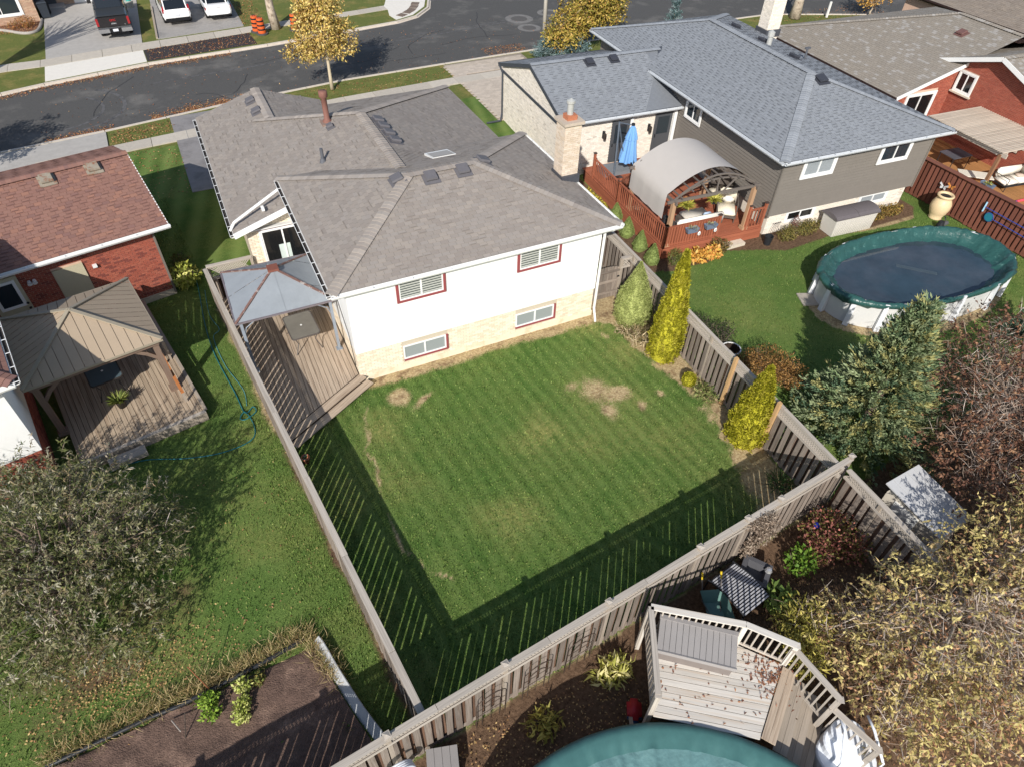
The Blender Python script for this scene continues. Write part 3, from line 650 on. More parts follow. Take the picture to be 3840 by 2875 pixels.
# eaves: soffit, fascia, gutters
m = MB(); m.box(-0.44,-0.41,3.80,9.23,6.98,3.85); m.build('soffit', mat_soffit, H1)
m = MB(); m.box(-2.4,6.0,2.72,9.18,15.33,2.77); m.build('soffit', mat_soffit, H1)
fascia(H1, [(-0.45,-0.42,3.9),(9.24,-0.42,3.9),(9.24,6.99,3.9)], 0.17, mat_white); fascia(H1, [(9.24,6.99,3.9),(-0.45,6.99,3.9),(-0.45,-0.42,3.9)], 0.17, mat_white)
fascia(H1, [(-2.41,5.76,2.8),(-2.41,16.0,2.8)], 0.17, mat_white); fascia(H1, [(9.19,7.0,2.8),(9.19,15.34,2.8),(-2.41,15.34,2.8)], 0.17, mat_white)
fascia(H1, [(-2.42,5.74,2.83),(0.1,5.74,zz(0.1)-0.07)], 0.2, mat_white, 0.035)
gutter(H1, (-0.47,-0.44,3.99), (9.26,-0.44,3.99), (0,-1,0), step=1.2, silt=False); gutter(H1, (-0.47,6.9,3.99), (-0.47,-0.44,3.99), (-1,0,0)); gutter(H1, (-2.43,15.9,2.89), (-2.43,5.75,2.89), (-1,0,0)); gutter(H1, (9.26,-0.44,3.97), (9.26,6.9,3.97), (1,0,0), silt=False)
m = MB(); m.bar((-0.58,6.35,3.93), (-2.3,6.1,3.16), 0.075, 0.06); m.bar((-2.3,6.1,3.16), (-2.5,6.06,2.9), 0.075, 0.06); m.box(-1.3,6.0,3.42,-1.2,6.25,3.5); m.build('roof_downpipe', mat_white, H1)
m = MB(); m.bar((8.95,-0.5,3.88),(8.93,-0.12,3.62),0.07,0.06); m.bar((8.93,-0.05,3.62),(8.9,-0.05,0.3),0.07,0.06,up=(0,1,0)); m.bar((8.9,-0.06,0.3),(8.72,-0.5,0.06),0.07,0.06); m.build('downpipe', mat_white, H1)
pipe(H1, 'cable', [(-0.15,1.4,3.5),(-0.05,0.4,1.8),(-0.02,0.3,0.5)], 0.012, mat_dark, 6)
# ventilators, flue, vent pipe, chimney
nb = (0,-sl_,1); nr = (s2,0,1); nl = (-s2,0,1); nbl = (-sl_,0,1); nfr = (0, sl_, 1)
for p, n_ in (((2.86,3.28,5.06),nbl),((3.89,2.98,5.09),nb),((5.03,3.0,5.1),nb),((5.92,3.4,5.06),(sl_,0,1))): vent(H1, p, n_, s=0.2)
for p in ((3.9,8.89,4.6),(3.93,8.3,4.59),(3.94,7.65,4.59),(3.96,7.0,4.58)): vent(H1, p, nr, s=0.19)
for p in ((-0.03,14.97,3.67),(0.01,13.76,3.68)): vent(H1, p, nl, s=0.19)
vent(H1, (2.18,9.5,4.38), nl, s=0.12)
mb = MB(); mb.lathe([(0.0,1.22),(0.15,1.22),(0.17,1.18),(0.17,1.0),(0.11,0.95),(0.11,0.16),(0.15,0.12),(0.2,0.0)], (2.2,10.06,4.36), 14); fl = mb.build('flue', M('rust_flue', C(128,90,80), rough=0.75, var=0.15, scale=12), H1, smooth=True)
mb = MB(); mb.box(1.95,9.8,4.30,2.45,10.3,4.40); mb.build('flashing', M('rust_flashing', C(140,118,108), var=0.15), fl)
mb = MB(); mb.tube([(1.32,7.43,4.05),(1.32,7.43,4.6)], 0.06, 10); mb.lathe([(0.14,0.0),(0.07,0.16)], (1.32,7.43,4.08), 10); mb.build('vent_pipe', M('lead_grey', C(92,94,100), rough=0.6, var=0.1), H1)
mb = MB(); mb.add([(4.75,5.15,4.62),(5.65,5.15,4.62),(5.65,6.05,4.40),(4.75,6.05,4.40),(4.75,5.15,4.5),(5.65,5.15,4.5),(5.65,6.05,4.3),(4.75,6.05,4.3)], [(0,1,2,3),(4,5,1,0),(5,6,2,1),(7,4,0,3)]); mb.build('skylight_kerb', mat_white, H1)
mb = MB(); mb.add([(4.8,5.2,4.63),(5.6,5.2,4.63),(5.6,6.0,4.41),(4.8,6.0,4.41)], [(0,1,2,3)]); mb.build('skylight_lid', M('skylight_lid', C(176,170,165), rough=0.5, var=0.05), H1)
ch = walls(H1, 'chimney', 8.7, 2.72, 9.32, 3.34, 3.6, 6.1, mat_creamm)
for (o_, u_, n_, w_) in (((8.7,2.72,3.95),(1,0,0),(0,-1,0),0.62),((8.7,3.34,3.95),(0,-1,0),(-1,0,0),0.62),((9.32,2.72,3.95),(0,1,0),(1,0,0),0.62)): bricks(ch, o_, u_, n_, w_, 2.1, M('chimney_brick', C(214,200,184), var=0.08, tint=True), None, cp, maxparts=30)
mb = MB(); mb.box(8.62,2.64,6.1,9.4,3.42,6.2); mb.build('chimney_cap', M('cap_stone', C(190,176,160), var=0.12, scale=9), ch)
mb = MB(); mb.box(8.64,2.6,4.02,9.36,3.4,4.3); mb.build('chimney_flashing', M('flashing_grey', C(74,76,82), rough=0.5, var=0.15), ch)
mb = MB(); mb.box(8.83,2.85,6.2,9.2,3.2,6.36); mb.build('clay_tile', M('clay', C(176,112,84), var=0.12), ch)
mb = MB(); mb.lathe([(0.11,6.34),(0.11,6.72),(0.15,6.74),(0.15,6.82),(0.0,6.9)], (9.0,3.02,0), 14); mb.build('flue_cowl', M('galvanised', C(196,196,192), rough=0.4, var=0.06, metal=0.3), ch)
# ================================================================ GREY HOUSE (right)
H2 = thing('grey_house', 'grey-sided house with blue-grey shingle roof and white brick garage wing', 'house', (18.4,1.65,0), R(-3.3))
mat_wbrick = M('white_brick', C(232,224,212), rough=0.9, var=0.07, scale=8, tint=True)
mat_wmort = M('white_mortar', C(222,212,198), rough=0.95, var=0.08, scale=20)
mat_sid = M('taupe_siding', C(122,116,109), rough=0.6, var=0.05, scale=3, rnd=0.02)
mat_ddark = M('slate_trim', C(70,74,82), rough=0.5, var=0.06)
wp = [(1,1,1),(0.96,0.95,0.93),(1.03,1.02,1.02),(0.98,0.97,0.96),(1.02,1.01,0.99)]*5+[(0.8,0.78,0.76)]
walls(H2, 'wall', 0.03, 0.03, 8.07, 15.9, 0.98, 3.6, M('siding_lap_shade', C(62,58,55), var=0.05))  # dark backing colour paints the lap shadow lines between the boards
walls(H2, 'lower_wall', 0.16, 0.16, 7.94, 15.8, -0.05, 1.0, mat_wmort)
bricks(H2, (0.16,0.157,0.0), (1,0,0), (0,-1,0), 7.78, 0.97, mat_wbrick, None, wp, holes=[(0.95,2.6,0.36,0.97),(5.0,6.75,0.36,0.97)])
z = 0.98
while z < 3.56:   # siding boards on back and left wall; dark gaps stand for lap shadows
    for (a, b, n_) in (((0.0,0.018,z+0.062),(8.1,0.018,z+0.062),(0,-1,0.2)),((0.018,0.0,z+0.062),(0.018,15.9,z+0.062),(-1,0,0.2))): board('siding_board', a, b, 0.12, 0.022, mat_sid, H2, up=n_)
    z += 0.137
for (x, y) in ((0.0,0.0),(8.1,0.0)):
    m = MB(); m.box(x-0.035,y-0.035,0.95,x+0.035,y+0.035,3.6); m.build('corner_trim', mat_sid, H2)
gl2 = M('net_curtain_glass', C(150,156,160), rough=0.15, var=0.12, scale=8)
window(H2, (0.98,-0.03,2.55), (1,0,0), (0,-1,0), 1.72, 0.98, trim=0.12, depth=0.05, glass=gl2)
window(H2, (5.1,-0.03,2.52), (1,0,0), (0,-1,0), 1.74, 0.98, trim=0.12, depth=0.05, glass=mat_glass)
window(H2, (1.12,0.15,0.38), (1,0,0), (0,-1,0), 1.6, 0.6, trim=0.1, depth=0.05, glass=mat_glassd)
window(H2, (5.2,0.15,0.38), (1,0,0), (0,-1,0), 1.7, 0.6, trim=0.1, depth=0.05, glass=gl2)
window(H2, (-0.03,7.05,2.5), (0,-1,0), (-1,0,0), 1.3, 0.9, trim=0.1, depth=0.05)
SH2 = M('bluegrey_shingle', C(138,142,147), rough=0.95, var=0.09, scale=40, tint=True, spec=0.15)
p2_ = [(1,1,1),(0.97,0.97,0.98),(1.03,1.03,1.04),(0.95,0.95,0.96),(1.05,1.05,1.06)]
rf = Roof(H2, SH2, p2_, tabw=0.23, expo=0.15, dark=1.8, darkcol=(0.56,0.56,0.58), deckmat=M('bluegrey_deck', C(120,124,130), var=0.1))
a_, b_, c_, d_ = (-0.45,-0.4,3.7), (8.55,-0.4,3.7), (8.55,16.35,3.7), (-0.45,16.35,3.7); zr2 = 3.7+0.3*4.5; e1, e2 = (4.05,4.1,zr2), (4.05,11.85,zr2)
rf.plane([a_,b_,e1]); rf.plane([b_,c_,e2,e1]); rf.plane([c_,d_,e2]); rf.plane([d_,a_,e1,e2])
sw = 0.3125; zw = 2.85+sw*4.0
rf.plane([(-6.3,7.4,2.85),(0.0,7.4,2.85),(0.0,10.12,3.7),(0.95,11.4,zw),(-6.3,11.4,zw)]); rf.plane([(0.0,15.4,2.85),(-6.3,15.4,2.85),(-6.3,11.4,zw),(0.95,11.4,zw),(0.0,12.7,3.7)])
rf.done()
for a, b in ((a_,e1),(b_,e1),(c_,e2),(d_,e2),(e1,e2),((-6.3,11.4,zw),(0.9,11.4,zw))): rf.caps(a, b)
m = MB(); m.box(-0.43,-0.38,3.5,8.53,16.33,3.55); m.build('soffit', mat_ddark, H2)
fascia(H2, [(-0.44,-0.39,3.6),(8.54,-0.39,3.6),(8.54,16.34,3.6),(-0.44,16.34,3.6),(-0.44,-0.39,3.6)], 0.18, mat_ddark)
for a, b, o_ in (((-0.45,-0.41,3.69),(8.56,-0.41,3.69),(0,-1,0)),((-0.46,9.9,3.69),(-0.46,-0.4,3.69),(-1,0,0)),((-0.46,16.3,3.69),(-0.46,12.8,3.69),(-1,0,0))): gutter(H2, a, b, o_, M('pale_gutter', C(206,210,214), rough=0.4, var=0.04), silt=False, step=0.8)
m = MB(); m.add([(-0.02,10.0,3.72),(0.3,10.3,3.85),(1.05,11.45,4.19),(0.8,11.45,4.15)], [(0,1,2,3)]); m.add([(-0.02,10.0,3.72),(0.8,11.45,4.15),(0.8,11.45,4.02),(-0.02,10.0,3.55)], [(0,1,2,3)]); m.build('valley_flashing', mat_ddark, H2)
# garage wing
walls(H2, 'wing_wall', -6.2, 7.75, 0.1, 15.1, 0.0, 2.75, mat_wmort)
m = MB(); m.add([(-6.2,7.75,2.75),(-6.2,15.1,2.75),(-6.2,11.4,3.95)], [(2,1,0)]); m.add([(-6.1,7.75,2.75),(-6.1,15.1,2.75),(-6.1,11.4,3.95)], [(0,1,2)]); m.build('gable_wall', mat_wmort, H2)
bricks(H2, (-6.2,7.745,0.0), (1,0,0), (0,-1,0), 6.1, 2.5, mat_wbrick, None, wp, holes=[(2.65,3.62,0.4,2.5),(5.0,5.98,0.5,2.55)], maxparts=150)
bricks(H2, (-6.205,15.1,0.0), (0,-1,0), (-1,0,0), 7.35, 3.9, mat_wbrick, None, wp, maxparts=150, tri=lambda x, z: z < 2.7 + 0.31*min(x, 7.35-x))
m = MB(); m.box(-6.27,7.75,2.52,-6.2,15.1,2.64); m.build('gable_band', mat_ddark, H2)
m = MB(); m.box(-6.28,7.42,2.68,0.1,7.74,2.72); m.build('soffit', mat_ddark, H2)
fascia(H2, [(-6.29,7.41,2.77),(-0.02,7.41,2.77)], 0.17, mat_ddark); fascia(H2, [(-6.31,7.4,2.78),(-6.31,11.4,zw-0.07),(-6.31,15.45,2.76)], 0.17, mat_ddark); fascia(H2, [(-6.3,15.41,2.77),(0.0,15.41,2.77)], 0.17, mat_ddark)
gutter(H2, (-6.3,7.39,2.84), (0.0,7.39,2.84), (0,-1,0), MATS['pale_gutter'], silt=False, step=0.8); gutter(H2, (-6.3,15.42,2.84), (0.0,15.42,2.84), (0,1,0), mat_ddark, silt=False)
m = MB(); m.bar((-6.32,15.3,2.8),(-6.3,14.9,2.55),0.08,0.06); m.bar((-6.3,14.9,2.55),(-6.3,14.9,0.3),0.08,0.06,up=(1,0,0)); m.tube([(-6.3,14.9,0.35),(-6.5,14.6,0.1),(-7.3,14.6,0.08)],0.05,8); m.build('downpipe', mat_ddark, H2)
mat_gdoor = M('graphite_door', C(78,80,84), rough=0.5, var=0.05)
for (x, wd, z0, z1) in ((-3.55,0.95,0.42,2.45),(-1.2,0.95,0.55,2.52)):
    m = MB(); m.box(x,7.68,z0,x+wd,7.75,z1); dd = m.build('door', mat_gdoor, H2)
    m = MB(); m.box(x+0.16,7.665,z0+0.95,x+wd-0.16,7.68,z1-0.18); m.build('pane', mat_glass, dd)
    m = MB(); m.box(x+0.08,7.64,z0+0.8,x+0.12,7.68,z0+0.95); m.build('handle', mat_dark, dd)
m = MB(); m.box(-2.58,7.66,0.4,-2.44,7.745,2.5); m.build('door_jamb', mat_white, H2); m = MB(); m.box(-0.2,7.6,0.5,-0.04,7.745,2.6); m.build('door_jamb', mat_white, H2)
for x in (-3.98,-1.5):
    m = MB(); m.box(x-0.05,7.66,1.72,x+0.05,7.745,2.06); m.bar((x,7.66,2.04),(x,7.55,2.1),0.03,0.03); lo = m.build('wall_lantern', mat_dark, H2)
    m = MB(); m.lathe([(0.0,2.04),(0.09,1.96),(0.08,1.72),(0.05,1.68),(0.0,1.68)], (x,7.54,0), 6); m.build('lantern_glass', M('lantern_cage', C(60,54,50), rough=0.3, var=0.1), lo)
for p in ((-3.3,11.0,3.99),(-1.97,11.02,4.0)): vent(H2, p, (0,-sw,1), M('black_vent', C(62,64,72), rough=0.6, var=0.1), 0.19)
for p in ((5.5,11.6,4.62),(5.5,9.34,4.62),(5.55,6.96,4.6)): vent(H2, p, (0.3,0,1), MATS['black_vent'], 0.2)
vent(H2, (4.19,3.6,4.9), (0,-0.3,1), MATS['black_vent'], 0.22)
mb = MB(); mb.lathe([(0.13,4.5),(0.13,5.0),(0.17,5.02),(0.17,5.22),(0.0,5.32)], (5.48,8.8,0), 12); mb.build('flue_cowl', MATS['galvanised'], H2)
mb = MB(); mb.tube([(6.9,7.6,4.1),(6.9,7.6,4.7)], 0.05, 8); mb.box(6.75,7.55,4.66,7.05,7.65,4.74); mb.build('vent_pipe', MATS['lead_grey'], H2)
ch = walls(H2, 'chimney', 8.2, 12.2, 9.0, 13.0, 0.0, 6.4, mat_wmort)
for (o_, u_, n_) in (((8.2,12.2,3.6),(1,0,0),(0,-1,0)),((8.2,13.0,3.6),(0,-1,0),(-1,0,0))): bricks(ch, o_, u_, n_, 0.8, 2.75, mat_wbrick, None, wp[:5], maxparts=0)
m = MB(); m.box(8.12,12.12,3.7,9.08,13.08,4.05); m.build('chimney_flashing', MATS['flashing_grey'], ch)

# ================================================================ RED BRICK HOUSE (left)
H3 = thing('brick_house', 'red brick house with brown shingle roof at the left edge', 'house', (-5.0,7.46,0), R(11.5))
mat_rb = M('red_brick', C(160,90,74), rough=0.9, var=0.14, scale=14, tint=True); mat_rm = M('brick_mortar', C(204,172,152), rough=0.95, var=0.1)
rp = [(1,1,1),(0.92,0.86,0.84),(1.08,1.1,1.08),(0.97,0.92,0.9),(1.05,1.0,0.95),(1.0,0.95,0.92),(1.1,1.15,1.1),(0.62,0.6,0.68)]
walls(H3, 'wall', -13, 0.015, -0.015, 6.7, 0.0, 2.8, mat_rm)
bricks(H3, (-5.5,0.012,0.26), (1,0,0), (0,-1,0), 5.5, 2.5, mat_rb, None, rp, holes=[(0.25,1.2,0.0,2.4),(2.15,3.1,0.0,2.1)], bw=0.205, bh=0.06, gap=0.012)
bricks(H3, (-0.012,0.0,0.26), (0,1,0), (1,0,0), 6.7, 2.5, mat_rb, None, rp, maxparts=0)
walls(H3, 'foundation', -13, -0.03, 0.03, 6.75, -0.1, 0.24, M('grey_foundation', C(196,182,160), var=0.15, scale=5))
mat_beige = M('beige_door', C(190,182,156), rough=0.6, var=0.04)
m = MB(); m.box(-3.33,-0.05,0.2,-2.4,0.01,2.34); d1 = m.build('side_door', mat_beige, H3); m = MB(); m.lathe([(0.0,-0.0),(0.035,0.0),(0.035,0.03),(0,0.03)],(0,0,0),8); k_ = m.build('handle', mat_dark, d1); k_.location = (-2.5,-0.08,1.2)
m = MB(); m.box(-5.25,-0.09,0.2,-4.3,0.01,2.62); d2 = m.build('back_door', mat_beige, H3); window(d2, (-5.15,-0.09,1.5), (1,0,0), (0,-1,0), 0.75, 1.0, trim=0.05, depth=0.03, panes=1, glass=mat_glass, name='door_window')
m = MB(); m.lathe([(0,0),(0.04,0),(0.04,0.05),(0,0.05)],(-4.38,-0.12,1.35),8); m.lathe([(0,0),(0.04,0),(0.04,0.05),(0,0.05)],(-4.38,-0.12,1.55),8); m.build('handle', mat_dark, d2)
for x in (-4.05,-3.9): m = MB(); m.tube([(x,-0.02,2.25),(x,-0.16,2.2)],[0.05,0.075],10); m.build('floodlight', mat_white, H3)
m = MB(); m.box(-2.16,-0.1,2.05,-2.02,0.0,2.15); m.build('camera_box', mat_white, H3)
SH3 = M('brown_shingle', C(142,108,97), rough=0.95, var=0.1, scale=40, tint=True, spec=0.15)
p3_ = [(1,1,1),(0.97,0.96,0.97),(1.03,1.02,1.0),(0.95,0.93,0.94),(1.0,0.98,0.98),(1.02,1.0,1.0),(1,1,1),(0.98,0.97,0.97),(1.16,1.1,1.02),(0.86,0.87,0.93)]
rf = Roof(H3, SH3, p3_, tabw=0.23, expo=0.15, dark=1.75, darkcol=(0.6,0.58,0.62), deckmat=M('brown_deck', C(104,76,68), var=0.1))
s3 = 0.32; z3 = 2.95+s3*3.65
rf.plane([(-13,-0.3,2.95),(0.58,-0.3,2.95),(0.58,3.35,z3),(-13,3.35,z3)]); rf.plane([(0.58,7.0,2.95),(-13,7.0,2.95),(-13,3.35,z3),(0.58,3.35,z3)])
q0, q1, q2, q3 = (-15,-7.35,4.0), (-4.94,-7.35,4.0), (-4.94,0.3,4.0), (-15,0.3,4.0); zq = 4.0+0.32*3.825
rf.plane([q0,q1,(-8.77,-3.525,zq),(-15,-3.525,zq)]); rf.plane([q1,q2,(-8.77,-3.525,zq)]); rf.plane([q2,q3,(-15,-3.525,zq),(-8.77,-3.525,zq)])
rf.done(); rf.caps((-13,3.35,z3),(0.58,3.35,z3)); rf.caps(q1,(-8.77,-3.525,zq)); rf.caps(q2,(-8.77,-3.525,zq))
for x in (-2.2,-0.69): vent(H3, (x,2.95,4.0), (0,-s3,1), M('rusty_vent', C(150,142,128), rough=0.7, var=0.2, scale=10, col2=C(128,86,64), c2scale=5), 0.2)
m = MB(); m.add([(-0.015,0.015,2.8),(-0.015,6.7,2.8),(-0.015,3.35,3.95)], [(0,1,2)]); m.build('gable_wall', mat_rm, H3)
m = MB(); m.box(-13,-0.28,2.78,0.56,0.01,2.82); m.build('soffit', mat_soffit, H3)
fascia(H3, [(-13,-0.29,2.86),(0.57,-0.29,2.86)], 0.17, mat_white); fascia(H3, [(0.57,-0.3,2.87),(0.57,3.35,z3-0.08),(0.57,7.0,2.87)], 0.17, mat_white)
gutter(H3, (-5.0,-0.31,2.94), (0.6,-0.31,2.94), (0,-1,0), silt=False, step=1.0)
m = MB(); m.bar((0.02,-0.32,2.85),(0.0,-0.05,2.6),0.07,0.06); m.bar((0.0,-0.05,2.6),(0.0,-0.05,0.1),0.07,0.06,up=(0,1,0)); m.build('downpipe', M('dull_pipe', C(120,112,104), var=0.1), H3)
walls(H3, 'rear_wall', -15, -6.95, -5.34, 0.0, 1.35, 3.9, mat_stucco); walls(H3, 'rear_lower_wall', -15, -6.9, -5.39, 0.0, 0.0, 1.36, mat_rm)
bricks(H3, (-5.387,-6.9,0.0), (0,1,0), (1,0,0), 6.8, 1.33, mat_rb, None, rp, maxparts=0); bricks(H3, (-9.5,-6.903,0.0), (1,0,0), (0,-1,0), 4.1, 1.33, mat_rb, None, rp, maxparts=0)
m = MB(); m.box(-15,-7.33,3.8,-4.96,0.28,3.85); m.build('soffit', mat_soffit, H3)
fascia(H3, [(-15,-7.34,3.9),(-4.95,-7.34,3.9),(-4.95,0.29,3.9)], 0.17, mat_white); gutter(H3, (-15,-7.36,3.99), (-4.93,-7.36,3.99), (0,-1,0), silt=False); gutter(H3, (-4.93,-7.36,3.99), (-4.93,0.2,3.99), (1,0,0))

# ================================================================ HOUSE WITH BROWN-GREY ROOF (far right), HOUSE BEHIND IT
H4 = thing('brick_house', 'red brick house with mottled brown-grey roof behind the slatted pergola', 'house', (29.6,5.9,0), R(-3.4))
SH4 = M('mottled_shingle', C(146,139,130), rough=0.95, var=0.1, scale=40, tint=True, spec=0.15)
p4_ = [(1,1,1),(0.97,0.96,0.94),(1.03,1.02,1.0),(0.95,0.94,0.93),(1.0,0.98,0.96),(1.24,1.29,1.37),(0.98,0.97,0.95)]
rf = Roof(H4, SH4, p4_, tabw=0.26, expo=0.15, dark=0.0, maxparts=300, deckmat=M('mottled_deck', C(104,98,92), var=0.1))
z4 = 2.95+0.3*7.2
rf.plane([(-0.35,10.8,2.95),(-0.35,-0.35,2.95),(6.85,-0.35,z4),(6.85,3.6,z4)]); rf.plane([(14,10.8,2.95),(-0.35,10.8,2.95),(6.85,3.6,z4)]); rf.plane([(14,-0.35,2.95),(14,10.8,2.95),(6.85,3.6,z4),(6.85,-0.35,z4)])
zw4 = 5.06; s4 = 0.33
rf.plane([(3.25,-7.0,zw4-s4*4.8),(14,-7.0,zw4-s4*4.8),(14,-2.2,zw4),(3.25,-2.2,zw4)]); rf.plane([(14,2.2,zw4-s4*4.4),(3.25,2.2,zw4-s4*4.4),(3.25,-2.2,zw4),(14,-2.2,zw4)])
rf.done(); rf.caps((-0.35,10.8,2.95),(6.85,3.6,z4)); rf.caps((3.25,-2.2,zw4),(14,-2.2,zw4)); rf.caps((6.85,-0.3,z4),(6.85,3.6,z4))
walls(H4, 'wall', 0.02, 0.02, 13.5, 10.4, 0.0, 2.8, mat_rm)
m = MB(); m.add([(0.0,0.02,2.8),(3.75,0.02,2.8),(3.75,0.02,3.95),(0.0,0.02,2.95)], [(0,1,2,3)]); m.build('gable_wall', mat_rm, H4)
bricks(H4, (0.0,0.012,0.0), (1,0,0), (0,-1,0), 3.7, 3.9, mat_rb, None, rp[:7], holes=[(0.75,2.8,0.0,2.9)], maxparts=60, tri=lambda x, z: z < 2.9+0.27*x)
walls(H4, 'wing_wall', 3.73, -6.6, 13.5, 0.3, 0.0, 3.6, mat_rm)
m = MB(); m.add([(3.73,-6.6,3.6),(3.73,1.5,3.6),(3.73,-2.2,4.95)], [(2,1,0)]); m.build('gable_wall', mat_rm, H4)
bricks(H4, (3.722,0.3,0.0), (0,-1,0), (-1,0,0), 6.9, 4.9, mat_rb, None, rp[:7], holes=[(0.42,1.5,2.8,3.82)], maxparts=240, tri=lambda x, z: z < 4.9 - 0.33*abs(x-2.5))
window(H4, (3.7,-0.12,2.8), (0,-1,0), (-1,0,0), 1.05, 1.02, trim=0.09, depth=0.06, sill=True, glass=mat_glassd)
window(H4, (0.75,-0.003,0.5), (1,0,0), (0,-1,0), 2.0, 2.36, trim=0.12, depth=0.06, glass=mat_glassd, name='patio_door')
m = MB(); m.tube([(0.35,-0.02,2.5),(0.35,-0.2,2.45)],[0.06,0.1],10); m.build('wall_lamp', M('lamp_glass', C(200,196,190)), H4)
mat_brg = M('brown_gutter', C(58,44,42), rough=0.4, var=0.08)
gutter(H4, (-0.36,10.7,2.94), (-0.36,-0.35,2.94), (-1,0,0), mat_brg, w=0.15, silt=True)
fascia(H4, [(-0.35,-0.36,2.9),(3.7,-0.36,2.9+0.3*4.05)], 0.18, mat_white); fascia(H4, [(3.24,2.2,zw4-s4*4.4-0.06),(3.24,-2.2,zw4-0.06),(3.24,-7.0,zw4-s4*4.8-0.06)], 0.2, mat_white); fascia(H4, [(-0.35,10.79,2.86),(-0.35,-0.35,2.86)], 0.16, mat_brg)
m = MB(); m.add([(3.25,2.2,3.42),(3.7,2.2,3.42),(3.7,-2.2,4.87),(3.25,-2.2,4.87)], [(0,1,2,3)]); m.add([(3.25,-2.2,4.87),(3.7,-2.2,4.87),(3.7,-7,3.28),(3.25,-7,3.28)], [(0,1,2,3)]); m.build('soffit', mat_soffit, H4)
vent(H4, (5.4,2.0,2.95+0.3*5.75), (-0.3,0,1), M('brown_vent', C(112,82,78), var=0.1), 0.2)
for x in (6.5,8.6): m = MB(); m.tube([(x,-2.2,5.0),(x,-2.2,5.5)],0.05,8); m.lathe([(0.16,0),(0.06,0.18)],(x,-2.2,5.0),8); m.build('vent_pipe', MATS['lead_grey'], H4)
H5 = thing('brown_roof_house', 'house with plain brown shingle roof in the top right corner', 'house', (44.9,10.5,0), R(-2))
SH5 = M('umber_shingle', C(140,130,120), rough=0.95, var=0.1, scale=40, tint=True)
rf = Roof(H5, SH5, p1, tabw=0.34, expo=0.17, dark=0.1, darkcol=(0.7,0.68,0.66), maxparts=120, deckmat=MATS['mottled_deck'])
z5 = 3.0+0.3*5.5
rf.plane([(-0.2,9,3.0),(-0.2,-6,3.0),(5.3,-0.5,z5),(5.3,3.5,z5)]); rf.plane([(-0.2,-6,3.0),(10.8,-6,3.0),(5.3,-0.5,z5)]); rf.plane([(10.8,-6,3.0),(10.8,9,3.0),(5.3,3.5,z5),(5.3,-0.5,z5)]); rf.plane([(10.8,9,3.0),(-0.2,9,3.0),(5.3,3.5,z5)]); rf.done()
for a, b in (((-0.2,-6,3.0),(5.3,-0.5,z5)),((-0.2,9,3.0),(5.3,3.5,z5)),((5.3,-0.5,z5),(5.3,3.5,z5))): rf.caps(a, b)
walls(H5, 'wall', 0.2, -5.6, 10.4, 8.6, 0, 2.95, mat_rm); gutter(H5, (-0.22,9,2.99), (-0.22,-6,2.99), (-1,0,0), mat_brg, w=0.15); fascia(H5, [(-0.2,9,2.9),(-0.2,-6,2.9),(10.8,-6,2.9)], 0.18, mat_brg)
# ================================================================ HOUSE ACROSS THE STREET
H6 = thing('buff_brick_house', 'buff brick bungalow with wide window across the street', 'house', (-10.1,43.9,0), R(7))
mat_bb = M('buff_brick', C(190,160,138), rough=0.9, var=0.12, scale=10, tint=True)
walls(H6, 'wall', -9, 0, 0, 9, 0, 2.9, M('buff_mortar', C(170,148,132))); bricks(H6, (-6,-0.005,0.0), (1,0,0), (0,-1,0), 6, 2.85, mat_bb, None, rp[:7], holes=[(2.75,5.2,0.55,1.75)], maxparts=150)
walls(H6, 'garage_wall', 0.0, 3.2, 7.4, 9, 0, 2.9, MATS['buff_mortar']); bricks(H6, (0.0,3.195,0.0), (1,0,0), (0,-1,0), 7.4, 2.85, mat_bb, None, rp[:7], holes=[(2.6,5.4,0,2.3),(0.5,1.5,0,2.3)], maxparts=0)
window(H6, (-3.3,-0.005,0.5), (1,0,0), (0,-1,0), 2.5, 1.3, trim=0.14, depth=0.06, panes=2, glass=mat_glass)
gd = walls(H6, 'garage_door', 2.6, 3.12, 5.4, 3.19, 0.02, 2.3, mat_white)
for i in range(4): m = MB(); m.box(2.64,3.09,0.06+i*0.56,5.36,3.12,0.56+i*0.56); m.build('door_panel', mat_white, gd)
walls(H6, 'front_door', 0.55, 3.13, 1.45, 3.19, 0.1, 2.25, mat_gdoor); walls(H6, 'porch_step', 0.2, 2.2, 1.9, 3.19, 0, 0.18, mat_drive)
rf = Roof(H6, SH4, p4_[:5], tabw=0.34, expo=0.17, maxparts=0, deckmat=MATS['mottled_deck'])
rf.plane([(-9.4,-0.4,3.0),(0.4,-0.4,3.0),(0.4,4.6,4.5),(-9.4,4.6,4.5)]); rf.plane([(0.0,2.7,3.0),(7.8,2.7,3.0),(7.8,6.0,4.0),(0.0,6.0,4.0)]); rf.plane([(7.8,9.3,3.0),(0.0,9.3,3.0),(0.0,6.0,4.0),(7.8,6.0,4.0)]); rf.plane([(0.4,9.4,3.1),(-9.4,9.4,3.1),(-9.4,4.6,4.5),(0.4,4.6,4.5)]); rf.done()
fascia(H6, [(-9.4,-0.4,2.95),(0.4,-0.4,2.95)], 0.16, mat_white); fascia(H6, [(0.4,2.7,2.95),(7.8,2.7,2.95)], 0.16, mat_white)
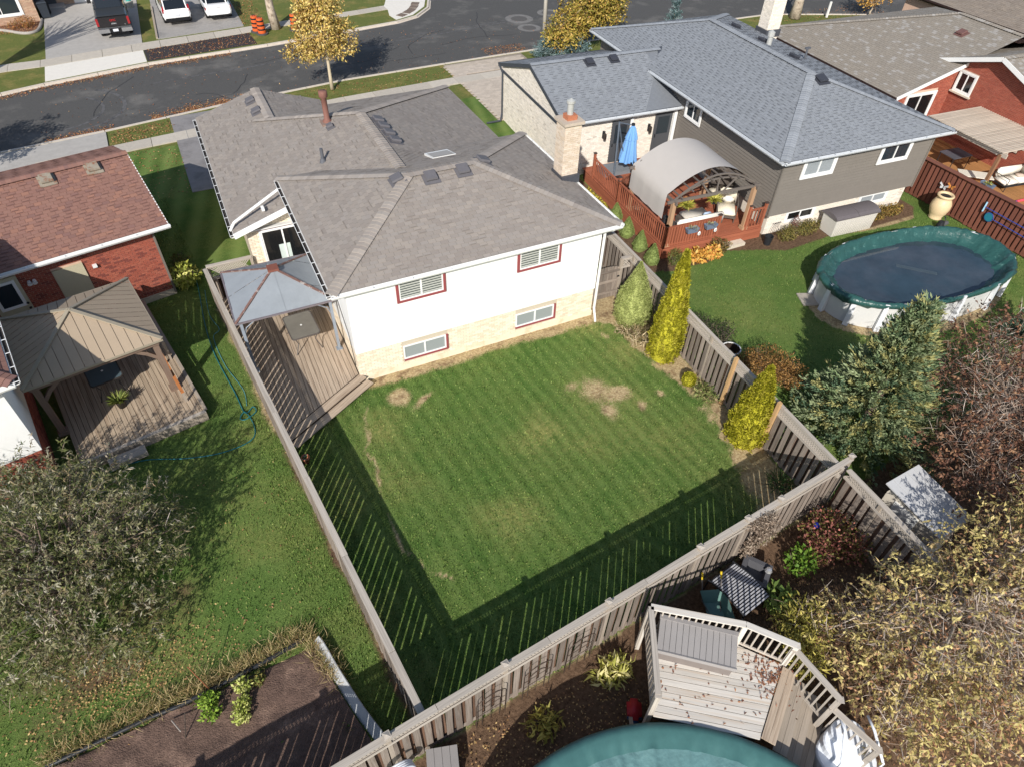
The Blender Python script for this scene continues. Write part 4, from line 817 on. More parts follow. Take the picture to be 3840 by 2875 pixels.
# ================================================================ FENCES
mat_fb = M('fence_board', C(140,129,119), rough=0.95, var=0.4, scale=1.0, stretch=(1.2,30,30), rnd=0.26, col2=C(110,92,80), c2scale=0.9, c2lo=0.5, c2hi=0.72)
mat_fb2 = M('fence_board_brown', C(112,86,70), rough=0.95, var=0.35, scale=1.0, stretch=(1.2,30,30), rnd=0.26, col2=C(84,66,56), c2scale=0.9)
mat_fc = M('fence_cap', C(176,167,156), rough=0.95, var=0.34, scale=1.0, stretch=(0.8,34,34), rnd=0.08)
mat_fp = M('fence_post', C(164,152,138), rough=0.95, var=0.22, scale=1.0, stretch=(1,26,26), rnd=0.08)
def fence(label, p0, p1, h, posts, lat=0.3, cap=0.15, ph=0.12, boardm=None, capm=None, postm=None, jit=0.006, off=0.0, capped=True, pitch=0.47, bw=0.145):
    p0 = Vector((p0[0], p0[1], 0)); p1 = Vector((p1[0], p1[1], 0)); d = p1-p0; L = d.length
    r = thing('fence', label, 'fence', tuple(p0), math.atan2(d.y, d.x)); boardm = boardm or mat_fb; capm = capm or mat_fc; postm = postm or mat_fp
    hb = h - lat - 0.05; s = 0.03; n = int(L/pitch)
    for k in range(n):
        for (y, dx) in ((0.038, 0.07), (0.038, 0.07+pitch/2), (-0.038, 0.07+pitch/4), (-0.038, 0.07+pitch*0.75)):
            x = k*pitch+dx
            if x > L-0.05: continue
            z0 = 0.03+random.uniform(0,0.05); board('board', (x,y,z0), (x+random.gauss(0,0.009),y+random.gauss(0,0.003),hb+0.04), bw, 0.018, boardm if y < 0 else (mat_fb2 if boardm is mat_fb else boardm), r, up=(0,1 if y > 0 else -1,0), jit=jit)
    for z in (0.1, hb): board('rail', (0,0,z), (L,0,z), 0.09, 0.04, capm if z == hb else boardm, r, up=(0,1,0))
    if lat > 0.1:
        m = MB(); step = 0.085; z0, z1 = hb+0.045, h-0.03; H = z1-z0; k = -H
        while k < L:
            for sgn, yy in ((1,0.006),(-1,-0.006)):
                a = (k if sgn > 0 else k+H); x0, x1 = a, a+sgn*H
                q0, q1 = (x0, z0), (x1, z1)
                if min(x0,x1) > 0 and max(x0,x1) < L: m.bar((x0,yy,z0),(x1,yy,z1),0.032,0.008,up=(0,1,0))
            k += step
        stuff(m.build('lattice', capm, r))
        board('rail', (0,0.045,hb+0.02), (L,0.045,hb+0.02), 0.07, 0.02, capm, r, up=(0,1,0)); board('rail', (0,-0.045,hb+0.02), (L,-0.045,hb+0.02), 0.07, 0.02, capm, r, up=(0,1,0))
        board('rail', (0,0.03,h-0.05), (L,0.03,h-0.05), 0.06, 0.02, capm, r, up=(0,1,0)); board('rail', (0,-0.03,h-0.05), (L,-0.03,h-0.05), 0.06, 0.02, capm, r, up=(0,1,0))
    if capped:
        x = 0
        while x < L: xe = min(x+2.66, L); board('cap_board', (x,random.uniform(-0.008,0.008),h+random.uniform(-0.012,0.008)), (xe-0.006,random.uniform(-0.008,0.008),h+random.uniform(-0.012,0.008)), cap, 0.03, capm, r); x = xe
    for x in posts:
        board('post', (x,0,-0.1), (x,0,h+ph-0.02), 0.095, 0.095, postm, r, up=(0,1,0))
        if ph > 0.05:
            m = MB(); m.box(-0.075,-0.075,h+ph-0.02,0.075,0.075,h+ph+0.01); m.add([(-0.06,-0.06,h+ph+0.01),(0.06,-0.06,h+ph+0.01),(0.06,0.06,h+ph+0.01),(-0.06,0.06,h+ph+0.01),(0,0,h+ph+0.04)], [(0,1,4),(1,2,4),(2,3,4),(3,0,4)]); m.build('post_cap', capm, r, loc=(x,0,0))
    return r
FL = fence('long weathered side fence with lattice top left of the lawn', (-3.7,5.97), (-1.86,-11.34), 1.7, [0.05,2.55,5.05,7.55,10.05,12.55,15.05], ph=0.0, lat=0.28, pitch=0.57, bw=0.16)
FB = fence('weathered rear fence with capped posts along the foot of the lawn', (-9.5,-12.27), (10.78,-10.13), 1.93, [1.5,4.2,6.92,9.55,12.22,14.92,16.5,17.66,20.36], lat=0.26, ph=0.13)
FR = fence('weathered lattice-topped fence on the right side of the lawn', (10.98,8.0), (10.33,-10.3), 1.9, [0.1,2.6,5.1,7.6,10.0,12.5], ph=0.0, cap=0.1)
for (y, t) in ((-5.75,-0.03),(-7.75,-0.05)): board('repair_post', (RFx(y)-0.09,y,0), (RFx(y)-0.11,y+t,2.06), 0.1, 0.1, M('new_cedar_post', C(192,156,112), rough=0.85, var=0.16, scale=1, stretch=(1,22,22)), None, up=(0,1,0))
for i, o in enumerate([o for o in COL.objects if o.name.startswith('repair_post')]): tag(o, ('tan replacement fence post between the two golden cedars', 'tan replacement fence post to the right of the lower golden cedar')[i], 'fence post', 'new posts on the right fence')
FR2 = fence('weathered fence running on behind the rear fence at right', (10.5,-10.35), (10.2,-16.5), 1.85, [1.2,3.7], lat=0.26, ph=0.0)
FS = fence('short lattice-topped fence panel joining the patio house wall', (-3.64,6.02), (-2.05,6.05), 1.75, [0.05,1.55], lat=0.5, ph=0.0)
FG = fence('short fence panel beside the arched garden gate', (10.28,0.58), (10.72,0.56), 1.75, [0.0], lat=0.36, ph=0.0)
g = thing('garden_gate', 'grey plank garden gate with arched top beside the white house', 'gate', (9.02,0.6,0), R(-1))
for k in range(9):
    x = 0.07+k*0.14; zt = 1.28+0.22*math.sqrt(max(0,1-((x-0.63)/0.66)**2)); board('board', (x,0,0.08), (x,0,zt), 0.132, 0.02, mat_fb, g, up=(0,-1,0), jit=0.004)
for z in (0.35,0.85,1.28): board('rail', (0,-0.03,z), (1.26,-0.03,z), 0.09, 0.03, mat_fb, g, up=(0,-1,0))
for x in (-0.04,1.3): board('post', (x,0,0), (x,0,1.75), 0.09, 0.09, mat_fp, g, up=(0,1,0))
m = MB(); m.box(1.14,-0.06,0.98,1.24,-0.045,1.04); m.build('latch', mat_dark, g)
mat_wire = M('rusty_wire', C(70,58,50), rough=0.7, var=0.2)
for i, (x, lab) in enumerate(((-0.42,'wire garden trellis hoops on the rear fence left of the others'),(0.75,'wire garden trellis hoops on the middle of the rear fence'),(1.9,'wire garden trellis hoops on the rear fence nearest the deck'))):
    t = thing('wire_trellis', lab, 'trellis', (x, BF(x)-0.16, 0), math.atan(0.1045), 'wire trellises on the rear fence')
    for (w, hh) in ((0.36,1.45),(0.22,1.2)):
        m = MB(); pts = [(-w,0,0)]+[(-w*math.cos(a),-0.02,hh-0.2+0.2*math.sin(a)) for a in np.linspace(0,math.pi,9)]+[(w,0,0)]; m.tube(pts, 0.011, 6); m.build('hoop', mat_wire, t)
    m = MB()
    for z in (0.3,0.6,0.9): m.tube([(-0.36,0,z),(0.36,0,z)],0.005,5)
    m.tube([(0,0,0),(0,0,1.2)],0.006,5); m.build('cross_wire', mat_wire, t)
# brown board fence on the far side of the pool
mat_bf = M('brown_stain', C(122,76,62), rough=0.8, var=0.2, scale=1, stretch=(1,26,26), rnd=0.14); mat_bfc = M('brown_cap', C(124,80,66), rough=0.7, var=0.15, scale=1, stretch=(1,20,20), rnd=0.06)
FBR = fence('dark brown board fence between pool and neighbouring deck', (27.6,2.6), (27.85,-9.5), 1.85, [0.3,2.9,5.5,8.1,10.7], lat=0.0, cap=0.3, ph=0.0, boardm=mat_bf, capm=mat_bfc, postm=mat_bfc, pitch=0.46, bw=0.16)
# ================================================================ DECK AND METAL GAZEBO BEHIND THE WHITE HOUSE
mat_dk = M('deck_plank', C(182,164,144), rough=0.9, var=0.2, scale=1, stretch=(1.0,24,24), rnd=0.1, col2=C(128,106,88), c2scale=0.7, c2lo=0.5, c2hi=0.75)
def plank_deck(r, poly, z, pw, mat, along='y', gap=0.013, t=0.03, name='plank'):
    """planks clipped to a convex polygon (local), running along y or x"""
    if sum(poly[i][0]*poly[(i+1)%len(poly)][1]-poly[(i+1)%len(poly)][0]*poly[i][1] for i in range(len(poly))) < 0: poly = poly[::-1]
    k = 0 if along == 'y' else 1; lo = min(p[k] for p in poly); hi = max(p[k] for p in poly); a = lo
    while a < hi-0.02:
        b = min(a+pw-gap, hi); big = 1e3; q = [(a,-big),(b,-big),(b,big),(a,big)] if k == 0 else [(-big,a),(big,a),(big,b),(-big,b)]
        c = clip_poly(q, poly)
        if len(c) >= 3:
            cx = sum(p[0] for p in c)/len(c); cy = sum(p[1] for p in c)/len(c); m = MB(); zz_ = random.uniform(-0.003,0.003)
            pts = [(p[0]-cx, p[1]-cy) if k == 1 else (p[1]-cy, -(p[0]-cx)) for p in c]; m.prism(pts, -t, 0)
            m.build(name, mat, r, loc=(cx,cy,z+zz_), rz=0 if k == 1 else R(90))
        a += pw
DK1 = thing('deck', 'weathered plank deck under the metal gazebo beside the white house', 'deck', (0,0,0))
plank_deck(DK1, [(-3.62,6.1),(-0.03,6.1),(-0.03,0.1),(-2.85,-1.6)], 0.3, 0.145, mat_dk, 'y')
ex, ey = 0.857, 0.515     # edge boards run diagonally at the lawn end
for i in range(4):
    o_ = 0.08+i*0.145; board('edge_plank', (-2.86+o_*0.515-0.0,-1.63-o_*0.857,0.27-0.09*(i > 1)), (0.02+o_*0.515,0.10-o_*0.857,0.27-0.09*(i > 1)), 0.14, 0.03, mat_dk, DK1)
m = MB(); m.prism([(-3.6,6.0),(-0.05,6.0),(-0.05,0.0),(0.2,-0.3),(-2.55,-1.95),(-2.9,-1.5)], 0.0, 0.15); m.build('deck_frame', M('deck_shade_wood', C(84,70,60), var=0.2), DK1)  # frame wood darkened: shade under the planks is put into its colour
GZ = thing('metal_gazebo', 'metal gazebo with pale blue-grey panel roof and rusty ribs', 'gazebo', (-1.62,3.0,0), R(0))
mat_gzp = M('gazebo_panel', C(142,148,154), rough=0.7, var=0.1, scale=2, spec=0.25, rnd=0.03); mat_rust = M('rusty_rib', C(120,92,84), rough=0.8, var=0.25, scale=20, col2=C(176,168,164), c2scale=6, c2lo=0.55, c2hi=0.65); mat_leg = M('gazebo_leg', C(138,146,156), rough=0.5, var=0.08)
g0 = [(-1.57,-1.47),(1.55,-1.47),(1.4,1.47),(-1.57,1.5)]; ze, zp = 2.35, 3.05
for i in range(4):
    a = Vector((*g0[i],ze)); b = Vector((*g0[(i+1)%4],ze)); p = Vector((0,0,zp)); nn = 4
    for k in range(nn):
        q0, q1 = a.lerp(b,k/nn), a.lerp(b,(k+1)/nn); t0 = 1-abs(2*k/nn-1); t1 = 1-abs(2*(k+1)/nn-1)
        apex = p
        m = MB(); up = Vector((0,0,0.012*(k % 2))); s0 = a.lerp(b,0.5).lerp(p,1); 
        def top(q, t):   # strip end on the hip line
            mid = a.lerp(b,0.5); return q + (p-mid)*t
        m.add([q0+up,q1+up,top(q1,t1)+up,top(q0,t0)+up], [(0,1,2,3) if t0 > 0 and t1 > 0 else ((0,1,2,3))]); m.build('roof_panel', mat_gzp, GZ)
    board('rib', a+Vector((0,0,0.02)), p+Vector((0,0,0.03)), 0.075, 0.03, mat_rust, GZ); board('eave_rail', a, b, 0.05, 0.05, M('gazebo_edge', C(120,112,116), rough=0.6, var=0.15), GZ)
m = MB(); m.box(-0.17,-0.17,zp-0.02,0.17,0.17,zp+0.06); m.build('finial', M('rust_finial', C(126,78,66), var=0.15), GZ)
for (x, y) in ((-1.42,-1.42),(1.36,-1.42),(1.25,1.4),(-1.42,1.4)):
    board('leg', (x,y,0.3), (x,y,ze), 0.09, 0.09, mat_leg, GZ, up=(0,1,0)); m = MB(); m.box(x-0.1,y-0.1,0.3,x+0.1,y+0.1,0.33); m.build('foot', mat_leg, GZ)
    sx, sy = (-1 if x > 0 else 1), (-1 if y > 0 else 1)
    for (dx, dy) in ((sx,0),(0,sy)): m = MB(); m.tube([(x,y,1.75),(x+dx*0.12,y+dy*0.12,2.1),(x+dx*0.45,y+dy*0.45,2.32)],0.018,6); m.build('brace', mat_leg, GZ)
# ================================================================ TIMBER DECK, HIPPED GAZEBO AT LEFT
DK2 = thing('deck', 'weathered plank deck with step behind the red brick house', 'deck', (-4.82,0.42,0), R(11.5))
plank_deck(DK2, [(-3.55,0.0),(0.0,0.0),(0.0,6.75),(-3.55,6.75)], 0.32, 0.14, M('deck_plank_left', C(178,160,138), rough=0.9, var=0.22, scale=1, stretch=(1.0,24,24), rnd=0.12, col2=C(124,100,80), c2scale=0.7, c2lo=0.48, c2hi=0.75), 'y')
board('edge_plank', (-3.55,-0.05,0.33), (0.02,-0.05,0.33), 0.12, 0.03, mat_fc, DK2); board('edge_plank', (0.04,0,0.33), (0.04,6.7,0.33), 0.1, 0.03, mat_fp, DK2)
for k in range(25): board('skirt_board', (-3.5+k*0.144,-0.1,0.0), (-3.5+k*0.144,-0.1,0.31), 0.136, 0.02, mat_fp, DK2, up=(0,-1,0))
m = MB(); m.box(-3.5,-0.05,0,0.0,6.7,0.28); m.build('deck_frame', MATS['deck_shade_wood'], DK2)
for k in range(3): board('step', (-2.92,-0.28-k*0.12,0.16), (-1.9,-0.28-k*0.12,0.16), 0.115, 0.16, mat_fc, DK2)
for (y0, y1, mt) in ((0.6,2.9,M('cedar_bench', C(186,118,68), rough=0.8, var=0.2, scale=1, stretch=(1,20,20))),): board('bench_slat', (-0.32,y0,0.8), (-0.32,y1,0.8), 0.09, 0.04, mt, DK2)
for y in (0.7,1.7,2.8): board('bench_leg', (-0.32,y,0.3), (-0.32,y,0.8), 0.09, 0.04, mat_fp, DK2, up=(0,1,0))
board('rail', (-0.12,2.9,1.1), (-0.12,6.6,1.1), 0.09, 0.04, mat_fp, DK2); board('rail', (-0.12,2.9,0.7), (-0.12,6.6,0.7), 0.09, 0.04, mat_fp, DK2)
for y in (2.95,4.2,5.4,6.55): board('post', (-0.12,y,0.3), (-0.12,y,1.12), 0.09, 0.09, mat_fp, DK2, up=(0,1,0))
G2 = thing('timber_gazebo', 'timber gazebo with tan ribbed metal hip roof at the left', 'gazebo', (-7.45,3.08,0), R(11.5))
mat_rib = M('tan_metal', C(170,152,130), rough=0.8, var=0.04, scale=3, spec=0.4, rnd=0.04); mat_beam = M('gazebo_beam', C(128,108,94), rough=0.9, var=0.2, scale=1, stretch=(1,24,24))
h_ = 1.86; ze, zp = 2.42, 3.15; cs = [(-h_,-h_),(h_,-h_),(h_,h_),(-h_,h_)]
for i in range(4):
    a = Vector((*cs[i],ze)); b = Vector((*cs[(i+1)%4],ze)); p = Vector((0,0,zp)); mid = a.lerp(b,0.5); nn = 14
    for k in range(nn):
        f0, f1 = k/nn, (k+1)/nn; t0 = 1-abs(2*f0-1); t1 = 1-abs(2*f1-1); q0, q1 = a.lerp(b,f0+0.002), a.lerp(b,f1-0.002); up = Vector((0,0,0.008))
        m = MB(); r0 = q0+(p-mid)*t0; r1 = q1+(p-mid)*t1; m.add([q0,q1,r1,r0],[(0,1,2,3)]); e = (b-a).normalized()*0.012
        m.build('roof_panel', mat_rib, G2)
    m = MB(); m.bar(a+Vector((0,0,0.03)), p+Vector((0,0,0.04)), 0.11, 0.035); m.build('hip_cap', M('tan_cap', C(158,148,130), rough=0.5, var=0.06), G2)
    board('beam', a.lerp(p,0.07)+Vector((0,0,-0.17)), b.lerp(p,0.07)+Vector((0,0,-0.17)), 0.19, 0.07, mat_beam, G2, up=(b-a).cross(Vector((0,0,1))))
    board('eave_trim', a+Vector((0,0,-0.03)), b+Vector((0,0,-0.03)), 0.06, 0.03, MATS['tan_cap'], G2, up=(b-a).cross(Vector((0,0,1))))
for (x, y) in ((-1.62,-1.62),(1.62,-1.62),(1.62,1.62),(-1.62,1.62)):
    board('post', (x,y,0.32), (x,y,2.32), 0.17, 0.17, mat_beam, G2, up=(0,1,0)); sx, sy = -np.sign(x), -np.sign(y); m = MB(); m.box(x-0.14,y-0.14,0.32,x+0.14,y+0.14,0.42); m.build('post_base', mat_beam, G2)
    for (dx, dy) in ((sx,0),(0,sy)): m = MB(); m.bar((x,y,1.6),(x+dx*0.32,y+dy*0.32,1.98),0.11,0.09,up=(dy,dx,0.001)); m.bar((x+dx*0.3,y+dy*0.3,1.95),(x+dx*0.62,y+dy*0.62,2.2),0.11,0.09,up=(dy,dx,0.001)); m.build('brace', mat_beam, G2)
# ================================================================ RED-STAINED DECK, ARCHED PERGOLA AT THE GREY HOUSE
YW = R(-3.4)
mat_rd = M('red_stain', C(156,92,68), rough=0.75, var=0.16, scale=1, stretch=(1,22,22), rnd=0.12)
DK3 = thing('deck', 'red-stained deck with baluster railing behind the grey house', 'deck', (13.35,2.02,0), YW); zd = 0.5
plank_deck(DK3, [(0.0,0.0),(4.95,0.0),(4.95,7.4),(0.0,7.4)], zd, 0.14, mat_rd, 'x')
m = MB(); m.box(0.04,0.04,0,4.9,7.3,zd-0.05); m.build('deck_frame', M('red_frame', C(84,44,36), var=0.2), DK3)
for (a, b) in (((-0.03,0,0),(-0.03,7.0,0)),((0,-0.03,0),(4.95,-0.03,0))):
    for k in range(3): board('skirt_board', (a[0],a[1],0.08+k*0.16), (b[0],b[1],0.08+k*0.16), 0.15, 0.02, mat_rd, DK3, up=(-1,0,0) if b[0] < 0.1 else (0,-1,0))
def railing(r, a, b, z0, z1, mat, sp=0.15, bw=0.036, top=0.09, posts=True, capm=None, ph=0.08):
    a = Vector(a); b = Vector(b); L = (b-a).length; n = max(1,int(L/sp)); nn = (b-a).cross(Vector((0,0,1)))
    board('top_rail', a+Vector((0,0,z1)), b+Vector((0,0,z1)), top, 0.04, capm or mat, r); board('bottom_rail', a+Vector((0,0,z0+0.08)), b+Vector((0,0,z0+0.08)), 0.07, 0.035, mat, r, up=nn)
    for k in range(1,n): p = a.lerp(b,k/n); board('baluster', p+Vector((0,0,z0+0.04)), p+Vector((0,0,z1-0.02)), bw, bw, mat, r, up=nn, jit=0.004)
    if posts:
        for p in (a,b): board('post', p+Vector((0,0,0)), p+Vector((0,0,z1+ph)), 0.1, 0.1, capm or mat, r, up=nn); m = MB(); m.box(-0.07,-0.07,0,0.07,0.07,0.04 if ph > 0 else 0.012); m.build('post_cap', M('bronze_cap', C(78,66,62), rough=0.5) if ph > 0 else (capm or mat), r, loc=(p.x,p.y,z1+ph))
railing(DK3, (0.05,0.05,0), (0.05,4.0,0), zd, 1.42, mat_rd); railing(DK3, (0.05,4.0,0), (0.05,6.4,0), zd, 1.42, mat_rd, ph=0.25); railing(DK3, (0.05,0.05,0), (2.62,0.05,0), zd, 1.42, mat_rd, bw=0.07, sp=0.125); railing(DK3, (4.1,0.05,0), (4.9,0.05,0), zd, 1.42, mat_rd, ph=0.2)
st = tag(walls(None,'stone_step',16.35,1.42,17.3,1.9,0,0.14,M('pale_stone', C(206,196,178), rough=0.9, var=0.12, scale=8)), 'pale stone step on the grass before the red deck', 'step')
PG = thing('arched_pergola', 'arched pergola with pale fabric canopy over the red deck', 'pergola', (13.35,2.02,zd), YW)
mat_pp = M('pergola_post', C(176,142,112), rough=0.85, var=0.16, scale=1, stretch=(1,22,22)); mat_pb = M('pergola_beam', C(112,104,98), rough=0.6, var=0.1); zt = 1.98
X0, X1, Y0, Y1 = 0.22, 4.08, 0.16, 3.2
for (x, y) in ((X0,Y0),(X1,Y0),(X0,Y1),(X1,Y1)):
    board('post', (x,y,0), (x,y,zt), 0.16, 0.16, mat_pp, PG, up=(0,1,0)); m = MB(); m.box(x-0.13,y-0.13,0,x+0.13,y+0.13,0.14); m.build('post_base', mat_pp, PG)
arch = lambda t, rise=0.78: (X0+(X1-X0)*t, zt+0.08+rise*math.sin(math.pi*t)**0.85)
for y in (Y0,Y1):
    board('beam', (X0-0.3,y,zt+0.03), (X1+0.25,y,zt+0.03), 0.12, 0.06, mat_pb, PG, up=(0,1,0))
    for rise, yy in ((0.78,y),(0.6,y+0.02)):
        m = MB(); 
        for k in range(18):
            a, b = arch(k/18,rise), arch((k+1)/18,rise); m.bar((a[0],yy,a[1]),(b[0],yy,b[1]),0.06,0.05,up=(0,1,0))
        m.build('arch_rib', mat_pb, PG)
    for t, s_ in ((0.3,0.42),(0.5,0.5),(0.72,0.58)): a = arch(t,0.62); board('strut', (X0+(X1-X0)*s_,y,zt+0.05), (a[0],y,a[1]), 0.06, 0.04, mat_pb, PG, up=(0,1,0))
for k in range(9):
    a = arch((k+0.5)/9,0.72); board('purlin', (a[0],Y0-0.22,a[1]-0.02), (a[0],Y1+0.22,a[1]-0.02), 0.035, 0.05, mat_pb, PG)
for x in (X0,X1): board('side_beam', (x,Y0-0.2,zt), (x,Y1+0.2,zt), 0.11, 0.06, mat_pb, PG, up=(1,0,0))
m = MB(); n = 26; rows = []
for j in range(13):
    y = 0.62+(3.34-0.62)*j/12; row = [(X0-0.1,y,zt-0.98+0.02*math.sin(j*1.7))]+[(X0-0.1+0.015*math.sin(j*2.1+i),y,zt-0.95+0.34*i) for i in range(1,3)]
    for i in range(n): a = arch(i/(n-1),0.83); row.append((a[0]+(-0.06 if i == 0 else 0),y,a[1]+0.03-0.012*abs(math.sin(i*1.05*math.pi))-0.02*math.sin(math.pi*j/12)))
    rows.append(row)
w = len(rows[0]); m.add([p for r_ in rows for p in r_], [(j*w+i, j*w+i+1, (j+1)*w+i+1, (j+1)*w+i) for j in range(12) for i in range(w-1)]); m.build('canopy', M('canopy_cloth', C(196,190,184), rough=0.9, var=0.03, scale=2, translucent=0.1), PG, smooth=True)
# ================================================================ SLATTED PERGOLA AND DECK AT FAR RIGHT
DK4 = thing('deck', 'golden brown deck below the slatted pergola at far right', 'deck', (28.0,-9.0,0), YW)
plank_deck(DK4, [(0.0,0.0),(6.5,0.0),(6.2,14.6),(0.0,14.6)], 0.42, 0.14, M('deck_gold', C(172,124,78), rough=0.85, var=0.18, scale=1, stretch=(1,24,24), rnd=0.1), 'y')
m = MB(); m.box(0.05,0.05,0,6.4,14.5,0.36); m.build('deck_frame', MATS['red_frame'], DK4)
P4 = thing('slatted_pergola', 'pergola with weathered grey slat roof beside the red brick wall', 'pergola', (29.75,-0.1,0.42), YW); mat_gs = M('grey_slat', C(186,174,160), rough=0.95, var=0.22, scale=1, stretch=(1,26,26), rnd=0.14)
for (x, y) in ((0,0),(3.5,0),(0,3.9),(3.5,3.9)): board('post', (x,y,0), (x,y,2.05), 0.14, 0.14, M('pergola_post_brown', C(142,106,80), var=0.2, scale=1, stretch=(1,22,22)), P4, up=(0,1,0))
for x in (0.0,3.5): board('beam', (x,-0.3,2.05), (x,4.2,2.05), 0.18, 0.07, mat_gs, P4, up=(1,0,0))
for k in range(9): board('rafter', (-0.05+k*0.0,0.0+k*0.49,2.13), (3.65,k*0.49,2.13), 0.1, 0.05, mat_gs, P4, up=(0,1,0)) if k in (0,8) else None
for k in range(7): board('rafter', (0.1+k*0.56,-0.2,2.14), (0.1+k*0.56,4.1,2.14), 0.1, 0.045, mat_gs, P4, up=(1,0,0))
for k in range(34): board('slat', (-0.22+random.uniform(-0.02,0.02),-0.15+k*0.125,2.22), (3.85,-0.15+k*0.125,2.22), 0.055, 0.04, mat_gs, P4)
# ================================================================ RAISED DECK BY THE REAR POOL
mat_rw = M('bleached_plank', C(206,200,191), rough=0.95, var=0.24, scale=1, stretch=(1,26,26), rnd=0.08, col2=C(176,154,130), c2scale=0.5, c2lo=0.52, c2hi=0.75)
zd5 = 1.15
DK5 = thing('deck', 'raised bleached plank deck with railing and steps beside the rear pool', 'deck', (0,0,0))
ang = math.atan2(-14.45+13.15, 4.25-2.47)
root5 = DK5
# planks run diagonally: build in a rotated frame
DK5.location = (2.47,-13.15,0); DK5.rotation_euler = (0,0,ang)
def l5(x, y): dx, dy = x-2.47, y+13.15; c, s = math.cos(ang), math.sin(ang); return (dx*c+dy*s, -dx*s+dy*c)
poly5 = [l5(*p) for p in ((2.5,-13.2),(4.22,-14.5),(5.68,-13.5),(5.06,-12.72),(3.42,-11.5))]
plank_deck(DK5, poly5, zd5, 0.145, mat_rw, 'x')
m = MB(); m.prism([(p[0]*0.97+0.03,p[1]*0.97+0.03) for p in poly5], zd5-0.25, zd5-0.04); m.build('deck_frame', MATS['deck_shade_wood'], DK5)
L3_ = lambda x, y: (*l5(x,y), 0)
railing(DK5, L3_(3.42,-11.47), L3_(2.5,-13.1), zd5, 2.05, mat_fp, sp=0.14, capm=mat_fc, ph=0.0, top=0.12); railing(DK5, L3_(3.42,-11.47), L3_(5.06,-12.68), zd5, 2.05, mat_fc, sp=0.14, capm=mat_rw, ph=0.0, top=0.14); railing(DK5, L3_(5.06,-12.68), L3_(5.74,-13.5), zd5, 2.05, mat_fc, sp=0.14, capm=mat_rw, ph=0.0, top=0.14)
railing(DK5, L3_(5.74,-13.5), L3_(5.85,-14.7), 0.75, 1.9, mat_fc, sp=0.14, capm=mat_fc, ph=0.0, top=0.13); railing(DK5, L3_(5.85,-14.7), L3_(6.1,-15.7), 0.3, 1.45, mat_fc, sp=0.14, capm=mat_fc, ph=0.0, top=0.13)
sd = Vector((5.66-4.25,-13.52+14.48,0)).normalized(); so_ = Vector((sd.y,-sd.x,0))
for k in range(4):
    for j in range(2):
        o_ = so_*(0.08+k*0.3+j*0.145); a = Vector((4.25,-14.48,zd5-0.0-0.24*k+0.02))+o_; b = Vector((5.66,-13.54,zd5-0.24*k+0.02))+o_; la = l5(a.x,a.y); lb = l5(b.x,b.y); board('step_tread', (*la,a.z), (*lb,b.z), 0.14, 0.035, mat_fp if k else MATS['deck_plank'], DK5)
# ================================================================ FURNITURE, POOLS, YARD THINGS
def rrect(w, d, r, n=5):
    out = []
    for (cx, cy, a0) in ((w/2-r,d/2-r,0),(-w/2+r,d/2-r,90),(-w/2+r,-d/2+r,180),(w/2-r,-d/2+r,270)):
        for k in range(n): a = R(a0+90*k/(n-1)); out.append((cx+r*math.cos(a), cy+r*math.sin(a)))
    return out
mat_tabf = M('table_frame', C(96,90,86), rough=0.5, var=0.1)
def patio_table(label, loc, rz, w, d, h, topmat, legmat):
    t = thing('patio_table', label, 'table', loc, rz)
    m = MB(); m.prism(rrect(w-0.05,d-0.05,0.1), h-0.012, h); m.build('table_top', topmat, t)
    m = MB(); o = rrect(w,d,0.12); i = rrect(w-0.06,d-0.06,0.1); n = len(o)
    for z0, z1 in ((h-0.03,h+0.008),):
        for k in range(n): k2 = (k+1)%n; m.add([(*o[k],z0),(*o[k2],z0),(*o[k2],z1),(*o[k],z1),(*i[k],z0),(*i[k2],z0),(*i[k2],z1),(*i[k],z1)], [(0,1,2,3),(3,2,6,7),(5,4,7,6)])
    m.build('table_rim', legmat, t)
    for (sx, sy) in ((-1,-1),(1,-1),(1,1),(-1,1)): m = MB(); m.tube([(sx*(w/2-0.1),sy*(d/2-0.1),h-0.03),(sx*(w/2-0.2),sy*(d/2-0.2),h*0.5),(sx*(w/2-0.05),sy*(d/2-0.05),0.0)],0.018,7); m.build('leg', legmat, t)
    m = MB(); m.lathe([(0,h+0.003),(0.035,h+0.003),(0.035,h+0.012),(0,h+0.012)],(0,0,0),10); m.build('umbrella_hole_cap', mat_white, t)
    return t
patio_table('grey glass patio table on the deck beside the white house', (-1.24,2.44,0.3), R(3), 0.98, 1.36, 0.7, M('frosted_top', C(124,120,112), rough=0.25, var=0.12, scale=3, spec=0.5), mat_tabf)
patio_table('blue-tinted glass patio table under the timber gazebo', (-7.37,2.68,0.32), R(13), 0.95, 1.22, 0.7, M('blue_glass_top', C(88,104,112), rough=0.12, var=0.05, spec=0.6), M('bronze_frame', C(62,58,56), rough=0.5))
def plant_tuft(name, parent, loc, n, ln, wd, cols, wts, spread=0.6, seed=1, rad=0.08, mat=None, droop=0.35):
    rs = np.random.RandomState(seed); a = rs.uniform(0,6.283,n); el = rs.uniform(0.2,1.0,n)**spread; D = np.stack([np.cos(a)*(1-el*0.7),np.sin(a)*(1-el*0.7),el],1)
    P = np.stack([np.cos(a)*rad*rs.rand(n)+loc[0],np.sin(a)*rad*rs.rand(n)+loc[1],np.full(n,loc[2])+rs.uniform(0,0.04,n)],1); Nn = np.tile([0,0,1.0],(n,1))+rs.normal(0,0.3,(n,3))
    return leaves(name, P, D, Nn, rs.uniform(0.6,1.1,n)*ln, rs.uniform(0.7,1.2,n)*wd, pal(cols,wts,n,rs), mat or FOL, parent, droop)
t = thing('potted_plant', 'leafy plant in a black nursery pot on the left deck', 'plant pot', (-7.08,1.62,0.32))
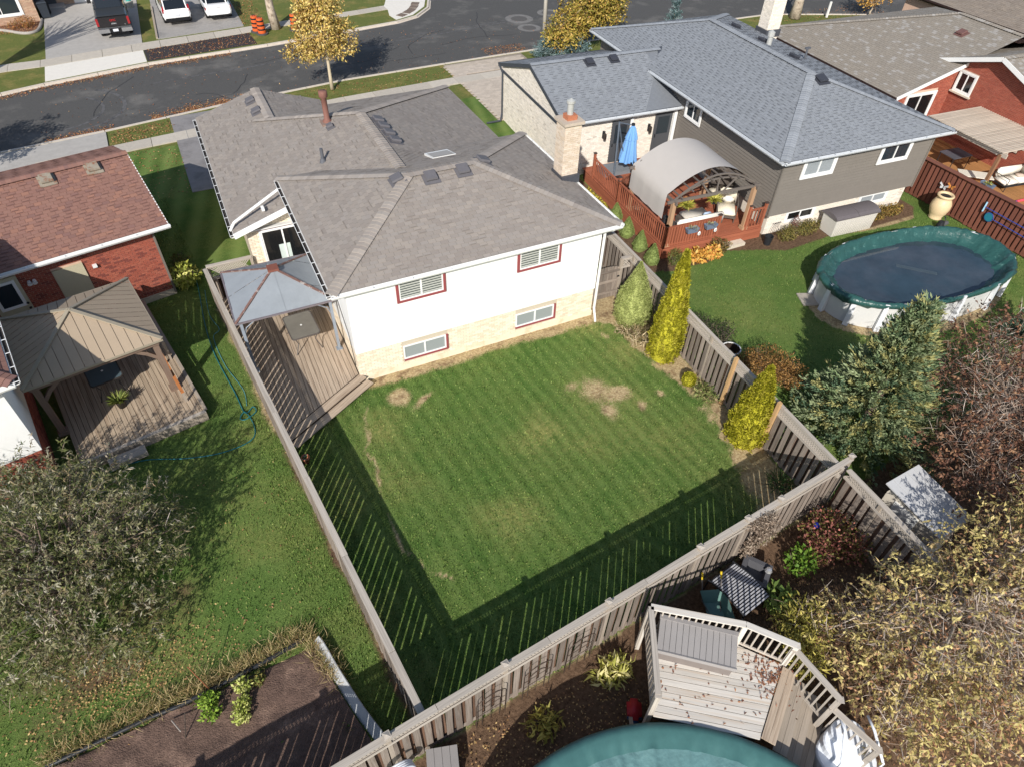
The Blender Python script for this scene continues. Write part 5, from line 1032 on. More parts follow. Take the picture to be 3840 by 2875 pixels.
m = MB(); m.lathe([(0,0),(0.11,0),(0.15,0.26),(0.16,0.27),(0.14,0.27),(0.13,0.2),(0,0.2)],(0,0,0),14); m.build('pot', M('black_plastic', C(48,46,44), rough=0.5), t, smooth=True); plant_tuft('foliage', t, (0,0,0.2), 160, 0.34, 0.05, [C(96,110,48),C(130,136,70)], [2,1], 0.4, 4, 0.12)
t = thing('terracotta_pot', 'small terracotta pot by the fence at the deck end', 'plant pot', (-2.42,-2.62,0)); m = MB(); m.lathe([(0,0),(0.08,0),(0.12,0.2),(0.13,0.2),(0.13,0.24),(0.11,0.24),(0.1,0.15),(0,0.15)],(0,0,0),14); m.build('pot', MATS['clay'], t, smooth=True); plant_tuft('foliage', t, (0,0,0.15), 30, 0.12, 0.03, [C(180,190,170),C(80,100,60)], [1,1], 0.6, 5, 0.08)
t = thing('air_conditioner', 'grey slatted air conditioner unit beside the patio door house corner', 'air conditioner', (-2.35,7.0,0)); m = MB(); m.box(-0.28,-0.3,0.04,0.28,0.3,0.58); m.build('casing', M('ac_grey', C(130,134,136), rough=0.5, var=0.08), t)
for k in range(9): board('grille_slat', (-0.29,-0.31,0.08+k*0.055), (0.29,-0.31,0.08+k*0.055), 0.03, 0.012, mat_dark, t, up=(0,-1,0))
# --- garden hose across the left lawn
def smooth_path(P, n=8):
    P = [Vector(p) for p in P]; out = []
    for i in range(len(P)-1):
        a, b, c, d = P[max(i-1,0)], P[i], P[i+1], P[min(i+2,len(P)-1)]
        for k in range(n): t = k/n; out.append(0.5*((2*b)+(c-a)*t+(2*a-5*b+4*c-d)*t*t+(3*b-a-3*c+d)*t**3))
    return out+[P[-1]]
hp = [(-4.3,8.6,0.05),(-4.21,7.54,0.03),(-4.27,5.12,0.03),(-4.19,3.31,0.03),(-3.86,1.12,0.03),(-3.72,0.1,0.04),(-3.45,0.25,0.06),(-3.4,0.0,0.06),(-3.75,-0.2,0.05),(-3.9,-0.1,0.06),(-3.7,0.1,0.07),(-3.56,-0.62,0.03),(-3.76,-1.12,0.03),(-4.59,-1.26,0.03),(-5.59,-1.06,0.03),(-6.71,-0.63,0.03),(-7.49,-0.65,0.03),(-8.3,-0.9,0.03)]
m = MB(); m.tube(smooth_path(hp), 0.016, 6); tag(m.build('garden_hose', M('teal_hose', C(34,112,120), rough=0.4, var=0.05), None, True), 'teal garden hose snaking over the left lawn', 'hose')
m = MB(); m.tube(smooth_path([(-4.0,7.2,0.03),(-4.05,5.6,0.03),(-3.85,4.6,0.04),(-4.1,4.2,0.03),(-3.95,2.6,0.03),(-3.6,1.2,0.03),(-3.62,0.4,0.03)]), 0.009, 5); tag(m.build('garden_cable', M('blue_cord', C(70,150,170), rough=0.4), None, True), 'thin blue cord lying beside the teal hose', 'cord')
# --- storage box, urn, pump, slab, tub
t = thing('storage_box', 'beige plastic storage box with grey-brown lid against the grey house', 'storage box', (22.35,0.72,0), R(-4))
mat_bx = M('beige_resin', C(206,202,194), rough=0.55, var=0.04)
m = MB(); m.add([(-1.08,-0.38,0),(1.08,-0.38,0),(1.08,0.38,0),(-1.08,0.38,0),(-1.14,-0.42,0.86),(1.14,-0.42,0.86),(1.14,0.42,0.86),(-1.14,0.42,0.86)], [(3,2,1,0),(4,5,6,7),(0,1,5,4),(1,2,6,5),(2,3,7,6),(3,0,4,7)]); bx = m.build('box_body', mat_bx, t)
for k in range(20): m = MB(); x = -1.0+k*0.105; m.box(x,-0.43,0.06,x+0.03,-0.40,0.8); m.build('panel_rib', mat_bx, bx)
for s_ in (-1,1):
    m = MB(); n = 8; pr = [(-0.48+0.96*i/n, 0.9+0.14*math.sin(math.pi*i/n)**0.6) for i in range(n+1)]; x0, x1 = (-1.2,-0.01) if s_ < 0 else (0.01,1.2)
    vs_ = [(x0,y,z) for y, z in pr]+[(x1,y,z) for y, z in pr]+[(x0,-0.48,0.84),(x1,-0.48,0.84),(x0,0.48,0.84),(x1,0.48,0.84)]; N1 = n+1
    fs_ = [(i,N1+i,N1+i+1,i+1) for i in range(n)]+[(2*N1,2*N1+1,N1,0),(2*N1+3,2*N1+2,n,N1+n),tuple(range(n+1))+(2*N1+2,2*N1),tuple(reversed(range(N1,2*N1)))+(2*N1+1,2*N1+3)]
    m.add(vs_, fs_); m.build('lid', M('lid_grey', C(104,98,100), rough=0.6, var=0.06), t)
t = thing('urn', 'large cream urn with dark opening by the brown fence', 'urn', (26.95,-0.25,0))
m = MB(); m.lathe([(0.0,0),(0.26,0),(0.3,0.05),(0.26,0.1),(0.36,0.3),(0.43,0.55),(0.42,0.75),(0.33,0.95),(0.26,1.03),(0.35,1.08),(0.37,1.14),(0.33,1.18),(0.25,1.15),(0.22,1.05)],(0,0,0),28); m.build('urn_body', M('cream_urn', C(220,196,156), rough=0.45, var=0.06), t, smooth=True)
m = MB(); m.lathe([(0,1.1),(0.24,1.1)],(0,0,0),20); m.build('urn_opening', mat_dark, t); m = MB(); m.tube([(0,-0.4,0.3),(-0.05,-0.52,0.26),(-0.08,-0.55,0.16)],0.025,7); m.build('tap', mat_dark, t)
t = thing('pool_pump', 'small dark pool pump beside the oval pool', 'pump', (26.3,-1.0,0)); m = MB(); m.lathe([(0,0.05),(0.14,0.05),(0.16,0.2),(0.12,0.38),(0,0.42)],(0,0,0),12); m.build('filter_pot', mat_dark, t); m = MB(); m.tube([(0.1,0,0.16),(0.5,0.05,0.16)],0.1,10); m.build('motor', M('pump_grey', C(90,90,92)), t)
m = MB(); m.prism([(-0.38,-0.38),(0.38,-0.38),(0.38,0.38),(-0.38,0.38)],0,0.05); tag(m.build('paving_slab', M('slab_grey', C(170,162,150), rough=0.9, var=0.15, scale=9), None, False, (17.12,-2.66,0), R(-22)), 'single square paving slab on the grass by the pool', 'slab')
t = thing('plastic_tub', 'round dark tub with white rim behind the right fence', 'tub', (12.2,-3.95,0)); m = MB(); m.lathe([(0.0,0.02),(0.26,0.02),(0.31,0.28)],(0,0,0),20); m.build('tub_body', M('brown_water', C(60,50,44), rough=0.3, var=0.2), t); m = MB(); m.lathe([(0.31,0.26),(0.34,0.26),(0.34,0.31),(0.3,0.31)],(0,0,0),24); m.build('rim', mat_white, t)
# --- above-ground oval pool
PO = thing('oval_pool', 'oval above-ground pool with sagging green winter cover', 'pool', (21.33,-3.62,0), R(-4))
def oval(a, ax=4.15, ay=2.15, e=2.35): c, s = math.cos(a), math.sin(a); return (ax*abs(c)**(2/e)*(1 if c >= 0 else -1), ay*abs(s)**(2/e)*(1 if s >= 0 else -1))
mat_pw = M('pool_wall', C(204,204,202), rough=0.5, var=0.06, scale=1.5); NP = 16; hw = 1.18
for k in range(NP):
    a0, a1 = 2*math.pi*k/NP, 2*math.pi*(k+1)/NP; m = MB(); q = [oval(a0+(a1-a0)*i/4) for i in range(5)]
    for i in range(4): m.add([(*q[i],0),(*q[i+1],0),(*q[i+1],hw),(*q[i],hw)],[(0,1,2,3)])
    m.build('wall_panel', mat_pw, PO, smooth=True)
    x, y = oval(a0,4.2,2.2); x2, y2 = oval(a0+0.01,4.2,2.2); ang = math.atan2(y2-y,x2-x); m = MB(); m.add([(-0.1,-0.14,0),(0.1,-0.14,0),(0.08,0.03,0),(-0.08,0.03,0),(-0.075,-0.06,hw),(0.075,-0.06,hw),(0.06,0.03,hw),(-0.06,0.03,hw)],[(0,1,5,4),(1,2,6,5),(2,3,7,6),(3,0,4,7),(4,5,6,7)]); m.build('upright', M('pool_upright', C(224,226,230), rough=0.4, var=0.04), PO, loc=(x,y,0), rz=ang)
rs = np.random.RandomState(5); nA = 160
rings = [(1.025,0.90),(1.045,1.02),(1.05,1.14),(1.02,1.215),(0.985,1.19),(0.95,1.02),(0.91,0.88),(0.86,0.78),(0.80,0.70),(0.5,0.62),(0.0,0.6)]
V = []; ph = rs.uniform(0,6.28,12); fold = lambda a: sum(math.sin(a*f+ph[i])*w_ for i, (f, w_) in enumerate(((7,0.5),(13,0.6),(23,0.7),(37,0.6),(51,0.5),(71,0.3))))
for j, (s_, z) in enumerate(rings):
    for k in range(nA):
        a = 2*math.pi*k/nA; f = fold(a+0.02*j); x, y = oval(a); r_ = s_; zz_ = z
        if j == 0: zz_ = 0.96+0.085*f*0.6+0.1*math.sin(3*a+1); r_ = s_+0.012*f
        elif j < 3: r_ = s_+0.008*f; zz_ = z+0.012*f
        elif j < 9: zz_ = z+0.04*f*(1-abs(j-5.5)/5)
        V.append((x*r_,y*r_,zz_))
F = [(j*nA+k, j*nA+(k+1)%nA, (j+1)*nA+(k+1)%nA, (j+1)*nA+k) for j in range(len(rings)-1) for k in range(nA)]
m = MB(); m.add(V,F); mat_tarp = M('green_tarp', C(46,84,80), rough=0.3, var=0.2, scale=3, bump=0.9, bscale=7, spec=0.5, col2=C(92,128,122), c2scale=5, c2lo=0.58, c2hi=0.75); m.build('winter_cover', mat_tarp, PO, smooth=True)
m = MB(); m.add([(*[c*0.85 for c in oval(2*math.pi*k/80)],0.76) for k in range(80)],[tuple(range(80))]); m.build('rain_water', M('murky_water_reflections', C(50,66,76), rough=0.03, var=0.35, scale=0.7, spec=0.6, col2=C(74,78,86), c2scale=0.3, c2lo=0.4, c2hi=0.7, bump=0.02, bscale=6), PO)  # murky base colour; greyer patches are reflections painted into it
m = MB(); m.tube([oval(2*math.pi*k/100,4.2,2.2)+(0.98,) for k in range(101)],0.012,5,caps=False); m.build('cover_cable', mat_dark, PO)
m = MB(); m.box(-0.75,-0.1,0.762,0.75,0.1,0.768); m.build('reflection_strip', M('wall_reflection', C(70,82,90), rough=0.3), PO, loc=(0.2,0.1,0.0), rz=R(-42))  # strip on the water stands for the house wall's reflection, painted as colour
# --- things on the brown fence
xf = 27.52
t = thing('pool_brush', 'blue-handled pool brush hung on the brown fence', 'pool brush', (xf,-1.73,1.22)); m = MB(); m.bar((0,0,-0.22),(0,0,0.22),0.06,0.05); m.build('brush_head', M('pale_blue', C(150,190,214), rough=0.5), t); m = MB(); m.tube([(0,-0.03,0),(0.02,-3.4,-0.02)],0.018,7); m.build('handle', M('pool_blue', C(44,72,150), rough=0.4), t)
t = thing('pool_net', 'blue leaf skimmer net hung on the brown fence', 'pool net', (xf,-2.1,0.9)); m = MB(); m.lathe([(0.19,0),(0.21,0.015),(0.19,0.03)],(0,0,0),18); hp_ = m.build('net_frame', MATS['pool_blue'], t); hp_.rotation_euler = (0,R(90),0); m = MB(); m.lathe([(0,0.01),(0.19,0.015)],(0,0,0),18); q = m.build('net', M('teal_net', C(40,120,140), rough=0.6), t); q.rotation_euler = (0,R(90),0); m = MB(); m.tube([(0,-0.2,0),(0.02,-3.4,-0.05)],0.018,7); m.build('handle', MATS['pool_blue'], t)
def butterfly(label, loc, col, s):
    t = thing('butterfly_ornament', label, 'ornament', loc, 0, 'butterflies on the brown fence'); mm = M('butterfly_'+str(s), col, rough=0.5, var=0.15, scale=15)
    for sy in (-1,1):
        m = MB(); m.add([(0,0,0),(-0.03,sy*s,s*0.75),(-0.04,sy*s*1.15,s*0.3),(-0.02,sy*s*0.3,-0.02)],[(0,1,2,3)]); m.build('upper_wing', mm, t); m = MB(); m.add([(0,0,0),(-0.03,sy*s*0.75,-s*0.1),(-0.03,sy*s*0.7,-s*0.7),(-0.02,sy*s*0.15,-s*0.5)],[(0,1,2,3)]); m.build('lower_wing', mm, t)
    m = MB(); m.tube([(-0.01,0,-s*0.5),(-0.02,0,s*0.5)],0.012,6); m.build('body', mat_dark, t)
butterfly('white butterfly ornament on the brown fence', (xf,0.35,1.15), C(206,206,206), 0.2); butterfly('orange butterfly ornament on the brown fence', (xf,0.02,1.3), C(202,134,70), 0.18)
# --- sofa set, loungers on the decks
mat_cush = M('white_cushion', C(232,226,214), rough=0.85, var=0.03, scale=4); mat_wick = M('wicker', C(92,84,78), rough=0.8, var=0.25, scale=40)
def cushion(parent, name, x0, y0, z0, x1, y1, z1, mat):
    bm = bmesh.new(); bmesh.ops.create_cube(bm, size=1.0)
    for v in bm.verts: v.co = Vector(((x0+x1)/2+v.co.x*(x1-x0),(y0+y1)/2+v.co.y*(y1-y0),(z0+z1)/2+v.co.z*(z1-z0)))
    bmesh.ops.bevel(bm, geom=bm.edges[:], offset=min(x1-x0,y1-y0,z1-z0)*0.32, segments=3, affect='EDGES'); me = bpy.data.meshes.new(name); bm.to_mesh(me); bm.free(); return link(name, me, mat, parent, True)
def H2W(x, y): c, s = math.cos(YW), math.sin(YW); return (13.35+x*c-y*s, 2.02+x*s+y*c)
t = thing('outdoor_sofa', 'white cushioned wicker corner sofa along the red deck railing', 'sofa', (*H2W(0.75,0.3),zd), YW)
m = MB(); m.box(0.1,0.0,0.0,2.2,0.75,0.28); m.box(0.9,0.75,0,2.2,1.4,0.28); m.build('base', mat_wick, t); cushion(t,'seat_cushion',0.1,0.14,0.28,1.0,0.8,0.44,mat_cush); cushion(t,'seat_cushion',1.0,0.14,0.28,2.2,1.4,0.45,mat_cush); cushion(t,'back_cushion',0.0,-0.08,0.4,2.25,0.16,0.95,mat_cush)
c_ = cushion(t,'throw_pillow',1.6,0.2,0.48,1.98,0.34,0.86,M('blue_pillow', C(168,186,208), rough=0.9, var=0.04)); c_.rotation_euler = (R(-18),0,0)
t = thing('wicker_side_table', 'brown wicker cube table with dark lantern on the red deck', 'side table', (*H2W(0.72,0.85),zd), YW); m = MB(); m.box(-0.32,-0.32,0,0.32,0.32,0.5); m.build('table_body', mat_wick, t); m = MB(); m.box(-0.33,-0.33,0.5,0.33,0.33,0.53); m.build('table_top', M('dark_wicker', C(74,68,64), var=0.2, scale=30), t)
t = thing('lantern', 'dark metal lantern on the wicker table', 'lantern', (*H2W(0.6,1.0),zd+0.53)); m = MB(); m.lathe([(0,0),(0.1,0),(0.12,0.04),(0.09,0.2),(0.13,0.24),(0.12,0.28),(0,0.3)],(0,0,0),12); m.build('body', mat_dark, t); m = MB(); m.tube([(-0.08,0,0.28),(0,0,0.4),(0.08,0,0.28)],0.008,5); m.build('handle', mat_dark, t)
t = thing('lounge_chair', 'cream cushioned wicker lounge chair near the deck steps', 'chair', (*H2W(4.05,1.45),zd), R(52)); m = MB(); m.box(-0.75,-0.4,0.22,0.75,0.4,0.3); m.build('frame', mat_wick, t); cushion(t,'seat_cushion',-0.72,-0.36,0.3,0.5,0.36,0.44,M('cream_cushion', C(236,226,204), rough=0.85, var=0.03)); c_ = cushion(t,'back_cushion',0.36,-0.36,0.4,0.56,0.36,1.0,MATS['cream_cushion']); cushion(t,'pillow',0.1,-0.25,0.44,0.36,0.2,0.75,mat_cush)
for (x, y) in ((-0.7,-0.36),(0.7,-0.36),(0.7,0.36),(-0.7,0.36)): m = MB(); m.tube([(x,y,0),(x,y,0.25)],0.02,6); m.build('leg', mat_wick, t)
for y in (-0.4,0.4): m = MB(); m.tube(smooth_path([(0.7,y,0.85),(0.3,y*1.05,0.75),(-0.2,y*1.08,0.66),(-0.6,y,0.3)],5),0.025,6); m.build('armrest', mat_wick, t)
t = thing('round_daybed', 'round brown wicker egg seat by the grey siding wall', 'chair', (*H2W(4.5,2.55),zd)); m = MB(); m.lathe([(0,0.1),(0.5,0.12),(0.6,0.35),(0.58,0.42),(0.5,0.4),(0.0,0.36)],(0,0,0),24); m.build('seat_bowl', mat_wick, t, smooth=True); cushion(t,'seat_cushion',-0.4,-0.4,0.36,0.4,0.4,0.5,MATS['cream_cushion'])
m = MB(); n = 14
for i in range(n):
    a0, a1 = R(-20+160*i/n), R(-20+160*(i+1)/n); m.add([(0.58*math.cos(a0),0.58*math.sin(a0),0.4),(0.58*math.cos(a1),0.58*math.sin(a1),0.4),(0.5*math.cos(a1),0.5*math.sin(a1),1.25),(0.5*math.cos(a0),0.5*math.sin(a0),1.25)],[(0,1,2,3)])
m.build('back_shell', mat_wick, t, smooth=True)
for i, (x, lab) in enumerate(((0.85,'hanging basket of yellow-green grass at the left pergola post'),(2.15,'hanging basket of yellow-green grass at the middle of the pergola beam'))):
    t = thing('hanging_basket', lab, 'hanging basket', (*H2W(x,0.16),zd+1.55), 0, 'hanging baskets on the pergola'); m = MB(); m.lathe([(0,0),(0.1,0.02),(0.16,0.14),(0.17,0.16),(0,0.14)],(0,0,0),12); m.build('bowl', mat_dark, t); plant_tuft('foliage', t, (0,0,0.12), 260, 0.36, 0.028, [C(196,190,84),C(160,164,66),C(220,210,120)], [3,2,1], 0.9, 20+i, 0.1)
    m = MB(); m.tube([(0,0,0.15),(0,0,0.45)],0.006,5); m.build('hook', mat_dark, t)
for i, (x, lab) in enumerate(((1.15,'grey planter box on the left of the red deck front rail'),(2.05,'grey planter box on the right of the red deck front rail'))):
    t = thing('planter_box', lab, 'planter', (*H2W(x,-0.16),1.12), YW, 'planters on the deck rail'); m = MB(); m.add([(-0.22,-0.08,0),(0.22,-0.08,0),(0.22,0.08,0),(-0.22,0.08,0),(-0.28,-0.12,0.2),(0.28,-0.12,0.2),(0.28,0.12,0.2),(-0.28,0.12,0.2)],[(3,2,1,0),(0,1,5,4),(1,2,6,5),(2,3,7,6),(3,0,4,7)]); m.add([(-0.26,-0.1,0.17),(0.26,-0.1,0.17),(0.26,0.1,0.17),(-0.26,0.1,0.17)],[(0,1,2,3)]); m.build('trough', M('slate_planter', C(112,126,146), rough=0.6, var=0.06), t); plant_tuft('foliage', t, (0,0,0.17), 60, 0.1, 0.03, [C(120,120,80),C(170,160,120)], [1,1], 0.6, 30+i, 0.22)
for i, x in enumerate((1.62,2.42)):
    t = thing('wall_plaque', ('white oval plaque on the red deck front, left one','white oval plaque on the red deck front, right one')[i], 'plaque', (*H2W(x,-0.08),0.92), YW, 'plaques on the deck front'); m = MB(); m.lathe([(0,0.02),(0.06,0.02),(0.075,0)],(0,0,0),16,sy=1.35); q = m.build('disc', mat_white, t); q.rotation_euler = (R(90),0,0); m = MB(); m.lathe([(0.02,0.022),(0.03,0.03),(0.04,0.022)],(0,0,0),10); q = m.build('ornament', M('plaque_mark', C(120,120,116)), t); q.rotation_euler = (R(90),0,0)
U_ = thing('cantilever_umbrella', 'closed blue cantilever umbrella on grey pole by the white brick wall', 'umbrella', (14.62,7.9,zd), 0)
m = MB(); m.tube([(0,0,0.05),(-0.1,0,2.72)],0.045,10); m.build('pole', M('umbrella_pole', C(98,108,120), rough=0.4), U_); m = MB(); m.tube([(-0.1,0,2.68),(0.2,-0.02,1.6),(0.42,-0.02,1.05)],0.02,6); m.build('boom', MATS['umbrella_pole'], U_); m = MB(); m.tube([(-0.1,0,2.7),(0.66,0,2.46)],0.022,6); m.build('arm', MATS['umbrella_pole'], U_)
m = MB(); m.box(-0.4,-0.06,0,0.4,0.06,0.06); m.box(-0.06,-0.4,0.0,0.06,0.4,0.055); m.build('base', mat_dark, U_)
def folds(prof, n, amp, c): 
    v = []; 
    for (r, z) in prof:
        for k in range(n): a = 2*math.pi*k/n; rr = r*(1+amp*math.cos(a*8)+amp*0.4*math.cos(a*3+z*4)); v.append((c[0]+rr*math.cos(a)+0.09*(2.5-z)*-0.3,c[1]+rr*math.sin(a),z))
    return v, [(i*n+k,i*n+(k+1)%n,(i+1)*n+(k+1)%n,(i+1)*n+k) for i in range(len(prof)-1) for k in range(n)]
for nm, prof in (('canopy_top',[(0.05,2.46),(0.13,2.3),(0.22,2.0),(0.26,1.83)]),('canopy_skirt',[(0.17,1.98),(0.24,1.75),(0.3,1.4),(0.36,1.0),(0.38,0.78)])): m = MB(); m.add(*folds(prof,48,0.16,(0.68,0))); m.build(nm, M('blue_canvas', C(116,164,218), rough=0.8, var=0.06, scale=4), U_, smooth=True)
m = MB(); m.lathe([(0,2.56),(0.08,2.54),(0.09,2.46),(0.04,2.44)],(0.66,0,0),12); m.build('hub', mat_dark, U_)
t = thing('planter_barrel', 'brown barrel planter by the graphite door', 'planter', (*H2W(3.3,6.4),zd)); m = MB(); m.lathe([(0,0),(0.2,0),(0.25,0.3),(0.22,0.62),(0.18,0.62),(0.17,0.5),(0,0.5)],(0,0,0),18); m.build('barrel', M('brown_barrel', C(118,96,84), var=0.15, scale=10), t, smooth=True)
t = thing('door_step', 'grey composite step below the graphite door', 'step', (*H2W(1.25,6.6),zd), YW); m = MB(); m.box(-0.7,-0.45,0,0.7,0.35,0.2); m.build('riser', M('step_grey', C(122,126,132), var=0.06), t); board('tread', (-0.72,-0.05,0.21), (0.72,-0.05,0.21), 0.84, 0.03, MATS['step_grey'], t)
t = thing('dried_grass_planter', 'dry feathery grass in a pot at the deck railing', 'plant pot', (*H2W(0.4,2.3),zd)); m = MB(); m.lathe([(0,0),(0.13,0),(0.18,0.35),(0,0.3)],(0,0,0),12); m.build('pot', mat_dark, t); plant_tuft('foliage', t, (0,0,0.3), 180, 0.55, 0.02, [C(214,190,168),C(182,142,112)], [2,1], 0.5, 41, 0.1)
t = thing('brown_fountain_grass', 'bushy brown fountain grass pot by the umbrella', 'plant pot', (*H2W(0.75,4.6),zd)); m = MB(); m.lathe([(0,0),(0.15,0),(0.2,0.3),(0,0.28)],(0,0,0),12); m.build('pot', mat_dark, t); plant_tuft('foliage', t, (0,0,0.26), 300, 0.5, 0.02, [C(136,84,64),C(110,70,56)], [2,1], 0.6, 42, 0.12)
t = thing('patio_chair', 'dark sling patio chair beside the closed umbrella', 'chair', (*H2W(1.9,5.3),zd), R(30)); m = MB(); m.add([(-0.25,-0.25,0.42),(0.25,-0.25,0.42),(0.25,0.25,0.38),(-0.25,0.25,0.38),(-0.25,0.42,0.9),(0.25,0.42,0.9)],[(0,1,2,3),(3,2,5,4)]); m.build('sling', mat_dark, t)
for x in (-0.27,0.27): m = MB(); m.tube([(x,-0.28,0),(x,-0.25,0.42),(x,0.25,0.4),(x,0.43,0.92)],0.015,6); m.build('side_frame', mat_dark, t); m = MB(); m.tube([(x,0.3,0),(x,0.22,0.62),(x,-0.2,0.62)],0.015,6); m.build('armrest', mat_dark, t)
t = thing('black_basket', 'black wire basket at the corner of the grey house', 'basket', (18.25,1.12,0)); m = MB(); m.lathe([(0,0),(0.14,0),(0.19,0.38),(0.2,0.4),(0.17,0.4),(0.13,0.06),(0,0.06)],(0,0,0),16); m.build('basket', mat_dark, t)
t = thing('metal_flower_ornament', 'black metal flower ornament against white brick foundation', 'ornament', (18.75,1.55,0)); m = MB()
for i in range(4): m.tube([(0.1*i,0,0),(0.1*i+0.03,0,0.4),(0.1*i+0.1,-0.02,0.62)],0.008,5); m.lathe([(0,0.02),(0.045,0.0),(0,-0.02)],(0.1*i+0.1,-0.02,0.63),6)
m.build('stems', mat_dark, t)
# --- far right deck furniture
t = thing('outdoor_sofa', 'white cushioned sofa with black frame on the golden deck', 'sofa', (32.0,0.1,0.42), R(-8))
m = MB(); m.box(-0.75,-0.55,0.22,1.0,0.3,0.27); m.build('frame', mat_dark, t); cushion(t,'seat_cushion',-0.75,-0.5,0.27,0.1,0.25,0.43,mat_cush); cushion(t,'seat_cushion',0.1,-0.5,0.27,0.95,0.25,0.43,mat_cush); c_ = cushion(t,'back_cushion',0.72,-0.5,0.4,0.92,0.25,0.95,mat_cush); cushion(t,'back_cushion',-0.7,0.14,0.4,0.7,0.34,0.85,mat_cush); cushion(t,'throw_pillow',0.3,-0.2,0.43,0.65,0.1,0.53,M('patterned_pillow', C(190,172,158), var=0.3, scale=25))
for x in (-0.72,0.98):
    m = MB(); m.tube([(x,-0.55,0),(x,-0.55,0.62),(x,0.35,0.62),(x,0.35,0)],0.02,6); m.build('arm_frame', mat_dark, t)
t = thing('coffee_table', 'low white-topped coffee table on the golden deck', 'table', (30.75,1.0,0.42), R(-40)); m = MB(); m.box(-0.75,-0.35,0.34,0.75,0.35,0.37); m.build('table_top', M('cream_top', C(226,220,206), rough=0.4), t)
for (x, y) in ((-0.7,-0.3),(0.7,-0.3),(0.7,0.3),(-0.7,0.3)): m = MB(); m.tube([(x,y,0),(x,y,0.34)],0.018,6); m.build('leg', mat_dark, t)
t = thing('dining_set', 'dark patio dining table under the slatted pergola', 'table', (31.0,2.5,0.42), R(-4)); m = MB(); m.box(-0.6,-0.45,0.68,0.6,0.45,0.72); m.build('table_top', M('slate_top', C(88,90,98), rough=0.3), t)
for (x, y) in ((-0.55,-0.4),(0.55,-0.4),(0.55,0.4),(-0.55,0.4)): m = MB(); m.tube([(x,y,0),(x,y,0.68)],0.02,6); m.build('leg', mat_dark, t)
t = thing('fence_planter', 'blue-grey planter box on top of the brown fence', 'planter', (27.95,-1.15,1.75), R(-90)); m = MB(); m.add([(-0.25,-0.09,0),(0.25,-0.09,0),(0.25,0.09,0),(-0.25,0.09,0),(-0.3,-0.13,0.2),(0.3,-0.13,0.2),(0.3,0.13,0.2),(-0.3,0.13,0.2)],[(3,2,1,0),(0,1,5,4),(1,2,6,5),(2,3,7,6),(3,0,4,7)]); m.build('trough', MATS['slate_planter'], t); plant_tuft('foliage', t, (0,0,0.12), 60, 0.14, 0.04, [C(130,140,60),C(190,180,90)], [1,1], 0.6, 50, 0.2)
t = thing('toy_float', 'pink and red toy lying on the golden deck', 'toy', (31.2,-1.3,0.47), R(-10)); m = MB(); m.tube([(-0.3,0,0.02),(0.3,0.02,0.02)],[0.05,0.07],8); m.build('toy_body', M('pink_plastic', C(222,84,96), rough=0.4), t); m = MB(); m.lathe([(0,0.03),(0.05,0),(0,-0.03)],(-0.34,0,0.02),8); m.build('toy_tip', M('violet_plastic', C(110,90,190), rough=0.4), t)
t = thing('potted_plant', 'leafy plant in a white pot by the red brick wall', 'plant pot', (32.4,4.9,0.42)); m = MB(); m.lathe([(0,0),(0.15,0),(0.22,0.4),(0.18,0.4),(0,0.35)],(0,0,0),14); m.build('pot', mat_white, t); plant_tuft('foliage', t, (0,0,0.35), 60, 0.35, 0.05, [C(150,110,60),C(110,110,60)], [1,1], 0.5, 51, 0.1)
# --- behind the rear fence
t = thing('deck_box', 'taupe resin deck box on the bleached rear deck', 'storage box', (4.04,-12.45,zd5), math.atan2(-1.04,1.28)); mat_db = M('taupe_resin', C(148,144,142), rough=0.55, var=0.05, scale=3)
m = MB(); m.add([(-0.8,-0.32,0),(0.8,-0.32,0),(0.8,0.34,0),(-0.8,0.34,0),(-0.8,-0.32,0.46),(0.8,-0.32,0.46),(0.8,0.34,0.58),(-0.8,0.34,0.58)],[(3,2,1,0),(0,1,5,4),(1,2,6,5),(2,3,7,6),(3,0,4,7)]); m.build('box_body', M('brown_resin', C(124,116,112), rough=0.6, var=0.08, scale=4), t)
for k in range(13):
    x0 = -0.84+k*0.1292; m = MB(); m.add([(x0+0.004,-0.36,0.48),(x0+0.125,-0.36,0.48),(x0+0.125,0.38,0.62),(x0+0.004,0.38,0.62),(x0+0.004,-0.36,0.45),(x0+0.125,-0.36,0.45),(x0+0.125,0.38,0.59),(x0+0.004,0.38,0.59)],[(0,1,2,3),(4,5,1,0),(5,6,2,1),(6,7,3,2),(7,4,0,3)]); m.build('lid_plank', mat_db, t)
board('lid_lip', (-0.85,-0.37,0.45), (0.85,-0.37,0.45), 0.09, 0.03, mat_db, t, up=(0,-1,0.2)); board('lid_lip', (-0.85,0.36,0.615), (0.85,0.36,0.615), 0.1, 0.02, mat_db, t)
PR = thing('round_pool', 'above-ground pool with taut teal cover at the bottom edge', 'pool', (0.6,-17.6,0)); rp_ = 4.62; rs = np.random.RandomState(8); V = []; nA = 420; RR = [(1.01,0.95),(1.015,1.1),(1.0,1.22),(0.97,1.24),(0.93,1.19),(0.90,1.16),(0.87,1.14),(0.84,1.12),(0.8,1.10),(0.76,1.08),(0.72,1.065),(0.67,1.06),(0.6,1.055),(0.5,1.05),(0.4,1.06),(0.2,1.08),(0.0,1.09)]; ph = rs.uniform(0,6.28,20)
f2_ = lambda a, s: sum(math.sin(a*f+ph[i]+s*(i-4)*2.0)*w_ for i, (f, w_) in enumerate(((9,0.4),(17,0.5),(31,0.6),(47,0.6),(73,0.6),(110,0.6))))
for j, (s_, z) in enumerate(RR):
    for k in range(nA): a = 2*math.pi*k/nA; f = f2_(a,s_); V.append((rp_*s_*math.cos(a),rp_*s_*math.sin(a),z+(0.022*f*(1 if 4 < j < 15 else 0.15))))
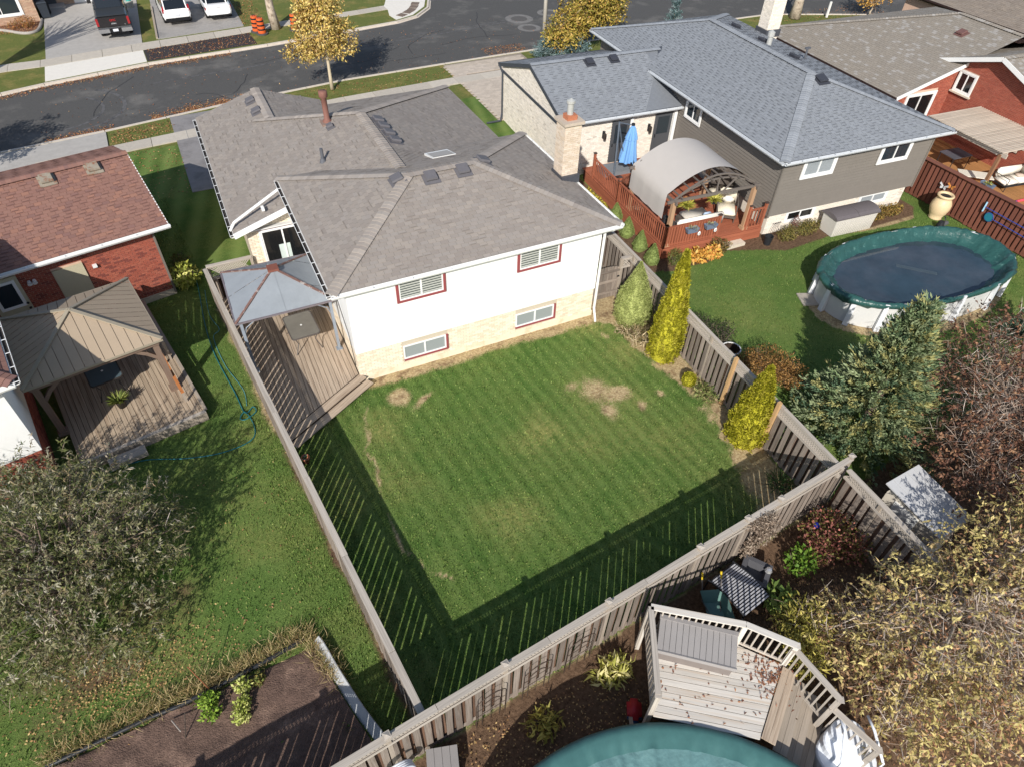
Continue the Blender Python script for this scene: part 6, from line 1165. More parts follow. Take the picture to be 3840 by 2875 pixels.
FF = lambda a_, b_: [(j*nA+k,j*nA+(k+1)%nA,(j+1)*nA+(k+1)%nA,(j+1)*nA+k) for j in range(a_,b_) for k in range(nA)]
m = MB(); m.add(V,FF(0,5)); cb_ = m; m = MB(); m.add(V,FF(5,len(RR)-1)); m.build('winter_cover', M('teal_cover', C(98,134,134), rough=0.38, var=0.2, scale=3, bump=0.6, bscale=9, spec=0.5), PR, smooth=True)
m = MB(); m.lathe([(rp_*0.995,0),(rp_*0.995,1.15)],(0,0,0),80); m.build('wall', mat_pw, PR, smooth=True)
cb_.build('cover_band', M('cover_band', C(70,110,108), rough=0.4, var=0.1), PR, smooth=True)
t = thing('toy_wheelbarrow', 'red and blue plastic toy leaning at the rear deck', 'toy', (2.45,-12.75,0), R(60)); cushion(t,'tray',-0.22,-0.16,0.3,0.22,0.16,0.55,M('red_plastic', C(172,40,48), rough=0.4)); cushion(t,'lower_shell',-0.2,-0.2,0.05,0.26,0.12,0.3,M('blue_plastic', C(36,76,120), rough=0.4)); board('handle', (-0.2,0.1,0.5), (-0.75,0.12,0.85), 0.08, 0.03, mat_fp, t)
t = thing('coiled_hose', 'coiled white pool hose hung on the rear fence', 'hose', (-2.62,-11.78,0.75), math.atan(0.1045))
for k in range(4): m = MB(); m.tube([(0.3*math.cos(a)*(1+0.02*k),-0.04*k-0.02,0.3*math.sin(a)) for a in np.linspace(0,2*math.pi,25)],0.03,8,caps=False); m.build('coil', M('white_hose', C(222,226,232), rough=0.4, var=0.04), t, True)
t = thing('resin_box', 'taupe resin lid below the rear fence at the bottom edge', 'storage box', (-1.75,-12.05,0), R(-16)); m = MB(); m.box(-0.3,-0.35,0,0.3,0.35,0.42); m.build('box_body', MATS['brown_resin'], t)
for k in range(4): m = MB(); m.box(-0.33+k*0.165,-0.38,0.42,-0.172+k*0.165,0.38,0.46); m.build('lid_plank', mat_db, t)
t = thing('striped_lounger', 'dark slatted lounger with pale stripes behind the rear fence', 'lounge chair', (6.35,-11.38,0.0), R(10))
for k in range(17): board('slat', (-0.45,-0.62+k*0.066,0.55+0.10*math.sin(k/16*math.pi)), (0.45,-0.62+k*0.066,0.55+0.10*math.sin(k/16*math.pi)), 0.036, 0.016, M('pale_slat', C(176,176,180), rough=0.4), t); 
m = MB(); m.add([(-0.46,-0.64,0.53),(0.46,-0.64,0.53),(0.46,0.0,0.63),(-0.46,0.0,0.63),(0.46,0.5,0.54),(-0.46,0.5,0.54)],[(0,1,2,3),(3,2,4,5)]); m.build('seat_panel', mat_dark, t)
for x in (-0.46,0.46): m = MB(); m.tube([(x,-0.64,0),(x,-0.62,0.55),(x,0.0,0.65),(x,0.52,0.55),(x,0.55,0)],0.025,6); m.build('side_frame', mat_dark, t)
t = thing('wheelbarrow', 'green wheelbarrow with yellow grips behind the rear fence', 'wheelbarrow', (5.55,-11.62,0), R(70)); m = MB(); m.add([(-0.25,-0.2,0.3),(0.25,-0.2,0.3),(0.25,0.2,0.3),(-0.25,0.2,0.3),(-0.36,-0.32,0.6),(0.42,-0.32,0.62),(0.42,0.32,0.62),(-0.36,0.32,0.6)],[(0,1,2,3),(0,4,5,1),(1,5,6,2),(2,6,7,3),(3,7,4,0)]); m.build('tray', M('barrow_green', C(96,128,122), rough=0.5, var=0.12), t)
m = MB(); m.lathe([(0.06,-0.04),(0.17,-0.04),(0.18,0),(0.17,0.04),(0.06,0.04)],(0,0,0),16); q = m.build('wheel', mat_dark, t); q.location = (-0.5,0,0.18); q.rotation_euler = (R(90),0,0)
for y in (-0.24,0.24): m = MB(); m.tube([(-0.5,0.0,0.2),(0.3,y,0.34),(0.62,y,0.8)],0.018,6); m.build('shaft', mat_tabf, t); m = MB(); m.tube([(0.62,y,0.8),(0.72,y,0.95)],0.026,7); m.build('grip', M('yellow_grip', C(224,192,50), rough=0.4), t)
t = thing('fire_bowl', 'square dark fire bowl with chrome cap behind the rear fence', 'fire bowl', (7.1,-11.22,0), R(35)); m = MB(); m.add([(-0.3,-0.3,0.0),(0.3,-0.3,0),(0.3,0.3,0),(-0.3,0.3,0),(-0.36,-0.36,0.5),(0.36,-0.36,0.5),(0.36,0.36,0.5),(-0.36,0.36,0.5),(-0.24,-0.24,0.5),(0.24,-0.24,0.5),(0.24,0.24,0.5),(-0.24,0.24,0.5),(-0.2,-0.2,0.25),(0.2,-0.2,0.25),(0.2,0.2,0.25),(-0.2,0.2,0.25)],[(0,1,5,4),(1,2,6,5),(2,3,7,6),(3,0,4,7),(4,5,9,8),(5,6,10,9),(6,7,11,10),(7,4,8,11),(8,9,13,12),(9,10,14,13),(10,11,15,14),(11,8,12,15),(12,13,14,15)]); m.build('bowl', M('slate_grey', C(84,84,88), rough=0.6, var=0.1), t)
m = MB(); m.lathe([(0,0.62),(0.07,0.6),(0.1,0.52),(0.05,0.46)],(0.15,-0.28,0),8); m.build('lamp_head', M('chrome', C(206,206,208), rough=0.2, metal=0.6), t)
t = thing('gazing_ball', 'small blue glass gazing ball in the red shrub', 'ornament', (9.25,-10.95,0)); m = MB(); m.lathe([(0.0,0.94)]+[(0.09*math.sin(a),0.85-0.09*math.cos(a+math.pi)) for a in np.linspace(0.2,3.0,9)],(0,0,0),14); m.build('ball', M('cobalt_glass', C(16,40,140), rough=0.05, spec=0.8), t, smooth=True); m = MB(); m.tube([(0,0,0),(0,0,0.78)],0.012,6); m.build('stake', mat_dark, t)
S1 = thing('garden_shed', 'small garden shed with shiny pale metal roof under the brown tree', 'shed', (12.1,-11.7,0), R(4)); mat_shed = M('shed_white', C(208,200,186), rough=0.6, var=0.08); m = MB(); m.box(-0.8,-0.95,0,0.35,0.6,1.45); m.build('wall', mat_shed, S1)
for k in range(5): m = MB(); x = -0.9+k*0.265; m.add([(x,-1.05,1.5),(x+0.255,-1.05,1.5),(x+0.255,0.7,1.76),(x,0.7,1.76),(x,-1.05,1.46),(x+0.255,-1.05,1.46),(x+0.255,0.7,1.72),(x,0.7,1.72)],[(0,1,2,3),(4,5,1,0),(5,6,2,1),(6,7,3,2),(7,4,0,3)]); m.build('roof_sheet', M('shed_roof', C(204,204,204), rough=0.35, metal=0.1, var=0.05), S1)
m = MB(); m.box(-0.82,-0.4,0.05,-0.79,0.3,1.4); m.build('door', mat_white, S1)
t = thing('white_moulded_steps', 'white moulded pool steps covered with fallen leaves at the bottom right', 'pool steps', (5.95,-15.45,0.0), R(-25)); mat_ws = M('white_resin', C(232,236,242), rough=0.3, var=0.03)
for i, (r_, z) in enumerate(((0.62,0.55),(0.5,0.78),(0.36,0.98))): m = MB(); m.lathe([(r_,0.0),(r_,z-0.03),(r_-0.03,z),(0.0,z)],(0,0.16*i,0),28,sy=0.8); m.build('step', mat_ws, t, smooth=False)
for s_ in (-1,1): m = MB(); m.tube([(s_*0.42,-0.35,0.5),(s_*0.42,-0.3,1.1),(s_*0.3,0.2,1.45),(s_*0.3,0.5,1.4)],0.03,8); m.build('handrail', mat_ws, t, True)
# --- vegetable plot
rs = np.random.RandomState(9); xs = np.arange(-10.6,-2.7,0.1); ys = np.arange(-12.1,-8.1,0.1); X, Y = np.meshgrid(xs,ys); xr = np.interp(Y,[-12.1,-10.77,-10.15,-9.1,-8.31,-8.0],[-2.75,-2.95,-3.13,-3.4,-3.55,-3.75]); X = -10.6+(X+10.6)*(xr+10.6)/(xs[-1]+10.6); Y2 = np.minimum(Y,-8.35+0.06*(X+6)); Z = 0.05+(fbm(X*3,Y*3,4)-0.5)*0.14; Z[0,:] = Z[-1,:] = 0.0
nx, ny = len(xs), len(ys); i = (np.arange(ny-1)[:,None]*nx+np.arange(nx-1)[None]).ravel()
soil = struct(link('soil_bed', np_mesh('soil_bed', np.stack([X,Y2,Z],-1).reshape(-1,3), np.stack([i,i+1,i+nx+1,i+nx],1)), M('garden_soil', C(104,84,74), rough=0.95, var=0.35, scale=12, bump=1.0, bscale=30, col2=C(136,112,98), c2scale=2.0, c2lo=0.5, c2hi=0.7), None, True))
m = MB(); m.tube(smooth_path([(-9.2,-8.45,0.06),(-7.35,-8.34,0.09),(-6.4,-8.33,0.1),(-4.66,-8.14,0.1),(-3.77,-7.97,0.08)]),0.055,9); tag(m.build('black_drain_pipe', M('black_pipe', C(44,46,50), rough=0.4, var=0.2, scale=8), None, True), 'black plastic pipe edging the vegetable plot', 'pipe')
m = MB(); ed = smooth_path([(-3.6,-8.15,0),(-3.52,-8.4,0),(-3.37,-9.1,0),(-3.1,-10.15,0),(-2.85,-10.9,0)],6)
for a, b in zip(ed[:-1],ed[1:]): m.add([a,b,b+Vector((0.2,0.02,0.24)),a+Vector((0.2,0.02,0.24)),a+Vector((0.02,0,-0.01)),b+Vector((0.02,0,-0.01)),b+Vector((0.22,0.02,0.23)),a+Vector((0.22,0.02,0.23))],[(3,2,1,0),(4,5,6,7),(3,7,6,2)])
tag(m.build('plastic_edging', M('grey_edging', C(176,178,180), rough=0.5, var=0.1, scale=8), None, False), 'grey plastic edging strip on the right of the vegetable plot', 'garden edging')
for i_, (a, b, lab) in enumerate((((-5.88,-8.32,0),(-6.1,-8.0,0.95),'thin rusty garden stake standing at the black pipe'),((-6.75,-8.6,0.1),(-6.5,-9.1,0.5),'pale cane leaning over the vegetable plot'),((-6.55,-9.1,0),(-6.35,-8.8,0.6),'dark cane leaning over the vegetable plot'))): m = MB(); m.tube([a,b],0.012,6); tag(m.build('garden_stake', M('stake_%d' % i_, (C(140,88,60),C(190,180,170),C(70,62,56))[i_]), None), lab, 'stake', 'stakes in the vegetable plot')
# ================================================================ TREES, SHRUBS, PLANTS
def vol(blobs, n, rs, hollow=0.45):
    v = np.array([b[3]*b[4]*b[5] for b in blobs])**0.8; k = rs.choice(len(blobs), n, p=v/v.sum()); B = np.array(blobs)[k]; d = sph(n, rs); r = rs.rand(n)**hollow
    lump = 0.82+0.36*vnoise(d[:,0]*2.2+k*7+20, d[:,1]*2.2+d[:,2]*2.6+30)
    P = B[:,:3]+d*B[:,3:6]*(r*lump)[:,None]; return P, d, r
def crown(name, parent, blobs, n, ln, wd, cols, wts, seed, hollow=0.45, upw=0.3, zmin=0.08, droop=0.2, clump=0.0, mat=None, nrand=0.5):
    rs = np.random.RandomState(seed)
    if clump:
        m = max(8, int(n/clump)); c, dc, _ = vol(blobs, m, rs, hollow); k = rs.randint(0, m, n); P = c[k]+rs.normal(0, 0.11, (n,3)); d = dc[k]
    else: P, d, _ = vol(blobs, n, rs, hollow)
    q = P[:,2] > zmin; P, d = P[q], d[q]; n = len(P)
    D = d*0.7+rs.normal(0,0.6,(n,3)); D[:,2] += upw; Nn = d+rs.normal(0,nrand,(n,3)); Nn[:,2] += 0.8
    return leaves(name, P, D, Nn, rs.uniform(0.65,1.25,n)*ln, rs.uniform(0.7,1.25,n)*wd, pal(cols,wts,n,rs,0.22), mat or FOL, parent, droop)
def shoots(name, parent, blobs, ns, per, L, ln, wd, cols, wts, seed, hollow=0.4, upw=0.25, droop=0.25, zmin=0.1):
    rs = np.random.RandomState(seed); P0, d, _ = vol(blobs, ns, rs, hollow); q = P0[:,2] > zmin; P0, d = P0[q], d[q]; ns = len(P0)
    ax = d*0.8+rs.normal(0,0.45,(ns,3)); ax[:,2] += upw; ax /= np.linalg.norm(ax,axis=1)[:,None]; Ls = L*rs.uniform(0.5,1.35,ns)
    k = np.repeat(np.arange(ns), per); u = rs.rand(ns*per); n = ns*per; P = P0[k]+ax[k]*(u*Ls[k])[:,None]; D = ax[k]*0.55+rs.normal(0,0.6,(n,3)); Nn = np.tile([0,0,1.0],(n,1))+rs.normal(0,0.5,(n,3))
    t = pal(cols,wts,ns,rs,0.12)[k]*0.55+pal(cols,wts,n,rs,0.15)*0.45
    o = leaves(name, P, D, Nn, rs.uniform(0.55,1.3,n)*ln, rs.uniform(0.6,1.3,n)*wd, t, FOL, parent, droop)
    stuff(leaves('shoot_stems', P0, ax, sph(ns,rs), Ls, 0.012, pal([C(150,134,116),C(110,96,80)],[1,1],ns,rs), FOL, parent, 0.08))
    return o
def skeleton(name, parent, base, h, blobs, nl, r0, mat, seed, twigs=0, trunk_top=None, lean=(0,0)):
    rs = np.random.RandomState(seed); m = MB(); b = Vector(base); top = Vector((base[0]+lean[0],base[1]+lean[1],h)); path = [b.lerp(top,i/5)+Vector((rs.normal(0,0.03),rs.normal(0,0.03),0))*(1 if i else 0) for i in range(6)]
    m.tube(path,[r0*(1.25-0.65*i/5) if i else r0*1.5 for i in range(6)],9)
    T, _, _ = vol(blobs, nl, rs, 0.35); ends = []
    for p in T:
        p = Vector(p); t = rs.uniform(0.3,1.0) if p.z > b.z+0.8 else 0.3; s = b.lerp(top,t); mid = s.lerp(p,0.5)+Vector((rs.normal(0,0.12),rs.normal(0,0.12),0.15+rs.rand()*0.2)); L = (p-s).length
        rr = min(r0*0.5,0.012+0.014*L); m.tube([s,s.lerp(mid,0.55)+Vector((0,0,0.04)),mid,mid.lerp(p,0.55),p],[rr,rr*0.8,rr*0.6,rr*0.4,rr*0.18],5,caps=False); ends += [mid,mid.lerp(p,0.5),p]
    o = m.build(name, mat, parent, smooth=True)
    if twigs:
        k = rs.randint(0,len(ends),twigs); P = np.array([tuple(ends[i]) for i in k])+rs.normal(0,0.16,(twigs,3)); D = sph(twigs,rs); D[:,2] += 0.25
        stuff(leaves('twigs', P, D, sph(twigs,rs), rs.uniform(0.2,0.65,twigs), 0.013, pal([C(190,172,156),C(150,130,114),C(214,200,188)],[3,2,2],twigs,rs), FOL, parent, 0.12))
    return o
BARK = M('bark', C(120,104,92), rough=0.95, var=0.25, scale=9, bump=0.6, bscale=30); BARKL = M('pale_bark', C(186,172,154), rough=0.95, var=0.25, scale=7, bump=0.5, bscale=26, col2=C(128,112,96), c2scale=4)
# --- silvery tree, left yard
TL = thing('silver_leaf_tree', 'spreading silver-green leaved tree in the left yard', 'tree', (0,0,0))
bl = [(-8.3,-4.5,2.4,2.0,2.1,1.6),(-9.9,-3.0,1.7,1.6,1.6,1.3),(-6.8,-4.6,1.5,1.15,1.35,1.1),(-9.4,-6.2,1.5,1.7,1.3,1.1),(-7.7,-6.6,1.2,1.25,0.95,0.9),(-8.1,-2.5,1.4,1.25,1.0,1.0),(-6.4,-3.5,1.2,0.8,0.7,0.7),(-10.2,-5.0,2.0,1.4,1.6,1.3)]
skeleton('trunk', TL, (-8.3,-4.7,-0.05), 1.2, bl, 80, 0.12, BARK, 2, twigs=1400)
shoots('crown', TL, bl, 3000, 13, 0.42, 0.115, 0.03, [C(204,196,176),C(152,146,112),C(112,116,68),C(80,92,48),C(156,132,106)], [1.6,4,5,5,1.4], 3)
crown('inner_leaves', TL, [(b[0],b[1],b[2]*0.8,b[3]*0.8,b[4]*0.8,b[5]*0.75) for b in bl], 3500, 0.12, 0.045, [C(162,154,120),C(126,128,80),C(94,104,58)], [1,2,3], 4, hollow=0.5)
# --- yellowing tree, bottom right
TY = thing('yellowing_tree', 'half-bare tree with yellow leaves filling the bottom right corner', 'tree', (0,0,0))
by = [(8.6,-14.6,2.4,1.7,1.5,1.1),(11.2,-14.1,2.6,1.7,1.2,1.1),(9.6,-13.7,1.4,1.3,0.8,0.8),(11.4,-15.4,3.0,1.8,1.5,1.2),(8.3,-16.2,2.3,1.7,1.0,1.0),(7.6,-13.3,1.0,0.8,0.7,0.6),(13.0,-13.9,2.8,1.4,1.1,1.0),(10.2,-16.8,2.6,1.8,1.0,1.1),(12.8,-16.2,2.9,1.6,1.4,1.2),(7.3,-14.7,1.6,0.9,1.0,0.8),(7.1,-15.9,1.6,0.9,0.8,0.8)]
skeleton('trunk', TY, (9.6,-14.4,-0.05), 2.6, by, 120, 0.13, BARKL, 5, twigs=11000)
shoots('crown', TY, by, 2900, 8, 0.38, 0.115, 0.045, [C(232,214,148),C(208,190,124),C(176,162,100),C(190,156,120),C(146,134,86)], [3,4,4,2,2], 6, upw=0.05, droop=0.4)
crown('brown_leaves', TY, by, 8000, 0.085, 0.04, [C(166,122,92),C(190,146,110),C(140,108,84)], [2,2,1], 7, hollow=0.55, droop=0.4)
# --- russet tree, right edge
TR = thing('russet_tree', 'russet brown-leaved tree on the right edge behind the fence', 'tree', (0,0,0))
br = [(15.4,-10.6,2.4,2.2,1.9,1.4),(17.8,-9.2,2.3,2.1,1.6,1.4),(13.7,-11.4,2.2,1.2,1.1,0.95),(15.6,-12.8,2.5,1.9,1.4,1.2),(18.5,-11.2,2.6,2.0,1.6,1.4),(14.0,-13.2,2.4,1.2,1.1,1.0),(13.2,-11.9,2.3,1.0,1.0,0.6),(12.7,-12.5,2.3,0.8,0.7,0.5)]
skeleton('trunk', TR, (16.0,-10.9,-0.05), 2.4, br, 80, 0.14, BARK, 8, twigs=5000)
shoots('crown', TR, br, 2500, 9, 0.34, 0.085, 0.05, [C(134,94,76),C(108,78,64),C(164,118,90),C(196,154,116),C(86,66,56)], [4,4,2,1.2,3], 9, upw=0.1, droop=0.4)
# --- blue-green juniper
def juniper(root, c, H, Rb, n, cols, w, seed, sp=34, ln=0.16):
    rs = np.random.RandomState(seed); t = rs.rand(n)**1.25; a = rs.uniform(0,6.283,n); r = Rb*(1-t)**1.0*rs.uniform(0.45,1.08,n)*(0.8+0.4*vnoise(a*1.4+5,t*6)); z = 0.25+t*(H-0.3)
    ax = np.stack([c[0]+r*np.cos(a),c[1]+r*np.sin(a),z],1); out = np.stack([np.cos(a),np.sin(a),rs.uniform(-0.1,0.75,n)+t*0.8],1); out /= np.linalg.norm(out,axis=1)[:,None]
    k = np.repeat(np.arange(n),sp); u = rs.rand(n*sp); L = (0.42+0.25*rs.rand(n))[k]; P = ax[k]+out[k]*(u*L-0.25)[:,None]+rs.normal(0,0.035,(n*sp,3)); D = out[k]+rs.normal(0,0.42,(n*sp,3)); D[:,2] += 0.12
    base = pal(cols,w,n,rs,0.15)[k]; leaves('crown', P, D, sph(n*sp,rs), rs.uniform(0.6,1.2,n*sp)*ln, 0.045, base, FOL, root, 0.1)
TJ = thing('juniper_tree', 'blue-green juniper tree behind the right fence', 'tree', (0,0,0)); m = MB(); m.tube([(13.7,-8.55,0),(13.8,-8.45,2.6),(13.95,-8.3,4.9)],[0.14,0.09,0.02],8); m.build('trunk', BARK, TJ)
juniper(TJ, (13.55,-8.55), 5.0, 1.95, 1500, [C(152,164,124),C(124,142,102),C(176,172,114),C(96,120,92)], [4,3,3,2], 10, sp=30)
rsx = np.random.RandomState(12)
TJ2 = thing('juniper_tree', 'dark juniper sprig at the far right edge above the russet tree', 'tree', (0,0,0)); m = MB(); m.tube([(22.3,-8.0,0),(22.3,-8.0,2.0)],[0.06,0.02],6); m.build('trunk', BARK, TJ2); juniper(TJ2, (22.3,-8.0), 2.4, 0.8, 130, [C(96,116,96),C(70,92,74)], [1,1], 13)
# --- clipped conifers
def conifer(label, name, x, y, H, r, n, cols, w, seed, prof, ln=0.085, wd=0.03, group=None, cat='conifer'):
    t = thing(name, label, cat, (x,y,0), 0, group); rs = np.random.RandomState(seed); u = rs.rand(n)**0.85; a = rs.uniform(0,6.283,n); rr = np.array([prof(q) for q in u])*r*(0.86+0.28*vnoise(a*2.3+seed,u*9*H/2)); inn = rs.uniform(0.82,1.03,n)
    if n > 10000:
        sp_ = 12; k_ = np.repeat(np.arange(n//sp_), sp_); u = np.clip(u[:n//sp_][k_]+rs.uniform(-0.09,0.13,len(k_))*1.0/H, 0, 1); a = a[:n//sp_][k_]+rs.normal(0,0.05,len(k_)); rad = rs.uniform(0.9,1.08,n//sp_)[k_]; n = len(k_); inn = rs.uniform(0.86,1.0,n)*rad; rr = np.array([prof(q) for q in u])*r*(0.84+0.3*vnoise(a*2.3+seed,u*9*H/2))
    P = np.stack([rr*inn*np.cos(a),rr*inn*np.sin(a),u*H],1); D = np.stack([np.cos(a)*0.55,np.sin(a)*0.55,np.ones(n)*0.8],1)+rs.normal(0,0.3,(n,3)); Nn = np.stack([np.cos(a),np.sin(a),np.full(n,0.3)],1)+rs.normal(0,0.35,(n,3))
    leaves('foliage', P, D, Nn, rs.uniform(0.7,1.3,n)*ln, rs.uniform(0.7,1.3,n)*wd, (pal(cols,w,max(n//12,1)+1,rs,0.16)[np.minimum(np.arange(n)//12,max(n//12,1))]*0.7+pal(cols,w,n,rs,0.12)*0.3) if H > 1.5 else pal(cols,w,n,rs,0.16), FOL, t, 0.05)
    m = MB(); m.lathe([(max(0.001,prof(q)*r*0.84),q*H) for q in np.linspace(0.0,1.0,14)],(0,0,0),20); m.build('inner_foliage', M('conifer_core_'+name, cols[0], rough=0.95, var=0.4, scale=14, bump=1.0, bscale=40), t); m = MB(); m.tube([(0,0,-0.05),(0,0,0.4)],0.06,7); m.build('trunk', BARK, t); return t
col = lambda q: (0.82+0.24*min(q/0.25,1))*max(0.02,1-q**1.35)**0.85; cone = lambda q: max(0.01,(0.75+1.1*q) if q < 0.22 else (1-((q-0.22)/0.78)**1.25)); egg = lambda q: max(0.02,math.sin(math.pi*min(1,(q*0.80+0.2))**1.15)**0.8); ball = lambda q: max(0.02,math.sqrt(max(0,1-(2*q-1)**2)))
gold = [C(184,178,52),C(152,150,36),C(204,194,84),C(122,122,28)]
conifer('tall golden cedar against the right fence near the house', 'golden_cedar', 9.97,-3.02,4.3,0.6,17000,gold,[4,3,2,2],21,col,0.1,0.032,'golden cedars by the right fence')
conifer('lower golden cedar near the rear corner of the lawn', 'golden_cedar', 10.1,-7.25,3.0,0.66,14000,gold,[4,3,2,2],22,col,0.1,0.034,'golden cedars by the right fence')
conifer('pale green teardrop conifer beside the garden gate', 'teardrop_conifer', 9.98,-0.95,2.6,0.72,18000,[C(168,176,108),C(152,164,94),C(180,186,122)],[3,3,2],23,cone,0.055,0.03)
conifer('tiny golden ball shrub at the foot of the right fence', 'ball_shrub', 9.93,-4.58,0.46,0.24,1800,gold,[3,3,1,1],24,ball,0.06,0.025,cat='shrub')
for i, (x, y, lab) in enumerate(((13.12,5.25,'dwarf cone conifer beside the red deck, farthest of four'),(12.97,4.05,'dwarf cone conifer beside the red deck, second farthest of four'),(12.9,2.93,'dwarf cone conifer beside the red deck, second nearest of four'),(12.82,1.9,'dwarf cone conifer beside the red deck, nearest of four'))): conifer(lab,'dwarf_conifer',x,y,0.92,0.31,3600,[C(142,158,92),C(124,142,78),C(158,170,106)],[3,3,2],25+i,cone,0.05,0.024,'dwarf conifers beside the red deck')
# --- shrubs and perennials
def shrub(label, name, blobs, n, ln, wd, cols, w, seed, cat='shrub', stems=10, group=None, **k):
    t = thing(name, label, cat, (0,0,0), 0, group); c = blobs[0]; m = MB(); rs = np.random.RandomState(seed)
    for i in range(stems): b = blobs[i % len(blobs)]; a = rs.uniform(0,6.283); m.tube([(b[0]+0.06*math.cos(a),b[1]+0.06*math.sin(a),-0.02),(b[0]+0.5*b[3]*math.cos(a),b[1]+0.5*b[4]*math.sin(a),b[2]*0.9),(b[0]+0.85*b[3]*math.cos(a),b[1]+0.85*b[4]*math.sin(a),b[2]+0.6*b[5])],[0.014,0.009,0.004],5,caps=False)
    m.build('stems', BARK, t); crown('foliage', t, blobs, n, ln, wd, cols, w, seed, zmin=0.02, **k); return t
shrub('orange-brown barberry bush behind the right fence','barberry_bush',[(12.55,-5.45,0.6,0.85,0.8,0.6),(12.1,-4.9,0.5,0.5,0.5,0.45),(13.0,-6.0,0.5,0.55,0.6,0.45)],6500,0.06,0.03,[C(170,128,72),C(138,100,58),C(190,150,96),C(112,84,52)],[3,3,2,2],31,stems=26)
shrub('dark leggy shrub behind the right fence near the tub','dark_shrub',[(12.0,-2.7,0.4,0.35,0.5,0.42),(12.35,-3.3,0.45,0.45,0.4,0.45),(11.85,-2.2,0.35,0.25,0.3,0.35)],1700,0.07,0.03,[C(84,78,66),C(66,70,52),C(104,92,80)],[2,2,1],32,stems=20)
shrub('yellow-green big-leaved hydrangea at the red brick corner','hydrangea',[(-4.55,7.75,0.45,0.5,0.5,0.42)],420,0.19,0.11,[C(176,180,84),C(150,160,76),C(202,196,120)],[3,3,1],33,hollow=0.3,stems=8)
shrub('sparse dull shrub along the red brick side wall','hydrangea',[(-4.6,9.0,0.3,0.4,0.6,0.3)],260,0.12,0.06,[C(84,92,46),C(110,106,60)],[2,1],34)
for i, (x, y, r_, cs_, lab) in enumerate(((14.7,1.35,0.42,[C(226,180,88),C(206,150,70),C(232,200,120)],'golden hosta clump at the corner of the red deck'),(15.45,1.28,0.38,[C(232,170,96),C(216,186,92),C(200,140,66)],'orange hosta clump before the red deck front'))): shrub(lab,'hosta',[(x,y,0.2,r_,r_*0.8,0.2)],260,0.2,0.11,cs_,[2,2,1],35+i,cat='plant',group='hostas before the red deck',stems=4,hollow=0.35)
mixc = [C(132,118,70),C(110,108,58),C(150,120,76),C(104,78,60)]
shrub('mixed perennials between hostas and the stone step','perennial_clump',[(16.0,1.4,0.28,0.4,0.3,0.28),(15.9,1.7,0.3,0.3,0.2,0.25)],900,0.09,0.035,mixc,[2,2,2,1],38,cat='plant'); shrub('thin grassy perennials at the left front deck corner','perennial_clump',[(13.7,1.5,0.3,0.35,0.3,0.3)],700,0.14,0.02,[C(120,124,66),C(92,104,52)],[1,1],39,cat='plant')
shrub('olive shrub left of the beige storage box','garden_shrub',[(19.3,1.05,0.3,0.55,0.35,0.32),(20.4,1.05,0.35,0.6,0.35,0.34)],2600,0.075,0.03,[C(128,122,66),C(150,132,76),C(104,104,54)],[3,2,2],40,stems=20); shrub('rust and olive shrub right of the beige storage box','garden_shrub',[(24.3,0.75,0.3,0.6,0.35,0.34),(25.3,0.75,0.25,0.5,0.3,0.28)],2400,0.08,0.034,[C(164,134,74),C(140,110,64),C(120,116,60),C(190,160,80)],[2,3,2,1],41,stems=20); shrub('dry brown coneflowers by the white brick foundation','garden_shrub',[(19.85,1.35,0.45,0.2,0.15,0.4)],260,0.07,0.035,[C(140,86,70),C(116,76,62)],[1,1],42)
for i, y in enumerate((6.3,7.0,7.6)): shrub(('yellow flowering clump beside the red deck, nearest of three','yellow flowering clump beside the red deck, middle of three','yellow flowering clump beside the red deck, farthest of three')[i],'yellow_perennial',[(13.05,y,0.2,0.28,0.36,0.2)],420,0.1,0.03,[C(214,196,66),C(180,172,60),C(120,130,56)],[3,2,1],43+i,cat='plant',group='yellow perennials beside the red deck')
shrub('withered lily leaves at the foot of the tall golden cedar','withered_perennial',[(9.65,-1.95,0.2,0.4,0.5,0.2),(9.5,-1.4,0.15,0.4,0.3,0.15)],620,0.22,0.03,[C(196,178,144),C(160,140,104),C(122,118,76)],[3,2,2],46,cat='plant',droop=0.5); shrub('low green perennials at the foot of the fence by the tan post','withered_perennial',[(10.15,-5.15,0.15,0.28,0.6,0.15)],420,0.16,0.03,[C(132,140,82),C(170,160,110),C(100,116,60)],[2,1,2],47,cat='plant',droop=0.45); shrub('dark green blades in the shaded rear corner of the lawn','shade_plant',[(9.85,-9.2,0.15,0.3,0.4,0.2)],260,0.26,0.025,[C(52,84,40),C(70,100,48)],[1,1],48,cat='plant')
shrub('pink and rust hydrangea in the corner behind the rear fence','rust_hydrangea',[(9.5,-11.15,0.7,0.75,0.55,0.5),(9.0,-11.5,0.6,0.5,0.4,0.4),(9.9,-11.7,0.5,0.5,0.5,0.4)],2300,0.09,0.055,[C(150,96,86),C(190,124,108),C(126,116,62),C(96,92,50)],[3,2,3,2],49,stems=16)
shrub('bright green leafy shrub behind the rear fence','green_shrub',[(8.35,-11.5,0.5,0.4,0.4,0.4)],420,0.12,0.07,[C(112,142,52),C(90,124,44)],[1,1],50); shrub('green hosta leaves beside the striped lounger','rear_hosta',[(7.2,-12.0,0.3,0.35,0.35,0.28)],150,0.24,0.12,[C(150,168,92),C(116,142,72)],[1,1],51,cat='plant',stems=4)
shrub('yellow-green leafy shrub beside the rear deck railing','rear_shrub',[(7.1,-12.9,0.7,0.7,0.6,0.6),(6.5,-13.5,0.8,0.5,0.5,0.5)],1900,0.16,0.035,[C(196,182,96),C(160,152,74),C(128,124,56)],[3,3,2],52,droop=0.4,stems=20)
